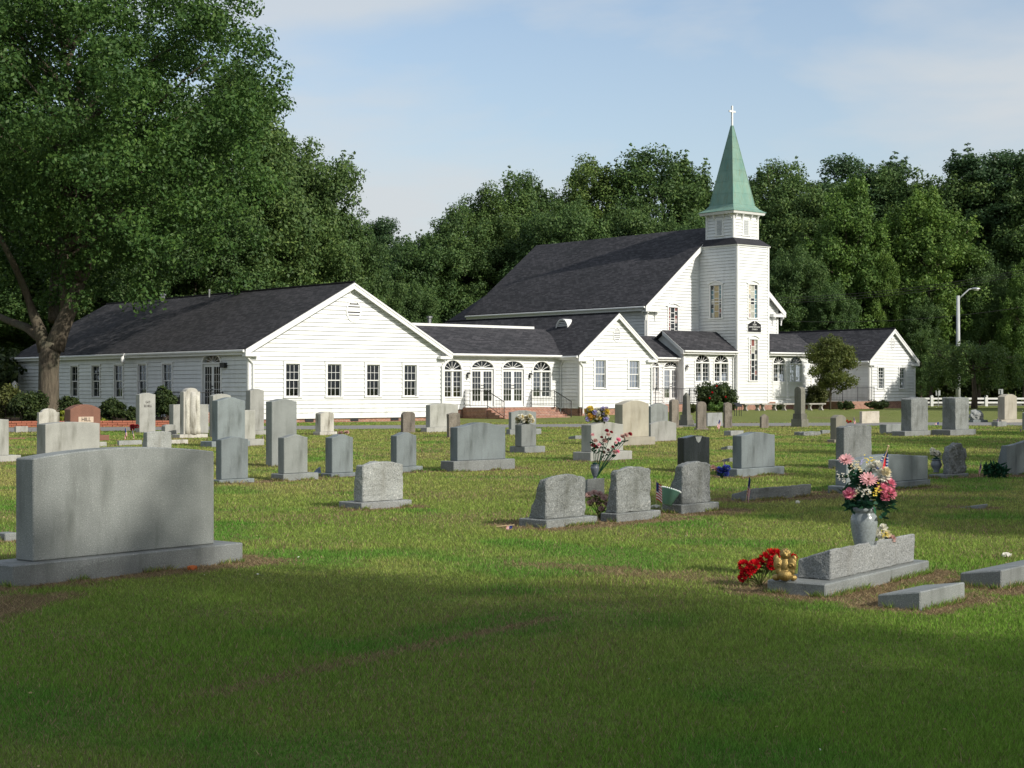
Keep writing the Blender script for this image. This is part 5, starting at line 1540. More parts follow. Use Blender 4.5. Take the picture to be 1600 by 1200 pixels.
# dark cracks of the rock face are real: a few chips on the near marker
def obelisk(label, yb, base, tiers, shaft, mat, top='point', al=46.0):
    a = R(al); bl, bc, br = base
    C = gp(bc, yb)
    root = empty('obelisk', C, a, label, 'obelisk')
    W = 0.5 * (ray_w(C, br, a) + ray_t(C, bl, a))
    z = 0.0
    px = C.y / F
    m = None
    for k, (frac, hp) in enumerate(tiers):
        m = MB(); hw = W * frac / 2; h = hp * px
        m.hexa([(W / 2 - hw, W / 2 - hw, z - (0.06 if k == 0 else 0)), (W / 2 + hw, W / 2 - hw, z - (0.06 if k == 0 else 0)), (W / 2 + hw, W / 2 + hw, z - (0.06 if k == 0 else 0)), (W / 2 - hw, W / 2 + hw, z - (0.06 if k == 0 else 0)),
                (W / 2 - hw * 0.97, W / 2 - hw * 0.97, z + h), (W / 2 + hw * 0.97, W / 2 - hw * 0.97, z + h), (W / 2 + hw * 0.97, W / 2 + hw * 0.97, z + h), (W / 2 - hw * 0.97, W / 2 + hw * 0.97, z + h)])
        m.build('plinth', MATS[mat], root); z += h + 0.002
    f0, f1, hp = shaft
    m = MB(); hw0, hw1, h = W * f0 / 2, W * f1 / 2, hp * px
    if top == 'point':
        m.hexa([(W / 2 - hw0, W / 2 - hw0, z), (W / 2 + hw0, W / 2 - hw0, z), (W / 2 + hw0, W / 2 + hw0, z), (W / 2 - hw0, W / 2 + hw0, z),
                (W / 2 - hw1, W / 2 - hw1, z + h * 0.84), (W / 2 + hw1, W / 2 - hw1, z + h * 0.84), (W / 2 + hw1, W / 2 + hw1, z + h * 0.84), (W / 2 - hw1, W / 2 + hw1, z + h * 0.84)])
        e = 0.02
        m.hexa([(W / 2 - hw1, W / 2 - hw1, z + h * 0.84), (W / 2 + hw1, W / 2 - hw1, z + h * 0.84), (W / 2 + hw1, W / 2 + hw1, z + h * 0.84), (W / 2 - hw1, W / 2 + hw1, z + h * 0.84),
                (W / 2 - e, W / 2 - e, z + h), (W / 2 + e, W / 2 - e, z + h), (W / 2 + e, W / 2 + e, z + h), (W / 2 - e, W / 2 + e, z + h)])
    else:
        r = hw0
        zs = z + h - r
        arc = [(r * math.cos(math.pi * i / 12), zs + r * math.sin(math.pi * i / 12)) for i in range(13)]
        m.T = lambda x, y, zz: (W / 2 + y, W / 2 + x, zz)
        m.prism([(r, z)] + arc + [(-r, z)], -hw0 * 0.95, hw0 * 0.95)
    m.build('shaft', MATS[mat], root)
    return root
granite('granite_dark', (0.060, 0.062, 0.064), (0.035, 0.036, 0.038), (0.10, 0.10, 0.10), stain=(0.11, 0.11, 0.085), stain_amt=0.7, rough=0.5)
granite('stone_grey_moss', (0.17, 0.165, 0.14), (0.10, 0.10, 0.085), (0.26, 0.25, 0.21), stain=(0.10, 0.10, 0.06), stain_amt=0.6, rough=0.85, speck=60)
obelisk('dark obelisk with rounded head on a stepped plinth beside the drive', 668, (1235, 1252.5, 1263), ((1.0, 13), (0.80, 8.5)), (0.62, 0.62, 42), 'stone_grey_moss', 'round')
obelisk('small pointed grey obelisk on a stepped plinth before the entrance bay', 665.5, (1062, 1074, 1086), ((1.0, 9), (0.80, 8)), (0.56, 0.42, 35), 'stone_grey_moss')
# boulder stone
def boulder():
    C = gp(1526, 660)
    bm = bmesh.new(); bmesh.ops.create_icosphere(bm, subdivisions=4, radius=1.0)
    for v in bm.verts:
        p = v.co.copy()
        n = 0.30 * mnoise.noise(p * 1.7 + Vector((4, 2, 1))) + 0.12 * mnoise.noise(p * 4.1) + 0.05 * mnoise.noise(p * 9)
        p *= 1 + n
        v.co = Vector((p.x * 0.42, p.y * 0.24, max(p.z, -0.7) * 0.30 + 0.26 - 0.16 * p.x * (p.x > 0)))
    me = bpy.data.meshes.new('boulder'); bm.to_mesh(me); bm.free()
    root = empty('boulder_stone', C, R(30), 'rough natural boulder on a flat pale base before the fence', 'boulder')
    link('boulder', me, MATS['granite_rough_light'], root, (0, 0, 0.06))
    link('base', base_mesh(0.95, 0.5, 0.12, 3), MATS['granite_blue'], root, (-0.48, -0.25, 0))
boulder()

# ------------------------------------------------------------------ flowers, flags and small gifts
def petal_pts(m, c, d, up, L, w, lift=0.0, tip=0.7):
    """one petal as two joined quads"""
    d, up = Vector(d), Vector(up)
    s = d.cross(up).normalized() * w
    c = Vector(c)
    a = c + d * L * 0.08
    b = c + d * L * 0.6 + up * lift * L * 0.5
    e = c + d * L + up * lift * L
    m.add([a - s * 0.35, a + s * 0.35, b + s, b - s, e + s * 0.45 * tip, e - s * 0.45 * tip], [(0, 1, 2, 3), (3, 2, 4, 5)])
def flower_mesh(kind, r, seed=0):
    rr = random.Random(seed); m = MB()
    if kind == 'daisy':
        for ring, (n, L, lift) in enumerate(((16, 1.0, 0.10), (14, 0.85, 0.35), (10, 0.6, 0.7))):
            for i in range(n):
                q = 2 * math.pi * (i + 0.4 * ring) / n + rr.uniform(-0.08, 0.08)
                petal_pts(m, (0, 0, 0.04 * r * ring), (math.cos(q), math.sin(q), 0), (0, 0, 1), r * L * rr.uniform(0.9, 1.08), r * 0.13, lift * rr.uniform(0.7, 1.2))
        m.m = 1; m.ball((0, 0, 0.12 * r), (0.17 * r, 0.17 * r, 0.12 * r), 8, 5)
    elif kind == 'mum':
        n = 70
        for i in range(n):
            z = 1 - 1.35 * (i + 0.5) / n; q = i * 2.39996; s = math.sqrt(max(0, 1 - z * z))
            d = Vector((s * math.cos(q), s * math.sin(q), z)).normalized()
            up = d.cross(Vector((0.3, 0.2, 1)).cross(d)).normalized() if abs(d.z) < 0.98 else Vector((1, 0, 0))
            petal_pts(m, d * r * 0.35, d, up, r * rr.uniform(0.55, 0.75), r * 0.16, rr.uniform(-0.2, 0.35))
    elif kind == 'rose':
        for ring, (n, L, lift) in enumerate(((6, 1.0, 0.35), (5, 0.8, 0.8), (4, 0.55, 1.3), (3, 0.35, 2.0))):
            for i in range(n):
                q = 2 * math.pi * (i + 0.5 * ring) / n + rr.uniform(-0.2, 0.2)
                petal_pts(m, (0, 0, 0.08 * r * ring), (math.cos(q), math.sin(q), 0), (0, 0, 1), r * L, r * 0.38 * (1 - 0.12 * ring), lift, 1.2)
    else:   # spray of tiny blossoms
        for i in range(16):
            p = Vector((rr.gauss(0, 0.45), rr.gauss(0, 0.45), rr.uniform(0, 1.2))) * r
            for k in range(4):
                q = 2 * math.pi * k / 4 + i
                petal_pts(m, p, (math.cos(q), math.sin(q), 0.2), (0, 0, 1), r * 0.22, r * 0.09, 0.4)
    return m.mesh('flower')
simple('flower_eye', (0.10, 0.03, 0.02), 0.8, 0.1)
FM = {}
def flower(parent, kind, r, mat, p, d, seed=0):
    key = (kind, round(r, 3), mat, seed % 3)
    if key not in FM:
        me = flower_mesh(kind, r, seed % 3); me.materials.append(MATS[mat])
        if kind == 'daisy': me.materials.append(MATS['flower_eye'])
        FM[key] = me
    o = bpy.data.objects.new('flower', FM[key]); COL.objects.link(o); o.parent = parent
    o.location = p
    o.rotation_mode = 'QUATERNION'
    o.rotation_quaternion = Vector(d).to_track_quat('Z', 'Y')
    return o
def leaves(parent, pts, mat, L=0.07, n_each=6, seed=0, stems_from=None, name='greenery'):
    rr = random.Random(seed); m = MB()
    for p in pts:
        p = Vector(p)
        for k in range(n_each):
            d = Vector((rr.gauss(0, 1), rr.gauss(0, 1), rr.gauss(0.2, 0.7))).normalized()
            petal_pts(m, p, d, d.orthogonal(), L * rr.uniform(0.6, 1.2), L * 0.2, rr.uniform(-0.4, 0.4), 0.5)
        if stems_from is not None: m.tube([stems_from, (Vector(stems_from) + p) / 2 + Vector((0, 0, 0.02)), p], 0.004, 4, False)
    o = m.build(name, MATS[mat], parent); o['kind'] = 'stuff'
    return o
def bunch(name, label, cat, pos, items, leafmat='plastic_leaf', leaf_n=5, leafL=0.06, seed=0, stem=True, group=None):
    """items: (kind, radius, material, x, y, z) relative to pos; flowers look outwards"""
    root = empty(name, pos, 0, label, cat, group)
    pts = []
    for i, (k, r, mt, x, y, z) in enumerate(items):
        p = Vector((x, y, z)); d = (p - Vector((0, 0.03, -0.05))).normalized() + Vector((0, -0.75, 0.1))
        flower(root, k, r, mt, p, d, seed + i)
        pts.append(p * 0.86 - Vector((0, 0, 0.01)))
    leaves(root, pts, leafmat, leafL, leaf_n, seed, (0, 0, 0) if stem else None)
    return root

def vase(name, label, pos, H, Rr, mat, liner=True, prof=None):
    root = empty(name, pos, 0, label, 'vase')
    prof = prof or [(0.52, 0.0), (0.54, 0.05), (0.36, 0.10), (0.40, 0.24), (0.55, 0.255), (0.58, 0.275), (0.56, 0.30), (0.70, 0.38), (0.88, 0.55), (0.99, 0.72), (1.0, 0.79), (0.93, 0.86), (0.80, 0.895), (0.78, 0.92), (0.92, 0.935), (0.95, 0.965), (0.90, 0.995), (0.74, 1.0), (0.70, 0.93)]
    m = MB(); m.lathe([(r * Rr, z * H) for r, z in prof], 28); m.build('body', MATS[mat], root, smooth=True)
    if liner:
        m = MB(); m.lathe([(Rr * 0.50, H * 0.9), (Rr * 0.62, H * 1.10), (Rr * 0.66, H * 1.11), (Rr * 0.5, H * 1.10)], 20); m.build('liner', MATS['vase_liner'], root, smooth=True)
    return root

def flag(label, pos, h=0.34, rz=0.0, fly=0.16, hoist=0.10, tilt=(0, 0), droop=0.35, stars=False, group=None, fold=1.0, name='small_flag'):
    root = empty(name, pos, 0, label, 'flag', group)
    root.rotation_euler = (tilt[0], tilt[1], rz)
    m = MB(); m.tube([(0, 0, -0.04), (0, 0, h)], 0.0045, 6); m.ball((0, 0, h), 0.008, 6, 4); m.build('stick', MATS['flag_stick'], root)
    m = MB(); nx_, nz_ = 14, 13
    def P(i, j):
        s = i / nx_; v_ = j / nz_
        x = fly * s * (fold - 0.25 * droop * s)
        z = h - 0.01 - hoist * (1 - v_) - droop * fly * s * s * 1.2 - droop * 0.1 * s
        y = 0.018 * math.sin(5.5 * s + v_) * s + 0.01 * math.sin(11 * s - 2 * v_) * droop
        return (x, y, z)
    for i in range(nx_):
        for j in range(nz_):
            m.m = 2 if (i < 6 and j >= 6) else (0 if j % 2 == 0 else 1)
            m.add([P(i, j), P(i + 1, j), P(i + 1, j + 1), P(i, j + 1)], [(0, 1, 2, 3)])
    if stars:
        m.m = 1
        for i in range(6):
            for j in range(6, 13):
                if (i + j) % 2: continue
                a = Vector(P(i + 0.5, j + 0.5))
                for e in (-0.0025, 0.0025):
                    m.add([a + Vector((-0.0035, e, -0.0035)), a + Vector((0.0035, e, -0.0035)), a + Vector((0.0035, e, 0.0035)), a + Vector((-0.0035, e, 0.0035))], [(0, 1, 2, 3)])
    m.build('cloth', [MATS['flag_red'], MATS['flag_white'], MATS['flag_blue']], root)
    return root

# --- nearest marker: vase, bouquet, posy, cherub, red flowers
NB = near['C']; na = near['al']
def on_near(x, y, z): return NB + Vector((math.cos(na) * x - math.sin(na) * y, math.sin(na) * x + math.cos(na) * y, z))
VD = 13.35
vp = Vector(((1350 - CX) / F * VD, VD, 0.10))
vtop = CAMH - (792 - HY) / F * VD
vase('flower_vase', 'grey granite urn vase standing behind the notched marker at right', vp, vtop - vp.z, 0.112, 'vase_granite')
m = MB(); m.box(-0.13, 0.13, -0.10, 0.13, -0.03, 0.105); tag(m.build('vase_block', MATS['granite_grey'], None, loc=(vp.x, vp.y + 0.02, 0)), 'low granite block carrying the urn vase behind the notched marker', 'stone block').rotation_euler = (0, 0, na)
def bq(px, py, dy=0.0): p = at(px, py, VD + dy) - vp; return (p.x, p.y, p.z)
items = [('daisy', 0.068, 'petal_pink', *bq(1322, 719, -0.02)), ('daisy', 0.080, 'petal_pink', *bq(1357, 750, -0.12)), ('daisy', 0.05, 'petal_hotpink', *bq(1326, 775, -0.03)), ('rose', 0.06, 'petal_hotpink', *bq(1328, 773, -0.06)),
         ('mum', 0.062, 'petal_white', *bq(1371, 731, 0.02)), ('mum', 0.068, 'petal_white', *bq(1380, 744, -0.06)), ('mum', 0.055, 'petal_white', *bq(1361, 733, 0.05)), ('mum', 0.045, 'petal_cream', *bq(1384, 738, -0.09)),
         ('mum', 0.055, 'petal_hotpink', *bq(1390, 757, -0.04)), ('mum', 0.055, 'petal_hotpink', *bq(1391, 772, -0.08)), ('mum', 0.050, 'petal_hotpink', *bq(1378, 764, -0.1)), ('mum', 0.045, 'petal_hotpink', *bq(1383, 778, -0.1)),
         ('spray', 0.04, 'petal_cream', *bq(1333, 729, 0)), ('spray', 0.045, 'petal_cream', *bq(1342, 735, 0.03)), ('spray', 0.04, 'petal_white', *bq(1327, 742, 0)), ('spray', 0.035, 'petal_white', *bq(1313, 747, 0.02)), ('spray', 0.035, 'petal_white', *bq(1318, 752, 0.02)),
         ('spray', 0.045, 'petal_cream', *bq(1338, 772, -0.08)), ('spray', 0.045, 'petal_white', *bq(1350, 775, -0.12)), ('spray', 0.04, 'petal_white', *bq(1356, 768, -0.14)), ('spray', 0.05, 'petal_yellow', *bq(1368, 771, -0.13)), ('spray', 0.04, 'petal_yellow', *bq(1357, 723, 0.02)),
         ('spray', 0.03, 'petal_lilac', *bq(1382, 791, -0.02)), ('spray', 0.03, 'petal_lilac', *bq(1346, 724, 0.0))]
b_ = bunch('bouquet', 'large bouquet of pink daisies, white and hot pink blooms in the grey urn', 'flowers', vp, items, leaf_n=7, leafL=0.085, seed=5, stem=False)
leaves(b_, [bq(*q) for q in ((1345, 780, 0), (1360, 778, 0), (1372, 782, 0.02), (1336, 781, 0), (1385, 786, 0), (1350, 765, 0.05), (1342, 750, 0.05), (1365, 762, 0.03), (1335, 738, 0.06), (1348, 744, 0.06), (1375, 752, 0.06))], 'plastic_leaf', 0.10, 10, 8, bq(1350, 792))
def draped_flag():
    base = at(1374, 745, VD + 0.03)
    root = empty('small_flag', base, 0, 'small stars and stripes flag leaning out of the large pink bouquet', 'flag')
    W = lambda px, py, dy=0.0: at(px, py, VD + 0.03 + dy) - base
    m = MB(); m.tube([W(1371, 750), W(1388, 697)], 0.005, 6); m.ball(W(1388, 697), 0.010, 8, 5); m.build('stick', MATS['flag_stick'], root)
    top = W(1386.5, 702)
    m = MB(); n = 8
    foot = [(1363, 735, 0.0), (1368, 736, -0.03), (1372.5, 737, -0.01), (1376, 739, -0.035), (1381, 741, 0.0), (1385, 742, -0.02), (1388.5, 741, 0.01)]
    cols = [2, 2, 1, 0, 2, 2]
    P = lambda i, t: top.lerp(W(*foot[i]), t) + Vector((0, -0.012 * math.sin(t * 6 + i), 0))
    for i in range(6):
        for k in range(n):
            m.m = cols[i]; t0, t1 = 0.04 + 0.96 * k / n, 0.04 + 0.96 * (k + 1) / n
            m.add([P(i, t0), P(i + 1, t0), P(i + 1, t1), P(i, t1)], [(0, 1, 2, 3)])
            if cols[i] == 2 and k > 1:
                c = (P(i, 0.5 * (t0 + t1)) + P(i + 1, 0.5 * (t0 + t1))) / 2 + Vector((0, -0.004, 0)); m.m = 1; e = 0.0042
                m.add([c + Vector((-e, 0, -e)), c + Vector((e, 0, -e)), c + Vector((e, 0, e)), c + Vector((-e, 0, e))], [(0, 1, 2, 3)])
    o = m.build('cloth', [MATS['flag_red'], MATS['flag_white'], MATS['flag_blue_light']], root)
simple('flag_blue_light', (0.06, 0.10, 0.26), 0.8, 0.1)
draped_flag()
PDp = at(1379, 848, 13.6)
pz = bunch('posy', 'small posy of cream and dusty pink blossoms behind the notched marker', 'flowers', (PDp.x, PDp.y, 0.22), [('rose', 0.045, 'petal_white', -0.02, -0.03, PDp.z - 0.22 + 0.05), ('rose', 0.04, 'petal_cream', 0.03, -0.02, PDp.z - 0.22 + 0.07), ('rose', 0.042, 'petal_white', -0.05, 0.01, PDp.z - 0.22 + 0.09), ('rose', 0.04, 'petal_dusty', 0.07, -0.02, PDp.z - 0.22 + 0.03), ('rose', 0.04, 'petal_white', 0.01, 0.02, PDp.z - 0.22 + 0.12), ('spray', 0.03, 'petal_yellow', 0.0, -0.06, PDp.z - 0.22 + 0.06)], leaf_n=6, seed=3)
m = MB(); m.lathe([(0.035, 0.0), (0.055, 0.18), (0.06, 0.19), (0.05, 0.185)], 14)
cup = tag(m.build('flower_cup', MATS['bucket_green'], None, loc=(PDp.x, PDp.y, 0.10)), 'small green plastic cup behind the notched marker', 'cup')

# gold cherub seen from behind, resting against the marker's end
def cherub():
    P0 = at(1227, 905, 12.52)
    m = MB(); k = 12.55 / F
    def B(x, y, z, r): m.ball((x, y, z), r, 16, 10)
    B(0, 0, 0.145, (0.062, 0.055, 0.095))            # back
    B(0, -0.015, 0.065, (0.080, 0.07, 0.06))         # seat
    B(0.002, 0.008, 0.265, (0.052, 0.055, 0.056))    # head
    B(0, 0.003, 0.215, (0.028, 0.028, 0.03))
    B(-0.066, -0.028, 0.170, (0.046, 0.024, 0.070)); B(0.068, -0.028, 0.170, (0.046, 0.024, 0.070)); B(-0.085, -0.02, 0.225, (0.028, 0.018, 0.04)); B(0.087, -0.02, 0.225, (0.028, 0.018, 0.04))
    B(-0.060, -0.030, 0.110, (0.034, 0.020, 0.045)); B(0.062, -0.030, 0.110, (0.034, 0.020, 0.045))
    B(-0.085, 0.0, 0.035, (0.045, 0.035, 0.032)); B(0.075, 0.02, 0.035, (0.04, 0.04, 0.032))
    for i in range(26):                               # curls
        q = i * 2.4; z = 1 - 1.2 * (i + 0.5) / 26; s_ = math.sqrt(max(0, 1 - z * z))
        B(0.002 + 0.048 * s_ * math.cos(q), 0.008 + 0.05 * s_ * math.sin(q), 0.268 + 0.052 * z, 0.010)
    for sx in (-1, 1):                                # scrolls of the wings
        for i in range(9):
            q = i * 0.62; r_ = 0.024 - 0.0022 * i
            B(sx * (0.058 + r_ * math.cos(q)), -0.052, 0.165 + r_ * math.sin(q), 0.0065)
    me = m.mesh('cherub_figurine', True)
    o = link('cherub_figurine', me, MATS['gold'], None, (P0.x, P0.y, near['bh'] - 0.002), (R(4), 0, R(-15)))
    rm = o.modifiers.new('skin', 'REMESH'); rm.mode = 'VOXEL'; rm.voxel_size = 0.0042; rm.use_smooth_shade = True
    sm = o.modifiers.new('soft', 'SMOOTH'); sm.factor = 0.4; sm.iterations = 2
    o.scale = (0.80, 0.80, 0.80)
    tag(o, 'gold painted cherub figurine seen from behind, leaning on the notched marker', 'figurine')
    dg = bpy.context.evaluated_depsgraph_get()
cherub()
rp = gp(1188, 916)
items = []
for (px, py, r_, k) in ((1162, 884, 0.055, 0), (1165, 897, 0.05, -0.04), (1178, 884, 0.055, -0.05), (1186, 880, 0.05, 0), (1195, 873, 0.055, 0), (1203, 867, 0.055, 0.02), (1210, 877, 0.055, -0.05), (1212, 866, 0.05, 0.02), (1238, 872, 0.045, 0.12), (1172, 891, 0.05, -0.06), (1160, 903, 0.04, -0.03), (1205, 884, 0.045, -0.08)):
    p = at(px, py, rp.y + k) - rp; items.append(('mum', r_, 'petal_red', p.x, p.y, p.z))
bunch('red_flowers', 'spray of bright red artificial flowers lying beside the gold cherub', 'flowers', rp, items, 'leaf_olive', 6, 0.07, 2)

# --- row of three slants
def on_top(s, fx=0.5, fy=0.5):
    a = s['al']; x = s['dx'] + s['w'] * fx; y = s['dy'] + s['t'] * fy
    return s['C'] + Vector((math.cos(a) * x - math.sin(a) * y, math.sin(a) * x + math.cos(a) * y, s['bh'] + s['h'] + s['rise']))
va = vbase['al']
p = vbase['C'] + Vector((math.cos(va) * vbase['w'] * 0.62 - math.sin(va) * vbase['t'] * 0.45, math.sin(va) * vbase['w'] * 0.62 + math.cos(va) * vbase['t'] * 0.45, vbase['h'] * 0.90 - 0.03))
vd = p.y
vase('flower_vase', 'dark grey stone vase behind the row of three slant stones', p, (744 - 722) / F * vd + 0.02, 0.066, 'vase_dark', True)
def rel(px, py, d, o): q = at(px, py, d) - o; return (q.x, q.y, q.z)
rr = random.Random(3)
items = []
for (px, py) in ((926, 680), (930, 690), (940, 684), (936, 696), (945, 690), (950, 680), (955, 676), (948, 674), (962, 692), (966, 688), (972, 683), (978, 681), (984, 679), (957, 699), (950, 704), (960, 707), (965, 706), (943, 708), (932, 700), (927, 697)):
    items.append(('rose', 0.034 * rr.uniform(0.8, 1.4), rr.choice(['petal_maroon', 'petal_maroon', 'petal_hotpink', 'petal_dusty', 'petal_pink']), *rel(px, py, vd + rr.uniform(-0.1, 0.1), p)))
bunch('blossom_spray', 'loose spray of dark red and pink blossoms in the dark vase', 'flowers', p, items, 'plastic_leaf', 7, 0.06, 4)
q0 = gp(938, 812)
items = [('daisy', 0.05, 'petal_dusty', *rel(px, py, q0.y + rr.uniform(-0.1, 0.1), q0)) for px, py in ((920, 773), (928, 770), (937, 772), (944, 778), (930, 781), (922, 785), (936, 787), (948, 788), (952, 797), (940, 795), (956, 800), (951, 804))]
bunch('flower_bunch', 'faded pink daisies on the ground between the first two slant stones', 'flowers', q0, items, 'leaf_olive', 7, 0.06, 6)
q1 = at(1042, 790, 20.55)
def bucket():
    root = empty('plastic_bucket', (q1.x, q1.y, 0.118), 0, 'green plastic bucket leaning by the right slant stone of three', 'bucket')
    root.rotation_euler = (R(-9), R(17), 0)
    m = MB(); m.lathe([(0.055, 0.0), (0.060, 0.0), (0.118, 0.185), (0.128, 0.19), (0.128, 0.205), (0.112, 0.20), (0.052, 0.012), (0.0, 0.012)], 26); m.build('body', MATS['bucket_green'], root, smooth=True)
    m = MB()
    for k in range(26):
        a = 2 * math.pi * k / 26; m.ball((0.125 * math.cos(a), 0.125 * math.sin(a), 0.203), 0.011, 6, 4)
    m.build('scalloped_rim', MATS['sign_white'], root, smooth=True)['kind'] = 'stuff'
bucket()
flag('small flag standing left of the green bucket', gp(1025, 789), 0.33, R(-5), 0.09, 0.24, (0, 0), 0.3)
def litter(name, label, cat, px, py, w, d, mat, rz=0.3):
    P = gp(px, py); m = MB()
    vs = []; n = 5
    for i in range(n + 1):
        for j in range(n + 1):
            vs.append(((i / n - 0.5) * w, (j / n - 0.5) * d, 0.035 + 0.02 * math.sin(i * 1.7 + j * 2.3)))
    m.add(vs, [(i * (n + 1) + j, (i + 1) * (n + 1) + j, (i + 1) * (n + 1) + j + 1, i * (n + 1) + j + 1) for i in range(n) for j in range(n)])
    o = m.build(name, MATS[mat], None, loc=P, rot=(0.1, 0.05, rz)); sd = o.modifiers.new('thick', 'SOLIDIFY'); sd.thickness = 0.004
    return tag(o, label, cat)
litter('paper_scrap', 'white scrap lying below the green bucket, left one', 'litter', 1024, 795, 0.12, 0.05, 'paper')
litter('paper_scrap', 'white scrap lying below the green bucket, right one', 'litter', 1042, 799, 0.14, 0.03, 'paper', -0.3)
litter('fallen_leaf', 'orange leaf in the grass before the large foreground stone', 'leaf', 300, 893, 0.08, 0.06, 'dead_leaf')
litter('paper_scrap', 'pale scrap in the lit grass near the right edge', 'litter', 1572, 872, 0.08, 0.05, 'paper')
litter('paper_scrap', 'tiny white scrap in the grass below the fallen flag marker', 'litter', 1246, 788, 0.05, 0.05, 'paper')
f = flag('little flag fallen flat on the lawn left of the three slant stones', gp(781, 829) + Vector((0, 0, 0.05)), 0.16, R(20), 0.10, 0.07, (R(8), R(86)), 0.2)
flag('small flag at the left end of the long sloping marker', gp(1165, 787), 0.40, R(-25), 0.15, 0.26, (0, R(8)), 0.9, fold=0.5)
flag('small flag in front of the green plant near the right edge', gp(1527, 745), 0.30, R(20), 0.14, 0.17, (0, R(16)), 0.8, fold=0.5)
flag('small pale flag between the weathered slabs', gp(1119, 671), 0.42, R(10), 0.24, 0.3, (0, R(18)), 0.5, fold=0.6)
flag('small flag on the low ledger, left of two', gp(200, 687) , 0.40, R(170), 0.26, 0.26, (0, R(10)), 0.9, fold=0.6)
flag('small flag on the low ledger, right of two', gp(211, 687), 0.34, R(160), 0.16, 0.22, (0, R(16)), 0.9, fold=0.5)
flag('small flag leaning on the rough cream block', gp(1338, 663), 0.36, R(200), 0.22, 0.26, (0, R(20)), 0.8, fold=0.6)
flag('small faded flag on the low dark block near the right edge', gp(1561, 663), 0.30, R(190), 0.24, 0.2, (0, R(8)), 0.9, fold=0.6)
flag('small flag fallen beside the right rough stone', gp(1458, 664), 0.30, R(10), 0.3, 0.18, (0, R(60)), 0.5)
flag('little flag half hidden behind the tallest grey slab', gp(411, 690), 0.20, R(200), 0.14, 0.16, (0, 0), 0.9, fold=0.5)
flag('flag at the right edge before the cut off grey stone', gp(1597, 676), 0.2, R(190), 0.16, 0.14, (0, R(20)), 0.9, fold=0.6)
P = gp(494, 742)
m = MB(); m.add([(-0.06, 0, 0.0), (0.09, 0.02, 0.0), (0.075, 0.01, 0.13), (0.0, 0.03, 0.075), (-0.02, 0.05, 0.02)], [(0, 1, 3), (1, 2, 3), (0, 3, 4)])
o = m.build('crumpled_flag', MATS['flag_faded'] if 'flag_faded' in MATS else simple('flag_faded', (0.30, 0.36, 0.50), 0.8, 0.1, var=0.4, scale=25), None, loc=P + Vector((0, 0, 0.03)))
o.modifiers.new('thick', 'SOLIDIFY').thickness = 0.006
tag(o, 'crumpled pale blue flag between two grey headstones', 'flag')
# saddle flowers
s = pillar; p = on_top(s, 0.45, 0.5)
items = []
for i in range(34):
    items.append(('mum', rr.uniform(0.05, 0.075), rr.choice(['petal_white', 'petal_yellow', 'petal_cream', 'petal_white']), rr.uniform(-0.20, 0.20), rr.uniform(-0.08, 0.08), 0.05 + 0.16 * rr.random()))
bunch('saddle_flowers', 'saddle of yellow and white flowers on the short pillar stone', 'flowers', p - Vector((0, 0, 0.02)), items, 'leaf_olive', 6, 0.08, 9)
s = topped; p = on_top(s, 0.32, 0.5)
items = []
for i in range(40):
    items.append(('mum', rr.uniform(0.055, 0.08), rr.choice(['petal_white', 'petal_yellow', 'petal_gold', 'petal_lilac', 'petal_yellow']), rr.uniform(-0.22, 0.24), rr.uniform(-0.08, 0.08), 0.06 + 0.26 * rr.random()))
bunch('saddle_flowers', 'saddle of yellow, gold and white flowers on the wide pale headstone', 'flowers', p - Vector((0, 0, 0.02)), items, 'leaf_olive', 6, 0.09, 12)
# blue arrangement left of the wide blue grey stone
p = gp(1128, 748)
items = [('mum', 0.06, 'petal_blue', rr.uniform(-0.12, 0.14), rr.uniform(-0.08, 0.05), 0.08 + 0.12 * rr.random()) for _ in range(9)] + [('rose', 0.05, 'petal_dusty', -0.16 + 0.05 * k, 0.0, 0.20 - 0.03 * k) for k in range(3)]
bunch('blue_flowers', 'dark blue flower arrangement left of the wide blue grey stone', 'flowers', p, items, 'plastic_leaf', 5, 0.06, 14)
flag('tiny blue flag in the dark blue flower arrangement', p + Vector((0.04, 0.05, 0)), 0.36, R(10), 0.09, 0.1, (0, 0), 0.9, fold=0.5)
# white flowers in a squat vase at right
p = gp(1463, 746)
p.z = 0.09
vase('flower_vase', 'squat dark vase beside the rough rock faced headstone', p, 0.24, 0.10, 'vase_dark', True, [(0.5, 0), (0.55, 0.08), (0.45, 0.15), (0.9, 0.45), (1.0, 0.62), (0.8, 0.85), (0.75, 0.92), (0.95, 0.96), (0.95, 1.0), (0.7, 1.0)])
bunch('white_flowers', 'round bunch of white flowers in the squat dark vase', 'flowers', p + Vector((0, 0, 0.24)), [('mum', 0.05, 'petal_white', rr.uniform(-0.09, 0.09), rr.uniform(-0.05, 0.05), 0.07 + 0.10 * rr.random()) for _ in range(10)], 'plastic_leaf', 5, 0.06, 15)
p = gp(1555, 747)
root = empty('green_plant', p, 0, 'low dark green plant beside the blue grey slant stone at right', 'plant')
leaves(root, [(rr.uniform(-0.18, 0.18), rr.uniform(-0.1, 0.1), rr.uniform(0.04, 0.24)) for _ in range(40)], 'plastic_leaf', 0.11, 6, 3, (0, 0, 0), 'foliage')
p = gp(535, 679)
bunch('small_flowers', 'few small pale flowers right of the small white headstone', 'flowers', p, [('rose', 0.07, 'petal_dusty', rr.uniform(-0.25, 0.25), 0, 0.05 + 0.06 * rr.random()) for _ in range(5)], 'leaf_olive', 6, 0.09, 17)
p = gp(209, 678)
bunch('purple_flowers', 'dark purple flowers against the tall lettered slab', 'flowers', p, [('mum', 0.08, 'petal_maroon', rr.uniform(-0.1, 0.14), 0, 0.12 + 0.16 * rr.random()) for _ in range(6)], 'plastic_leaf', 5, 0.08, 18)
p = gp(1325, 662)
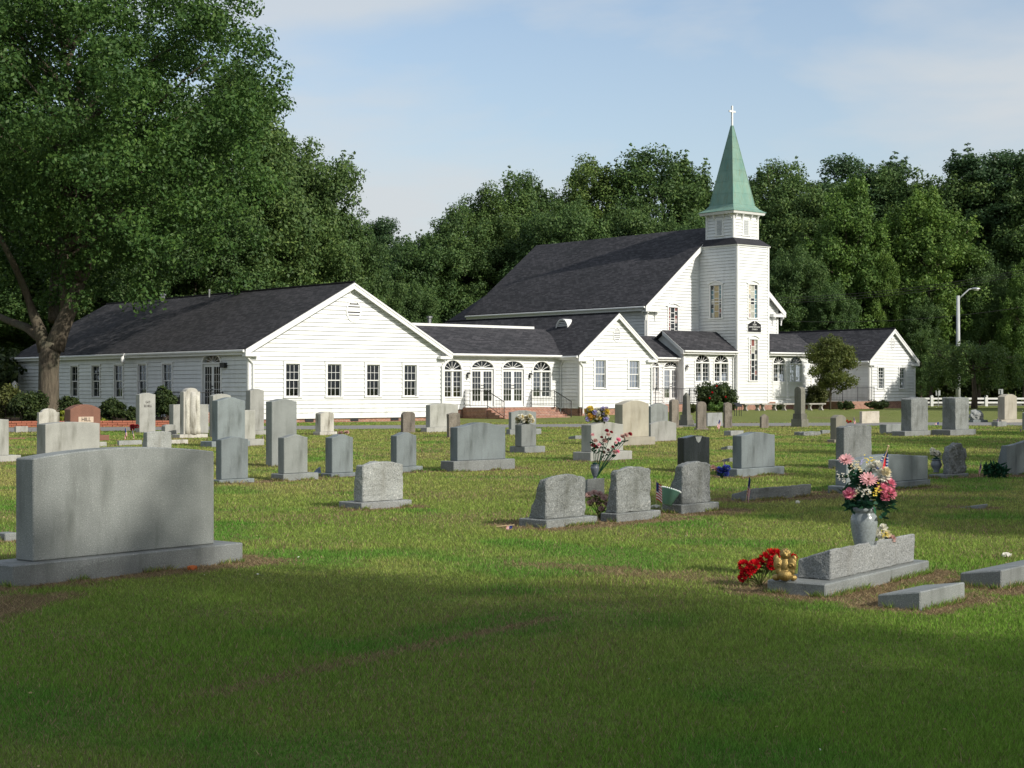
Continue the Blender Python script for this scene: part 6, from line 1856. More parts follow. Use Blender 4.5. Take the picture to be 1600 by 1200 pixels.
bunch('red_white_flowers', 'small red flowers by the rough cream block on the lawn', 'flowers', p, [('mum', 0.06, 'petal_red', rr.uniform(-0.12, 0.12), 0, 0.06 + 0.06 * rr.random()) for _ in range(4)], 'plastic_leaf', 4, 0.06, 19)

# ------------------------------------------------------------------ brick edging, benches, lamp, fence, wires
ed0, ed1 = gp(-30, 668.3), gp(263, 667.0)
edge = empty('brick_edging', ed0, math.atan2(ed1.y - ed0.y, ed1.x - ed0.x), 'low edging wall of red blocks along the planting bed at left', 'wall')
EL = (Vector((ed1.x, ed1.y)) - Vector((ed0.x, ed0.y))).length
bm_ = []
for k in range(3):
    m = MB(); m.box(0.006, 0.394, -0.10 - 0.01 * k, 0.10 + 0.008 * k, 0.004, 0.086); me = m.mesh('brick'); me.materials.append(MATS['brick_block'])
    bm2 = bmesh.new(); bm2.from_mesh(me); bmesh.ops.bevel(bm2, geom=list(bm2.edges), offset=0.012, segments=1, affect='EDGES'); bm2.to_mesh(me); bm2.free(); bm_.append(me)
for course in range(3):
    x = -0.2 * (course % 2)
    while x < EL:
        o = bpy.data.objects.new('brick', rng.choice(bm_)); COL.objects.link(o); o.parent = edge
        o.location = (x, rng.uniform(-0.012, 0.012), 0.088 * course); o.rotation_euler = (0, 0, rng.uniform(-0.02, 0.02))
        x += 0.4
m = MB(); m.box(-12, EL - 0.2, 0.15, 14, -0.05, 0.16)
soil = m.build('planting_bed', simple('bed_soil', (0.045, 0.034, 0.024), 0.95, 0.05, var=0.4, scale=5, bump=0.8), None, loc=ed0, rot=(0, 0, edge.rotation_euler.z)); tag(soil, 'dark mulched planting bed behind the brick edging', None, None, 'structure')

def bench(px, py, label, w=1.25, rz=0.0, z=None):
    P = gp(px, py)
    root = empty('concrete_bench', P, BA + rz, label, 'bench', 'concrete benches before the narthex')
    m = MB(); m.box(-w / 2, w / 2, -0.19, 0.19, 0.36, 0.44); sm = m.build('seat', MATS['concrete'], root)
    for sx in (-1, 1):
        m = MB(); m.T = lambda x, y, z: (sx * w * 0.34 + y, x, z)
        m.prism([(-0.17, 0), (0.17, 0), (0.15, 0.06), (0.09, 0.12), (0.08, 0.22), (0.13, 0.30), (0.16, 0.36), (-0.16, 0.36), (-0.13, 0.30), (-0.08, 0.22), (-0.09, 0.12), (-0.15, 0.06)], -0.055, 0.055)
        m.build('leg', MATS['concrete'], root)
bench(1274, 641.0, 'pale concrete bench right of the dark obelisk', 1.6)
bench(1234, 641.2, 'pale concrete bench half hidden by the dark obelisk', 1.6)
bench(1201, 641.5, 'pale concrete bench below the narthex windows left of the obelisk', 1.6)
bench(1174, 641.8, 'leftmost concrete bench at the foot of the tower', 1.6)
# brick planter strip at the tower foot
bp = gp(1184, 640.3)
m = MB(); m.box(-2.0, 1.9, 0.15, 0.40, 0.0, 0.50); tag(m.build('brick_planter', MATS['brick'], None, loc=bp, rot=(0, 0, BA)), 'low brick planter wall at the foot of the tower', 'planter')
# dark plaque on legs
P = gp(1153, 648)
root = empty('garden_plaque', P, R(30), 'dark plaque on thin legs before the large bush', 'plaque')
m = MB(); m.hexa([(-0.20, -0.13, 0.50), (0.20, -0.13, 0.50), (0.20, 0.13, 0.66), (-0.20, 0.13, 0.66), (-0.20, -0.13, 0.56), (0.20, -0.13, 0.56), (0.20, 0.13, 0.72), (-0.20, 0.13, 0.72)]); m.build('plaque', MATS['black_iron'], root)
for x, y, h in ((-0.16, -0.08, 0.55), (0.16, -0.08, 0.55), (-0.16, 0.09, 0.66), (0.16, 0.09, 0.66)):
    m = MB(); m.tube([(x, y, -0.05), (x, y, h)], 0.016, 6); m.build('leg', MATS['black_iron'], root)

LD = 119.0
lp = at(1497, 606, LD); gz = float(ground_z(lp.x, lp.y))
root = empty('street_lamp', (lp.x, lp.y, gz), 0, 'grey street lamp with one curved arm before the dark wood', 'street lamp')
htop = at(1497, 462, LD).z - gz
m = MB(); m.tube([(0, 0, -0.1), (0, 0, htop * 0.5), (0, 0, htop)], [0.185, 0.16, 0.12], 12); m.build('pole', MATS['lamp_grey'], root, smooth=True)
m = MB(); e = at(1520, 451, LD); ex, ez = e.x - lp.x, e.z - gz
m.tube([(0.05, 0, htop - 0.25), (0.4, 0, htop + 0.1), (ex * 0.75, 0, ez - 0.05), (ex, 0, ez)], [0.06, 0.055, 0.05, 0.045], 8); m.build('arm', MATS['lamp_grey'], root, smooth=True)
m = MB(); m.ball((ex + 0.22, 0, ez - 0.01), (0.36, 0.16, 0.10), 14, 8); hd = m.build('lamp_head', MATS['galvanised'], root, smooth=True)
m = MB(); m.ball((ex + 0.26, 0, ez - 0.07), (0.22, 0.12, 0.08), 12, 6); m.build('lens', MATS['frosted_glass'], hd, smooth=True)
m = MB(); m.tube([(0, 0, htop * 0.52), (0, 0, htop * 0.53)], 0.18, 12); m.tube([(0, 0, 1.55), (0, 0, 1.62)], 0.195, 12); m.build('band', MATS['black_iron'], root)

FD = 122.0
f0, f1 = at(1400, 606, FD), at(1660, 606, FD)
fence = empty('rail_fence', (f0.x, FD, 0.2), 0, 'white two rail fence along the road at far right', 'fence')
n = 0; x = at(1456, 606, FD).x - f0.x - 4.15
while x < f1.x - f0.x:
    m = MB(); m.box(x - 0.10, x + 0.10, -0.10, 0.10, -0.1, 0.78); m.prism([(x - 0.12, 0.78), (x + 0.12, 0.78), (x, 0.86)], -0.12, 0.12); m.build('post', MATS['gate_white'], fence)
    for zr in (0.30, 0.60):
        m = MB(); m.box(x + 0.10, x + 4.05, -0.035, 0.035, zr - 0.07, zr + 0.07); m.build('rail', MATS['gate_white'], fence)
    x += 4.15
m = MB(); m.box(-40, 120, 126, 134, 0.0, 0.235); tag(m.build('road', MATS['asphalt']), 'grey public road behind the white fence', None, None, 'structure')
for px, py0, py1, lab in ((1466, 611, 618, 'small square sign seen from behind near the fence, left one'), (1564, 609, 616, 'small square sign seen from behind near the fence, right one')):
    P = at(px, 606, 119); root = empty('traffic_sign', (P.x, P.y, 0.2), 0, lab, 'sign')
    z0_, z1_ = at(px, py1, 119).z - 0.2, at(px, py0, 119).z - 0.2
    m = MB(); m.tube([(0, 0, -0.1), (0, 0, z1_)], 0.03, 6); m.build('post', MATS['galvanised'], root)
    m = MB(); m.box(-0.17, 0.17, 0.035, 0.045, z0_, z1_ + 0.05); m.build('panel', MATS['lamp_grey'], root)
for i, ((x0, y0), (x1, y1), lab) in enumerate((((1150, 466), (1750, 386), 'uppermost thin power line before the wood at right'), ((1150, 470), (1750, 390), 'second thin power line before the wood at right'), ((1150, 474), (1750, 394), 'third thin power line before the wood at right'), ((1240, 502), (1800, 438), 'lowest thin power line before the wood at right'))):
    a, b = at(x0, y0, 124), at(x1, y1, 121)
    m = MB(); m.tube([a.lerp(b, k / 16) - Vector((0, 0, 1.0 * 4 * (k / 16) * (1 - k / 16))) for k in range(17)], 0.016, 5)
    tag(m.build('power_line', MATS['wire']), lab, 'cable', 'power lines')
# birdhouse and white bench at the far left
P = at(23, 606, 80)
root = empty('bird_house', (P.x, P.y, 0.0), R(20), 'white bird house on a dark post beside the hall corner at far left', 'bird house')
m = MB(); m.tube([(0, 0, 0), (0, 0, 1.6)], 0.035, 6); m.build('post', MATS['black_iron'], root)
m = MB(); m.prism([(-0.11, 1.6), (0.11, 1.6), (0.11, 1.82), (0, 1.94), (-0.11, 1.82)], -0.10, 0.10); m.build('box', MATS['sign_white'], root)
m = MB(); m.hexa([(-0.15, -0.14, 1.80), (0, -0.14, 1.955), (0, 0.14, 1.955), (-0.15, 0.14, 1.80), (-0.15, -0.14, 1.82), (0, -0.14, 1.975), (0, 0.14, 1.975), (-0.15, 0.14, 1.82)]); m.hexa([(0.15, -0.14, 1.80), (0, -0.14, 1.955), (0, 0.14, 1.955), (0.15, 0.14, 1.80), (0.15, -0.14, 1.82), (0, -0.14, 1.975), (0, 0.14, 1.975), (0.15, 0.14, 1.82)]); m.build('roof', MATS['gate_white'], root)
m = MB(); m.T = lambda x, y, z: (x, y - 0.101, z); m.lathe([(0.03, -0.003), (0.03, 0.003)], 12, (0, 0, 1.76)); m.build('entrance_hole', MATS['black_iron'], root, rot=None)
P = gp(51, 661); P.z = 0.15
root = empty('garden_bench', P, R(4), 'small white bench in the planting bed left of the big tree', 'bench')
m = MB(); m.box(-0.20, 0.22, -0.14, 0.14, 0.25, 0.29); m.build('seat', MATS['gate_white'], root)
for x in (-0.16, 0.18):
    m = MB(); m.box(x - 0.03, x + 0.03, -0.12, 0.12, -0.05, 0.25); m.build('leg', MATS['gate_white'], root)
m = MB(); m.box(-0.20, 0.22, 0.12, 0.15, 0.44, 0.54); m.box(-0.17, -0.13, 0.11, 0.14, 0.29, 0.5); m.box(0.15, 0.19, 0.11, 0.14, 0.29, 0.5); m.build('backrest', MATS['gate_white'], root)

# ------------------------------------------------------------------ trees and shrubs
def leaf_cloud(name, C, rad, per, size, mat, seed, flat=0.65, up=0.35, keep_low=None):
    """leaf faces spread over many clumps; C (k,3) centres, rad (k,) radii"""
    r = np.random.default_rng(seed)
    C = np.asarray(C, float); rad = np.asarray(rad, float)
    cnt = np.maximum(8, (per * (rad / np.percentile(rad, 60)) ** 2)).astype(int)
    ci = np.repeat(np.arange(len(C)), cnt); n = len(ci)
    d = r.normal(size=(n, 3)); d /= np.linalg.norm(d, axis=1)[:, None]
    rr_ = rad[ci] * (0.35 + 0.65 * r.random(n) ** 0.6) * (1 + 0.12 * r.normal(size=n))
    P = C[ci] + d * rr_[:, None] * np.array([1, 1, flat])
    N = d * 0.8 + np.array([0, 0, up]) + r.normal(size=(n, 3)) * 0.55
    N /= np.linalg.norm(N, axis=1)[:, None]
    A = np.cross(N, r.normal(size=(n, 3))); A /= np.linalg.norm(A, axis=1)[:, None]
    B = np.cross(N, A)
    s = size * (0.6 + 0.8 * r.random(n))[:, None]
    Q = np.empty((n, 4, 3), np.float32)
    Q[:, 0] = P - A * s; Q[:, 1] = P + B * s * 0.55; Q[:, 2] = P + A * s * 0.9 - N * s * 0.25; Q[:, 3] = P - B * s * 0.55
    me = bpy.data.meshes.new(name)
    me.vertices.add(n * 4); me.vertices.foreach_set('co', Q.ravel())
    me.loops.add(n * 4); me.loops.foreach_set('vertex_index', np.arange(n * 4, dtype=np.int32))
    me.polygons.add(n); me.polygons.foreach_set('loop_start', np.arange(0, n * 4, 4, dtype=np.int32))
    me.update(); me.materials.append(MATS[mat])
    return me

def crown_centres(seed, n, rx, ry, z0, z1, shape='round', inner=0.45):
    """clump centres through a lobed crown envelope"""
    r = random.Random(seed); P = []
    zc, rz = 0.5 * (z0 + z1), 0.5 * (z1 - z0)
    off = Vector((seed * 1.37, seed * 0.71, 0))
    while len(P) < n:
        d = Vector((r.gauss(0, 1), r.gauss(0, 1), r.gauss(0, 1))).normalized()
        k = inner + (1 - inner) * r.random() ** 0.55
        lob = 1 + 0.30 * mnoise.noise(d * 1.8 + off) + 0.16 * mnoise.noise(d * 4.2 + off)
        p = Vector((d.x * rx, d.y * ry, d.z * rz)) * k * lob
        f = (p.z + rz) / (2 * rz)
        if shape == 'cone': w = 1.15 - 0.95 * f
        elif shape == 'egg': w = 1.08 - 0.45 * max(0, f - 0.3)
        elif shape == 'flat': w = 0.55 + 0.75 * min(1, f * 1.3)
        else: w = 1.0
        P.append((p.x * w, p.y * w, zc + p.z))
    # no clump floats on its own: pull loners towards the crown
    gap = 0.30 * (rx + ry + 2 * rz) / 4
    Q = []
    for i, a in enumerate(P):
        dd = sorted(math.dist(a, b) for b in P)[1:4]
        k = 1.0 if dd[-1] < gap else 0.72
        Q.append((a[0] * k, a[1] * k, zc + (a[2] - zc) * k))
    return Q

def limb(m, a, b, r0, r1, seed, seg=6, bend=0.12, n=8):
    r = random.Random(seed); a, b = Vector(a), Vector(b); L = (b - a).length
    pts, rad = [], []
    w = Vector((r.uniform(-1, 1), r.uniform(-1, 1), r.uniform(-0.2, 0.8))) * bend * L
    for i in range(seg + 1):
        t_ = i / seg
        p = a.lerp(b, t_) + w * math.sin(math.pi * t_) + Vector((r.gauss(0, 1), r.gauss(0, 1), r.gauss(0, 1))) * 0.012 * L * (0 < i < seg)
        pts.append(p); rad.append(r0 + (r1 - r0) * t_ ** 0.8)
    m.tube(pts, rad, n)
    return pts

def make_tree(key, H, rx, z0, n, per, size, crad, mat, barkmat='bark', shape='round', trunk_r=0.3, seed=1, flat=0.65, limbs=14):
    C = crown_centres(seed, n, rx, rx * 0.95, z0, H, shape)
    r = random.Random(seed)
    rad = [crad * r.uniform(0.55, 1.45) for _ in C]
    outer = sorted(C, key=lambda c: -c[2] - 0.3 * math.hypot(c[0], c[1]))[:len(C) // 3]
    for c in r.sample(outer, len(outer) // 2):
        for k in range(1, 4):
            f_ = 1 + 0.045 * k
            C.append((c[0] * f_, c[1] * f_, c[2] + 0.42 * k * crad + r.uniform(0, 0.2))); rad.append(crad * (0.52 - 0.11 * k))
    crown = leaf_cloud(key + '_crown', C, rad, per, size, mat, seed, flat)
    m = MB()
    top = z0 + 0.62 * (H - z0)
    tp = [(0, 0, -0.3), (0.0, 0, 0.4), (r.uniform(-.15, .15), r.uniform(-.15, .15), z0 * 0.7), (r.uniform(-.3, .3), r.uniform(-.3, .3), 0.5 * (z0 + top)), (r.uniform(-.4, .4), r.uniform(-.4, .4), top)]
    m.tube(tp, [trunk_r * 1.35, trunk_r * 1.05, trunk_r * 0.85, trunk_r * 0.55, trunk_r * 0.15], 10)
    for c in r.sample(C, min(limbs, len(C))):
        zz = max(z0 * 0.6, min(top, c[2] - 0.45 * math.hypot(c[0], c[1]) - 0.5))
        limb(m, (0, 0, zz), c, trunk_r * 0.33, 0.02, r.random(), 5, 0.08, 6)
    trunk = m.mesh(key + '_trunk', True); trunk.materials.append(MATS[barkmat])
    return trunk, crown
PROTO = {
    'oval': make_tree('oval', 21, 5.2, 2.5, 300, 215, 0.120, 0.95, 'leaf_wood', seed=3, shape='egg', flat=0.8),
    'broad': make_tree('broad', 19, 6.2, 2.0, 330, 215, 0.125, 1.0, 'leaf_wood', seed=8, flat=0.75),
    'tall': make_tree('tall', 23, 4.4, 3.0, 290, 200, 0.118, 0.85, 'leaf_mid', seed=14, shape='egg', flat=0.95),
    'bright': make_tree('bright', 17, 4.8, 1.5, 300, 210, 0.125, 0.85, 'leaf_bright', seed=21, shape='egg', flat=0.95),
    'pine': make_tree('pine', 22, 3.6, 8.0, 110, 330, 0.115, 1.05, 'leaf_pine', seed=27, shape='flat', flat=0.55, trunk_r=0.25, limbs=40),
}
def plant_tree(kind, name, label, px, d, top_py, width=1.0, rz=0.0, cat='tree', group='trees behind the church', mat=None):
    P = Vector(((px - CX) / F * d, d, 0)); P.z = float(ground_z(P.x, P.y))
    want = CAMH + (HY - top_py) / F * d - P.z
    H0 = {'oval': 21.6, 'broad': 20.0, 'tall': 23.8, 'bright': 17.6, 'pine': 22.8, 'under': 8.3}[kind]
    s = want / H0
    root = empty(name, P, rz, label, cat, group)
    root.scale = (s * width, s * width, s)
    t_, c_ = PROTO[kind]
    link('trunk', t_, None, root); link('crown', c_, None, root)
    return root
ti = 0
BACK = [
 # px, top py, depth, kind, width, label
 (605, 318, 142, 'pine', 1.0, 'rounded pine standing alone on the skyline left of the church roof'),
 (655, 352, 138, 'broad', 1.0, 'bushy tree on the skyline between the lone pine and the church roof'),
 (712, 308, 140, 'oval', 1.0, 'tree on the skyline above the left end of the church roof'),
 (768, 284, 143, 'tall', 1.0, 'thin topped tree on the skyline left of the pale crowned one'),
 (828, 258, 146, 'oval', 0.9, 'pale crowned tree on the skyline above the church roof'),
 (880, 296, 138, 'broad', 0.9, 'darker tree close behind the ridge of the church roof'),
 (925, 238, 147, 'tall', 1.1, 'tall spiky tree on the skyline left of the tallest rounded one'),
 (985, 300, 137, 'broad', 0.9, 'low dense tree behind the church ridge below the tallest one'),
 (1038, 216, 146, 'oval', 1.15, 'tallest rounded tree on the skyline left of the spire'),
 (1095, 262, 148, 'oval', 0.9, 'tree half hidden behind the spire'),
 (1085, 320, 136, 'broad', 0.8, 'dark tree low behind the belfry'),
 (1205, 238, 146, 'oval', 0.95, 'dark tree on the skyline just right of the spire'),
 (1255, 262, 143, 'broad', 0.9, 'dark tree right of the spire below the pine'),
 (1318, 214, 148, 'pine', 1.3, 'broad dark pine on the skyline right of the spire'),
 (1392, 252, 147, 'oval', 1.0, 'dark tree on the skyline above the two light green ones'),
 (1478, 240, 146, 'broad', 1.0, 'dark tree on the skyline left of the farthest right pine'),
 (1560, 208, 144, 'pine', 1.35, 'tall dark pine on the skyline near the right edge'),
 (1625, 222, 140, 'oval', 1.0, 'tall dark tree cut by the right edge'),
 (1325, 285, 134, 'bright', 0.85, 'light green tree before the dark wood right of the tower, left of two'),
 (1452, 300, 133, 'bright', 1.0, 'light green tree before the dark wood above the lamp, right of two'),
 (1240, 372, 130, 'broad', 0.75, 'grey green tree directly right of the tower behind the church'),
 (1385, 400, 131, 'bright', 0.55, 'small bright tree behind the right wing gable'),
 (1530, 380, 131, 'oval', 0.8, 'dark tree behind the street lamp'),
 (1600, 410, 128, 'bright', 0.7, 'sparse yellowish tree at the right edge behind the weeping tree'),
 (1298, 430, 128, 'broad', 0.7, 'dark tree close behind the right wing roof'),
 (1440, 455, 129, 'broad', 0.7, 'dark low tree between right wing and street lamp'),
]
for px, py, d, k, w, lab in BACK:
    plant_tree(k, {'pine': 'pine_tree'}.get(k, 'leafy_tree'), lab, px, d, py, w, ti * 1.3); ti += 1
# trees behind the hall
for px, py, d, k, w, lab in ((358, 85, 108, 'oval', 1.02, 'large tree behind the hall with its top right of the big tree'),
                             (452, 195, 114, 'broad', 0.86, 'dark tree behind the hall roof, middle of three'),
                             (525, 300, 118, 'broad', 0.80, 'rounded tree behind the peak of the hall gable'),
                             (300, 250, 104, 'broad', 1.1, 'dark tree low behind the hall ridge under the big tree'),
                             (190, 200, 106, 'oval', 1.3, 'dark tree behind the big tree and the hall roof'),
                             (60, 150, 112, 'broad', 1.4, 'dark tree behind the far end of the hall'),
                             (-60, 120, 106, 'oval', 1.4, 'dark tree at the left edge beyond the hall'),
                             (572, 385, 124, 'broad', 0.8, 'low dark tree in the gap between hall gable and church roof'),
                             (640, 430, 128, 'broad', 0.8, 'low dark tree left of the church roof eave')):
    plant_tree(k, 'leafy_tree', lab, px, d, py, w, ti * 1.7, group='trees behind the hall'); ti += 1
# the depth of the wood: one mass
C, rad = [], []
r = random.Random(99)
for k in range(520):
    px = r.uniform(520, 1750); d = r.uniform(150, 168)
    x = (px - CX) / F * d; topz = 8 + 9 * mnoise.noise(Vector((px * 0.012, 0, 3))) + 5
    C.append((x, d, r.uniform(1.0, max(6, topz)))); rad.append(r.uniform(2.2, 3.4))
for k in range(160):
    px = r.uniform(-120, 560); d = r.uniform(126, 140)
    C.append(((px - CX) / F * d, d, r.uniform(1.0, 13))); rad.append(r.uniform(2.2, 3.2))
wood = link('woodland', leaf_cloud('woodland', C, rad, 130, 0.36, 'leaf_wood', 5), None)
tag(wood, 'deep shaded woodland behind the church and hall', 'wood', None, 'stuff')
C, rad = [], []
for k in range(170):
    px = r.uniform(560, 1720); d = r.uniform(135, 141)
    C.append(((px - CX) / F * d, d, r.uniform(0.6, 4.5))); rad.append(r.uniform(1.2, 2.0))
for k in range(60):
    px = r.uniform(-100, 40); d = r.uniform(88, 100)
    C.append(((px - CX) / F * d, d, r.uniform(0.4, 3.5))); rad.append(r.uniform(0.8, 1.4))
under = link('undergrowth', leaf_cloud('undergrowth', C, rad, 170, 0.24, 'leaf_shrub', 6), None)
tag(under, 'dark undergrowth along the edge of the wood', 'undergrowth', None, 'stuff')

# big tree at the left
def big_tree():
    D = 78.0
    base = at(76, 606, D); base.z = 0.0
    root = empty('oak_tree', base, 0, 'huge leafy tree with forked trunk towering over the hall at left', 'tree')
    m = MB()
    def W(px, py, dy=0.0): return at(px, py, D + dy) - base
    k = D / F
    m.tube([W(76, 662), W(76, 650), W(76, 620), W(76, 585), W(77, 555), W(82, 535)], [25 * k, 19 * k, 16 * k, 15.5 * k, 16 * k, 17.5 * k], 16)
    m.tube([W(84, 545), W(95, 515), W(108, 485), W(118, 458), W(126, 435), W(134, 418)], [17 * k, 14 * k, 12.5 * k, 11 * k, 10 * k, 8 * k], 12)       # right limb
    m.tube([W(126, 440), W(122, 422, -1)], [7 * k, 5 * k], 8); m.tube([W(130, 425), W(142, 410, -1)], [6 * k, 3 * k], 8)
    m.tube([W(104, 490), W(101, 450), W(102, 400), W(110, 340, 1), W(116, 280, 1), W(120, 180, 1), W(125, 80, 1)], [9 * k, 8 * k, 7.5 * k, 6.5 * k, 6 * k, 4.5 * k, 2.5 * k], 10)
    m.tube([W(126, 440), W(150, 390, 2), W(180, 330, 2), W(210, 290, 2), W(240, 240, 3)], [8 * k, 7 * k, 6 * k, 5 * k, 3 * k], 10)
    m.tube([W(72, 548), W(62, 515), W(52, 490), W(40, 455), W(25, 420, -1), W(5, 380, -2), W(-30, 310, -2)], [13 * k, 9 * k, 7.5 * k, 6 * k, 5 * k, 4 * k, 2 * k], 10)
    m.tube([W(66, 530), W(42, 512, 2), W(10, 500, 4), W(-50, 470, 7)], [9 * k, 7 * k, 5.5 * k, 3 * k], 10)
    m.tube([W(84, 500, 1), W(85, 440, 3), W(92, 380, 4), W(95, 250, 5)], [9 * k, 7 * k, 5 * k, 3 * k], 8)
    C = []
    r = random.Random(41)
    off = Vector((3.3, 1.2, 0))
    cx, cz = W(125, 606).x, 15.2
    while len(C) < 920:
        d = Vector((r.gauss(0, 1), r.gauss(0, 1), r.gauss(0, 1))).normalized()
        kk = 0.22 + 0.78 * r.random() ** 0.55
        lob = 1 + 0.24 * mnoise.noise(d * 2.0 + off) + 0.14 * mnoise.noise(d * 4.6 + off)
        p = Vector((cx + d.x * 10.2 * kk * lob, d.y * 10.0 * kk * lob, cz + d.z * 10.2 * kk * lob))
        if p.z < 5.6 + 0.05 * abs(p.x - cx): continue
        C.append(p)
    for p in r.sample([c for c in C if c.z > 11], 44):
        zz = max(8.0, p.z - 0.5 * math.hypot(p.x, p.y) - 1)
        a = W(108, 606 - (zz - CAMH) / k, 0)
        limb(m, a, p, 0.16, 0.02, r.random(), 6, 0.10, 6)
    tr = m.mesh('trunk', True); tr.materials.append(MATS['bark_pale'])
    link('trunk', tr, None, root)
    link('crown', leaf_cloud('oak_crown', [tuple(p) for p in C], [0.92 * r.uniform(0.55, 1.45) for _ in C], 225, 0.105, 'leaf_oak', 77, 0.75), None, root)
big_tree()

# shrubs, little trees
def shrub(name, label, px, py, w, h, mat, size=0.07, n=46, per=110, d=None, group=None, dens=1.0, stem=True, cat='shrub'):
    P = gp(px, py) if d is None else Vector(((px - CX) / F * d, d, float(ground_z((px - CX) / F * d, d))))
    root = empty(name, P, 0, label, cat, group)
    C = crown_centres(int(px) % 97 + 3, n, w / 2, w / 2 * 0.8, 0.05 * h, h, 'round', 0.35)
    r = random.Random(int(px)); rad = [0.14 * (w + h) / 2 * r.uniform(0.7, 1.4) for _ in C]
    link('foliage', leaf_cloud('foliage', C, rad, per, size, mat, int(px) + 5, 0.8), None, root)
    m = MB()
    for k in range(7): limb(m, (r.uniform(-.06, .06), r.uniform(-.06, .06), -0.05), r.choice(C), 0.025, 0.006, r.random(), 4, 0.1, 5)
    m.build('stem', MATS['bark'], root)
    return root
bu = shrub('flowering_bush', 'large dark green bush with red flowers before the narthex', 1120, 0, 3.0, 1.75, 'leaf_shrub', 0.075, 90, 130, d=96.5)
for k, (px, py) in enumerate(((1113, 613), (1109, 622), (1134, 620), (1120, 603))):
    p = at(px, py, 95.3) - Vector(((1120 - CX) / F * 96.5, 96.5, float(ground_z((1120 - CX) / F * 96.5, 96.5))))
    flower(bu, 'rose', 0.055, 'petal_red', p, (0, -1, 0.3), k)
shrub('bush', 'round dark bush between the benches and the young tree', 1278, 0, 2.2, 1.7, 'leaf_olive', 0.07, 60, 110, d=105.5)
shrub('shrub', 'low green shrub at the foot of the large bush', 1122, 0, 1.6, 0.6, 'leaf_bright', 0.06, 30, 90, d=93.5)
shrub('shrub', 'low yellowish shrub left of the weathered slab by the entrance', 1082, 0, 1.0, 0.6, 'leaf_olive', 0.06, 24, 90, d=92)
shrub('hedge_bush', 'low clipped bush below the railing of the right wing, left of two', 1322, 0, 1.5, 0.6, 'leaf_shrub', 0.05, 40, 100, d=100.5)
shrub('hedge_bush', 'low clipped bush below the railing of the right wing, right of two', 1368, 0, 1.9, 0.55, 'leaf_shrub', 0.05, 44, 100, d=103)
shrub('shrub', 'low green plants between the benches', 1216, 0, 1.4, 0.35, 'leaf_shrub', 0.05, 22, 80, d=102)
for px, d, w, h, mt, lab in ((8, 72, 2.4, 1.9, 'leaf_olive', 'olive green bush at the left edge behind the brick edging'), (38, 71, 1.8, 1.5, 'leaf_shrub', 'dark bush left of the big trunk behind the brick edging'), (52, 74, 1.6, 1.6, 'leaf_shrub', 'dark bush against the trunk on its left side'),
                             (108, 72, 1.3, 1.4, 'leaf_shrub', 'dark bush just right of the big trunk'), (178, 72, 1.5, 1.2, 'leaf_shrub', 'dark bush right of the HILL stone against the hall'), (255, 71, 1.3, 1.9, 'leaf_shrub', 'tall dark bush beside the lettered slab under the hall windows'), (207, 70, 0.9, 0.8, 'leaf_shrub', 'small bush left of the lettered slab'),
                             (278, 75, 1.4, 1.5, 'leaf_shrub', 'bush behind the carved white headstone by the hall')):
    shrub('bush', lab, px, 0, w, h, mt, 0.07, 40, 100, d=d, group='bushes along the hall')
shrub('bright_plant', 'bright yellow green plant right of the HILL stone', 161, 0, 0.5, 0.35, 'leaf_yellow', 0.05, 14, 60, d=66.5)
shrub('bright_plant', 'bright yellow green plant at the foot of the big trunk', 96, 0, 0.4, 0.7, 'leaf_yellow', 0.05, 14, 60, d=68.5)

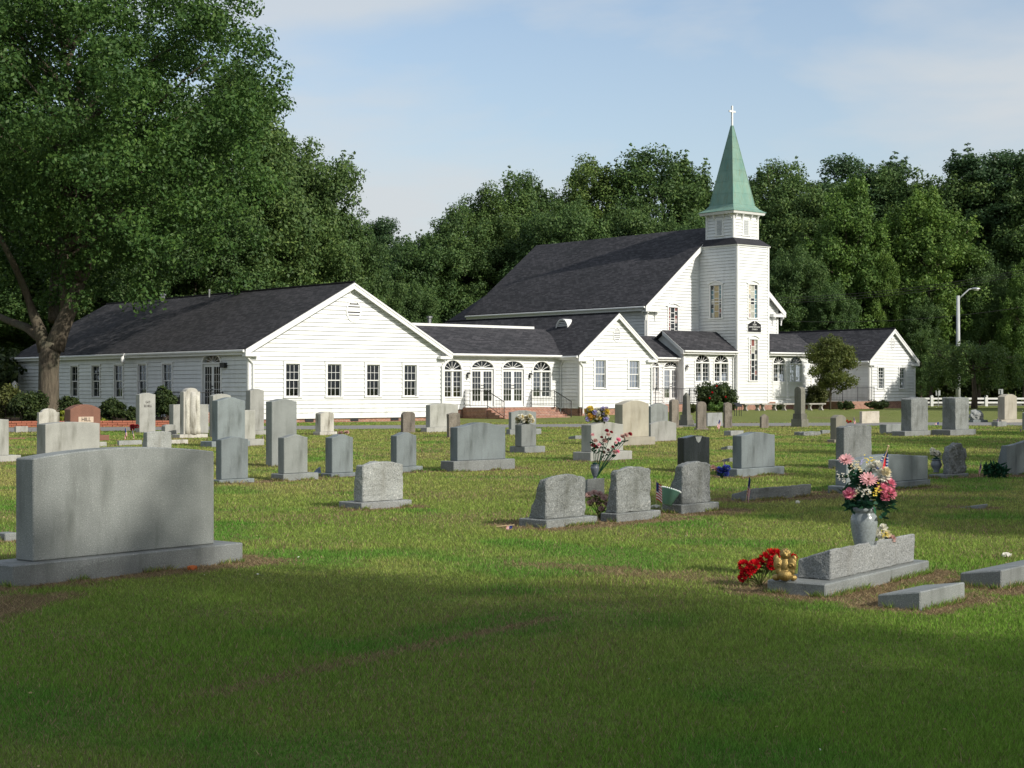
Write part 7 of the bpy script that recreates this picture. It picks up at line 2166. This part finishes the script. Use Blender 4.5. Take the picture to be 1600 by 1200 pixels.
def young_tree():
    d = 103.0; P = Vector(((1297 - CX) / F * d, d, 0.22))
    root = empty('young_tree', P, 0, 'young bushy tree with slim pale trunk before the right wing', 'tree')
    C = crown_centres(17, 120, 1.8, 1.7, 0.9, 4.75, 'egg', 0.25)
    m = MB(); m.tube([(0, 0, -0.1), (0.02, 0, 1.2), (0.05, 0, 2.6), (0, 0, 4.2)], [0.075, 0.06, 0.045, 0.015], 8)
    r = random.Random(5)
    for c in r.sample(C, 30): limb(m, (0.03, 0, max(1.0, c[2] - 0.9)), c, 0.025, 0.006, r.random(), 4, 0.05, 5)
    m.build('trunk', MATS['bark_pale'], root, smooth=True)
    link('crown', leaf_cloud('young_crown', C, [0.42 * r.uniform(0.6, 1.4) for _ in C], 150, 0.07, 'leaf_young', 3, 0.7), None, root)
young_tree()
def weeping_tree():
    d = 108.0; P = Vector(((1522 - CX) / F * d, d, 0.22))
    root = empty('weeping_tree', P, 0, 'low weeping tree with drooping crown near the right edge', 'tree')
    r = random.Random(12); C, rad = [], []
    m = MB(); m.tube([(0, 0, -0.1), (0.05, 0, 1.0), (-0.05, 0, 2.2), (0, 0, 3.0)], [0.24, 0.17, 0.14, 0.10], 10)
    for k in range(34):
        q = r.uniform(0, 2 * math.pi); R_ = r.uniform(1.2, 3.4); zt = 3.7 + r.uniform(-0.4, 0.6) - 0.10 * R_
        tip = Vector((math.cos(q) * R_, math.sin(q) * R_, zt))
        limb(m, (0, 0, 2.4), tip, 0.07, 0.015, r.random(), 5, 0.15, 5)
        z = zt; x = 1.0
        while z > r.uniform(0.9, 2.2):
            C.append((tip.x * x + r.gauss(0, 0.12), tip.y * x + r.gauss(0, 0.12), z)); rad.append(r.uniform(0.28, 0.5)); z -= 0.36; x += 0.02
        for f_ in (0.4, 0.7): C.append((tip.x * f_, tip.y * f_, 2.6 + (zt - 2.4) * f_ + 0.4)); rad.append(0.5)
    m.build('trunk', MATS['bark'], root, smooth=True)
    link('crown', leaf_cloud('weeping_crown', C, rad, 60, 0.085, 'leaf_mid', 4, 1.0, 0.1), None, root)
weeping_tree()

# trees that stand behind and right of the photographer and shade the lawn (their shadows are in the picture)
def shade_tree(p_, q_, H, w, kind, label):
    P = Vector((-0.788 * p_ + 0.616 * q_, 0.616 * p_ + 0.788 * q_, 0))
    s = H / {'oval': 21.6, 'broad': 20.0, 'tall': 23.8}[kind]
    root = empty('shade_tree', P, p_ + q_, label, 'tree', 'trees behind the photographer')
    root.scale = (s * w, s * w, s)
    t_, c_ = PROTO[kind]; link('trunk', t_, None, root); link('crown', c_, None, root)
shade_tree(-26, 3.6, 24, 1.0, 'broad', 'tall spreading tree behind the photographer, nearest')
shade_tree(-28, -9, 24, 1.15, 'broad', 'tall spreading tree farther behind the photographer')
shade_tree(-22, 20.5, 21, 0.85, 'oval', 'tree right of the photographer beyond the picture edge, nearest of five')
shade_tree(-22, 28, 22, 0.75, 'broad', 'tree right of the photographer beyond the picture edge, second of five')
shade_tree(-20, 36, 23, 0.8, 'oval', 'tree right of the photographer beyond the picture edge, third of five')
shade_tree(-17, 46, 23, 0.8, 'broad', 'tree right of the photographer beyond the picture edge, fourth of five')
shade_tree(-13, 56, 22, 0.8, 'oval', 'tree right of the photographer beyond the picture edge, last of five')
shade_tree(22, 98, 15, 0.9, 'broad', 'tree across the road beyond the right picture edge, nearer')
shade_tree(25, 105, 16, 0.9, 'broad', 'tree across the road beyond the right picture edge, farther')
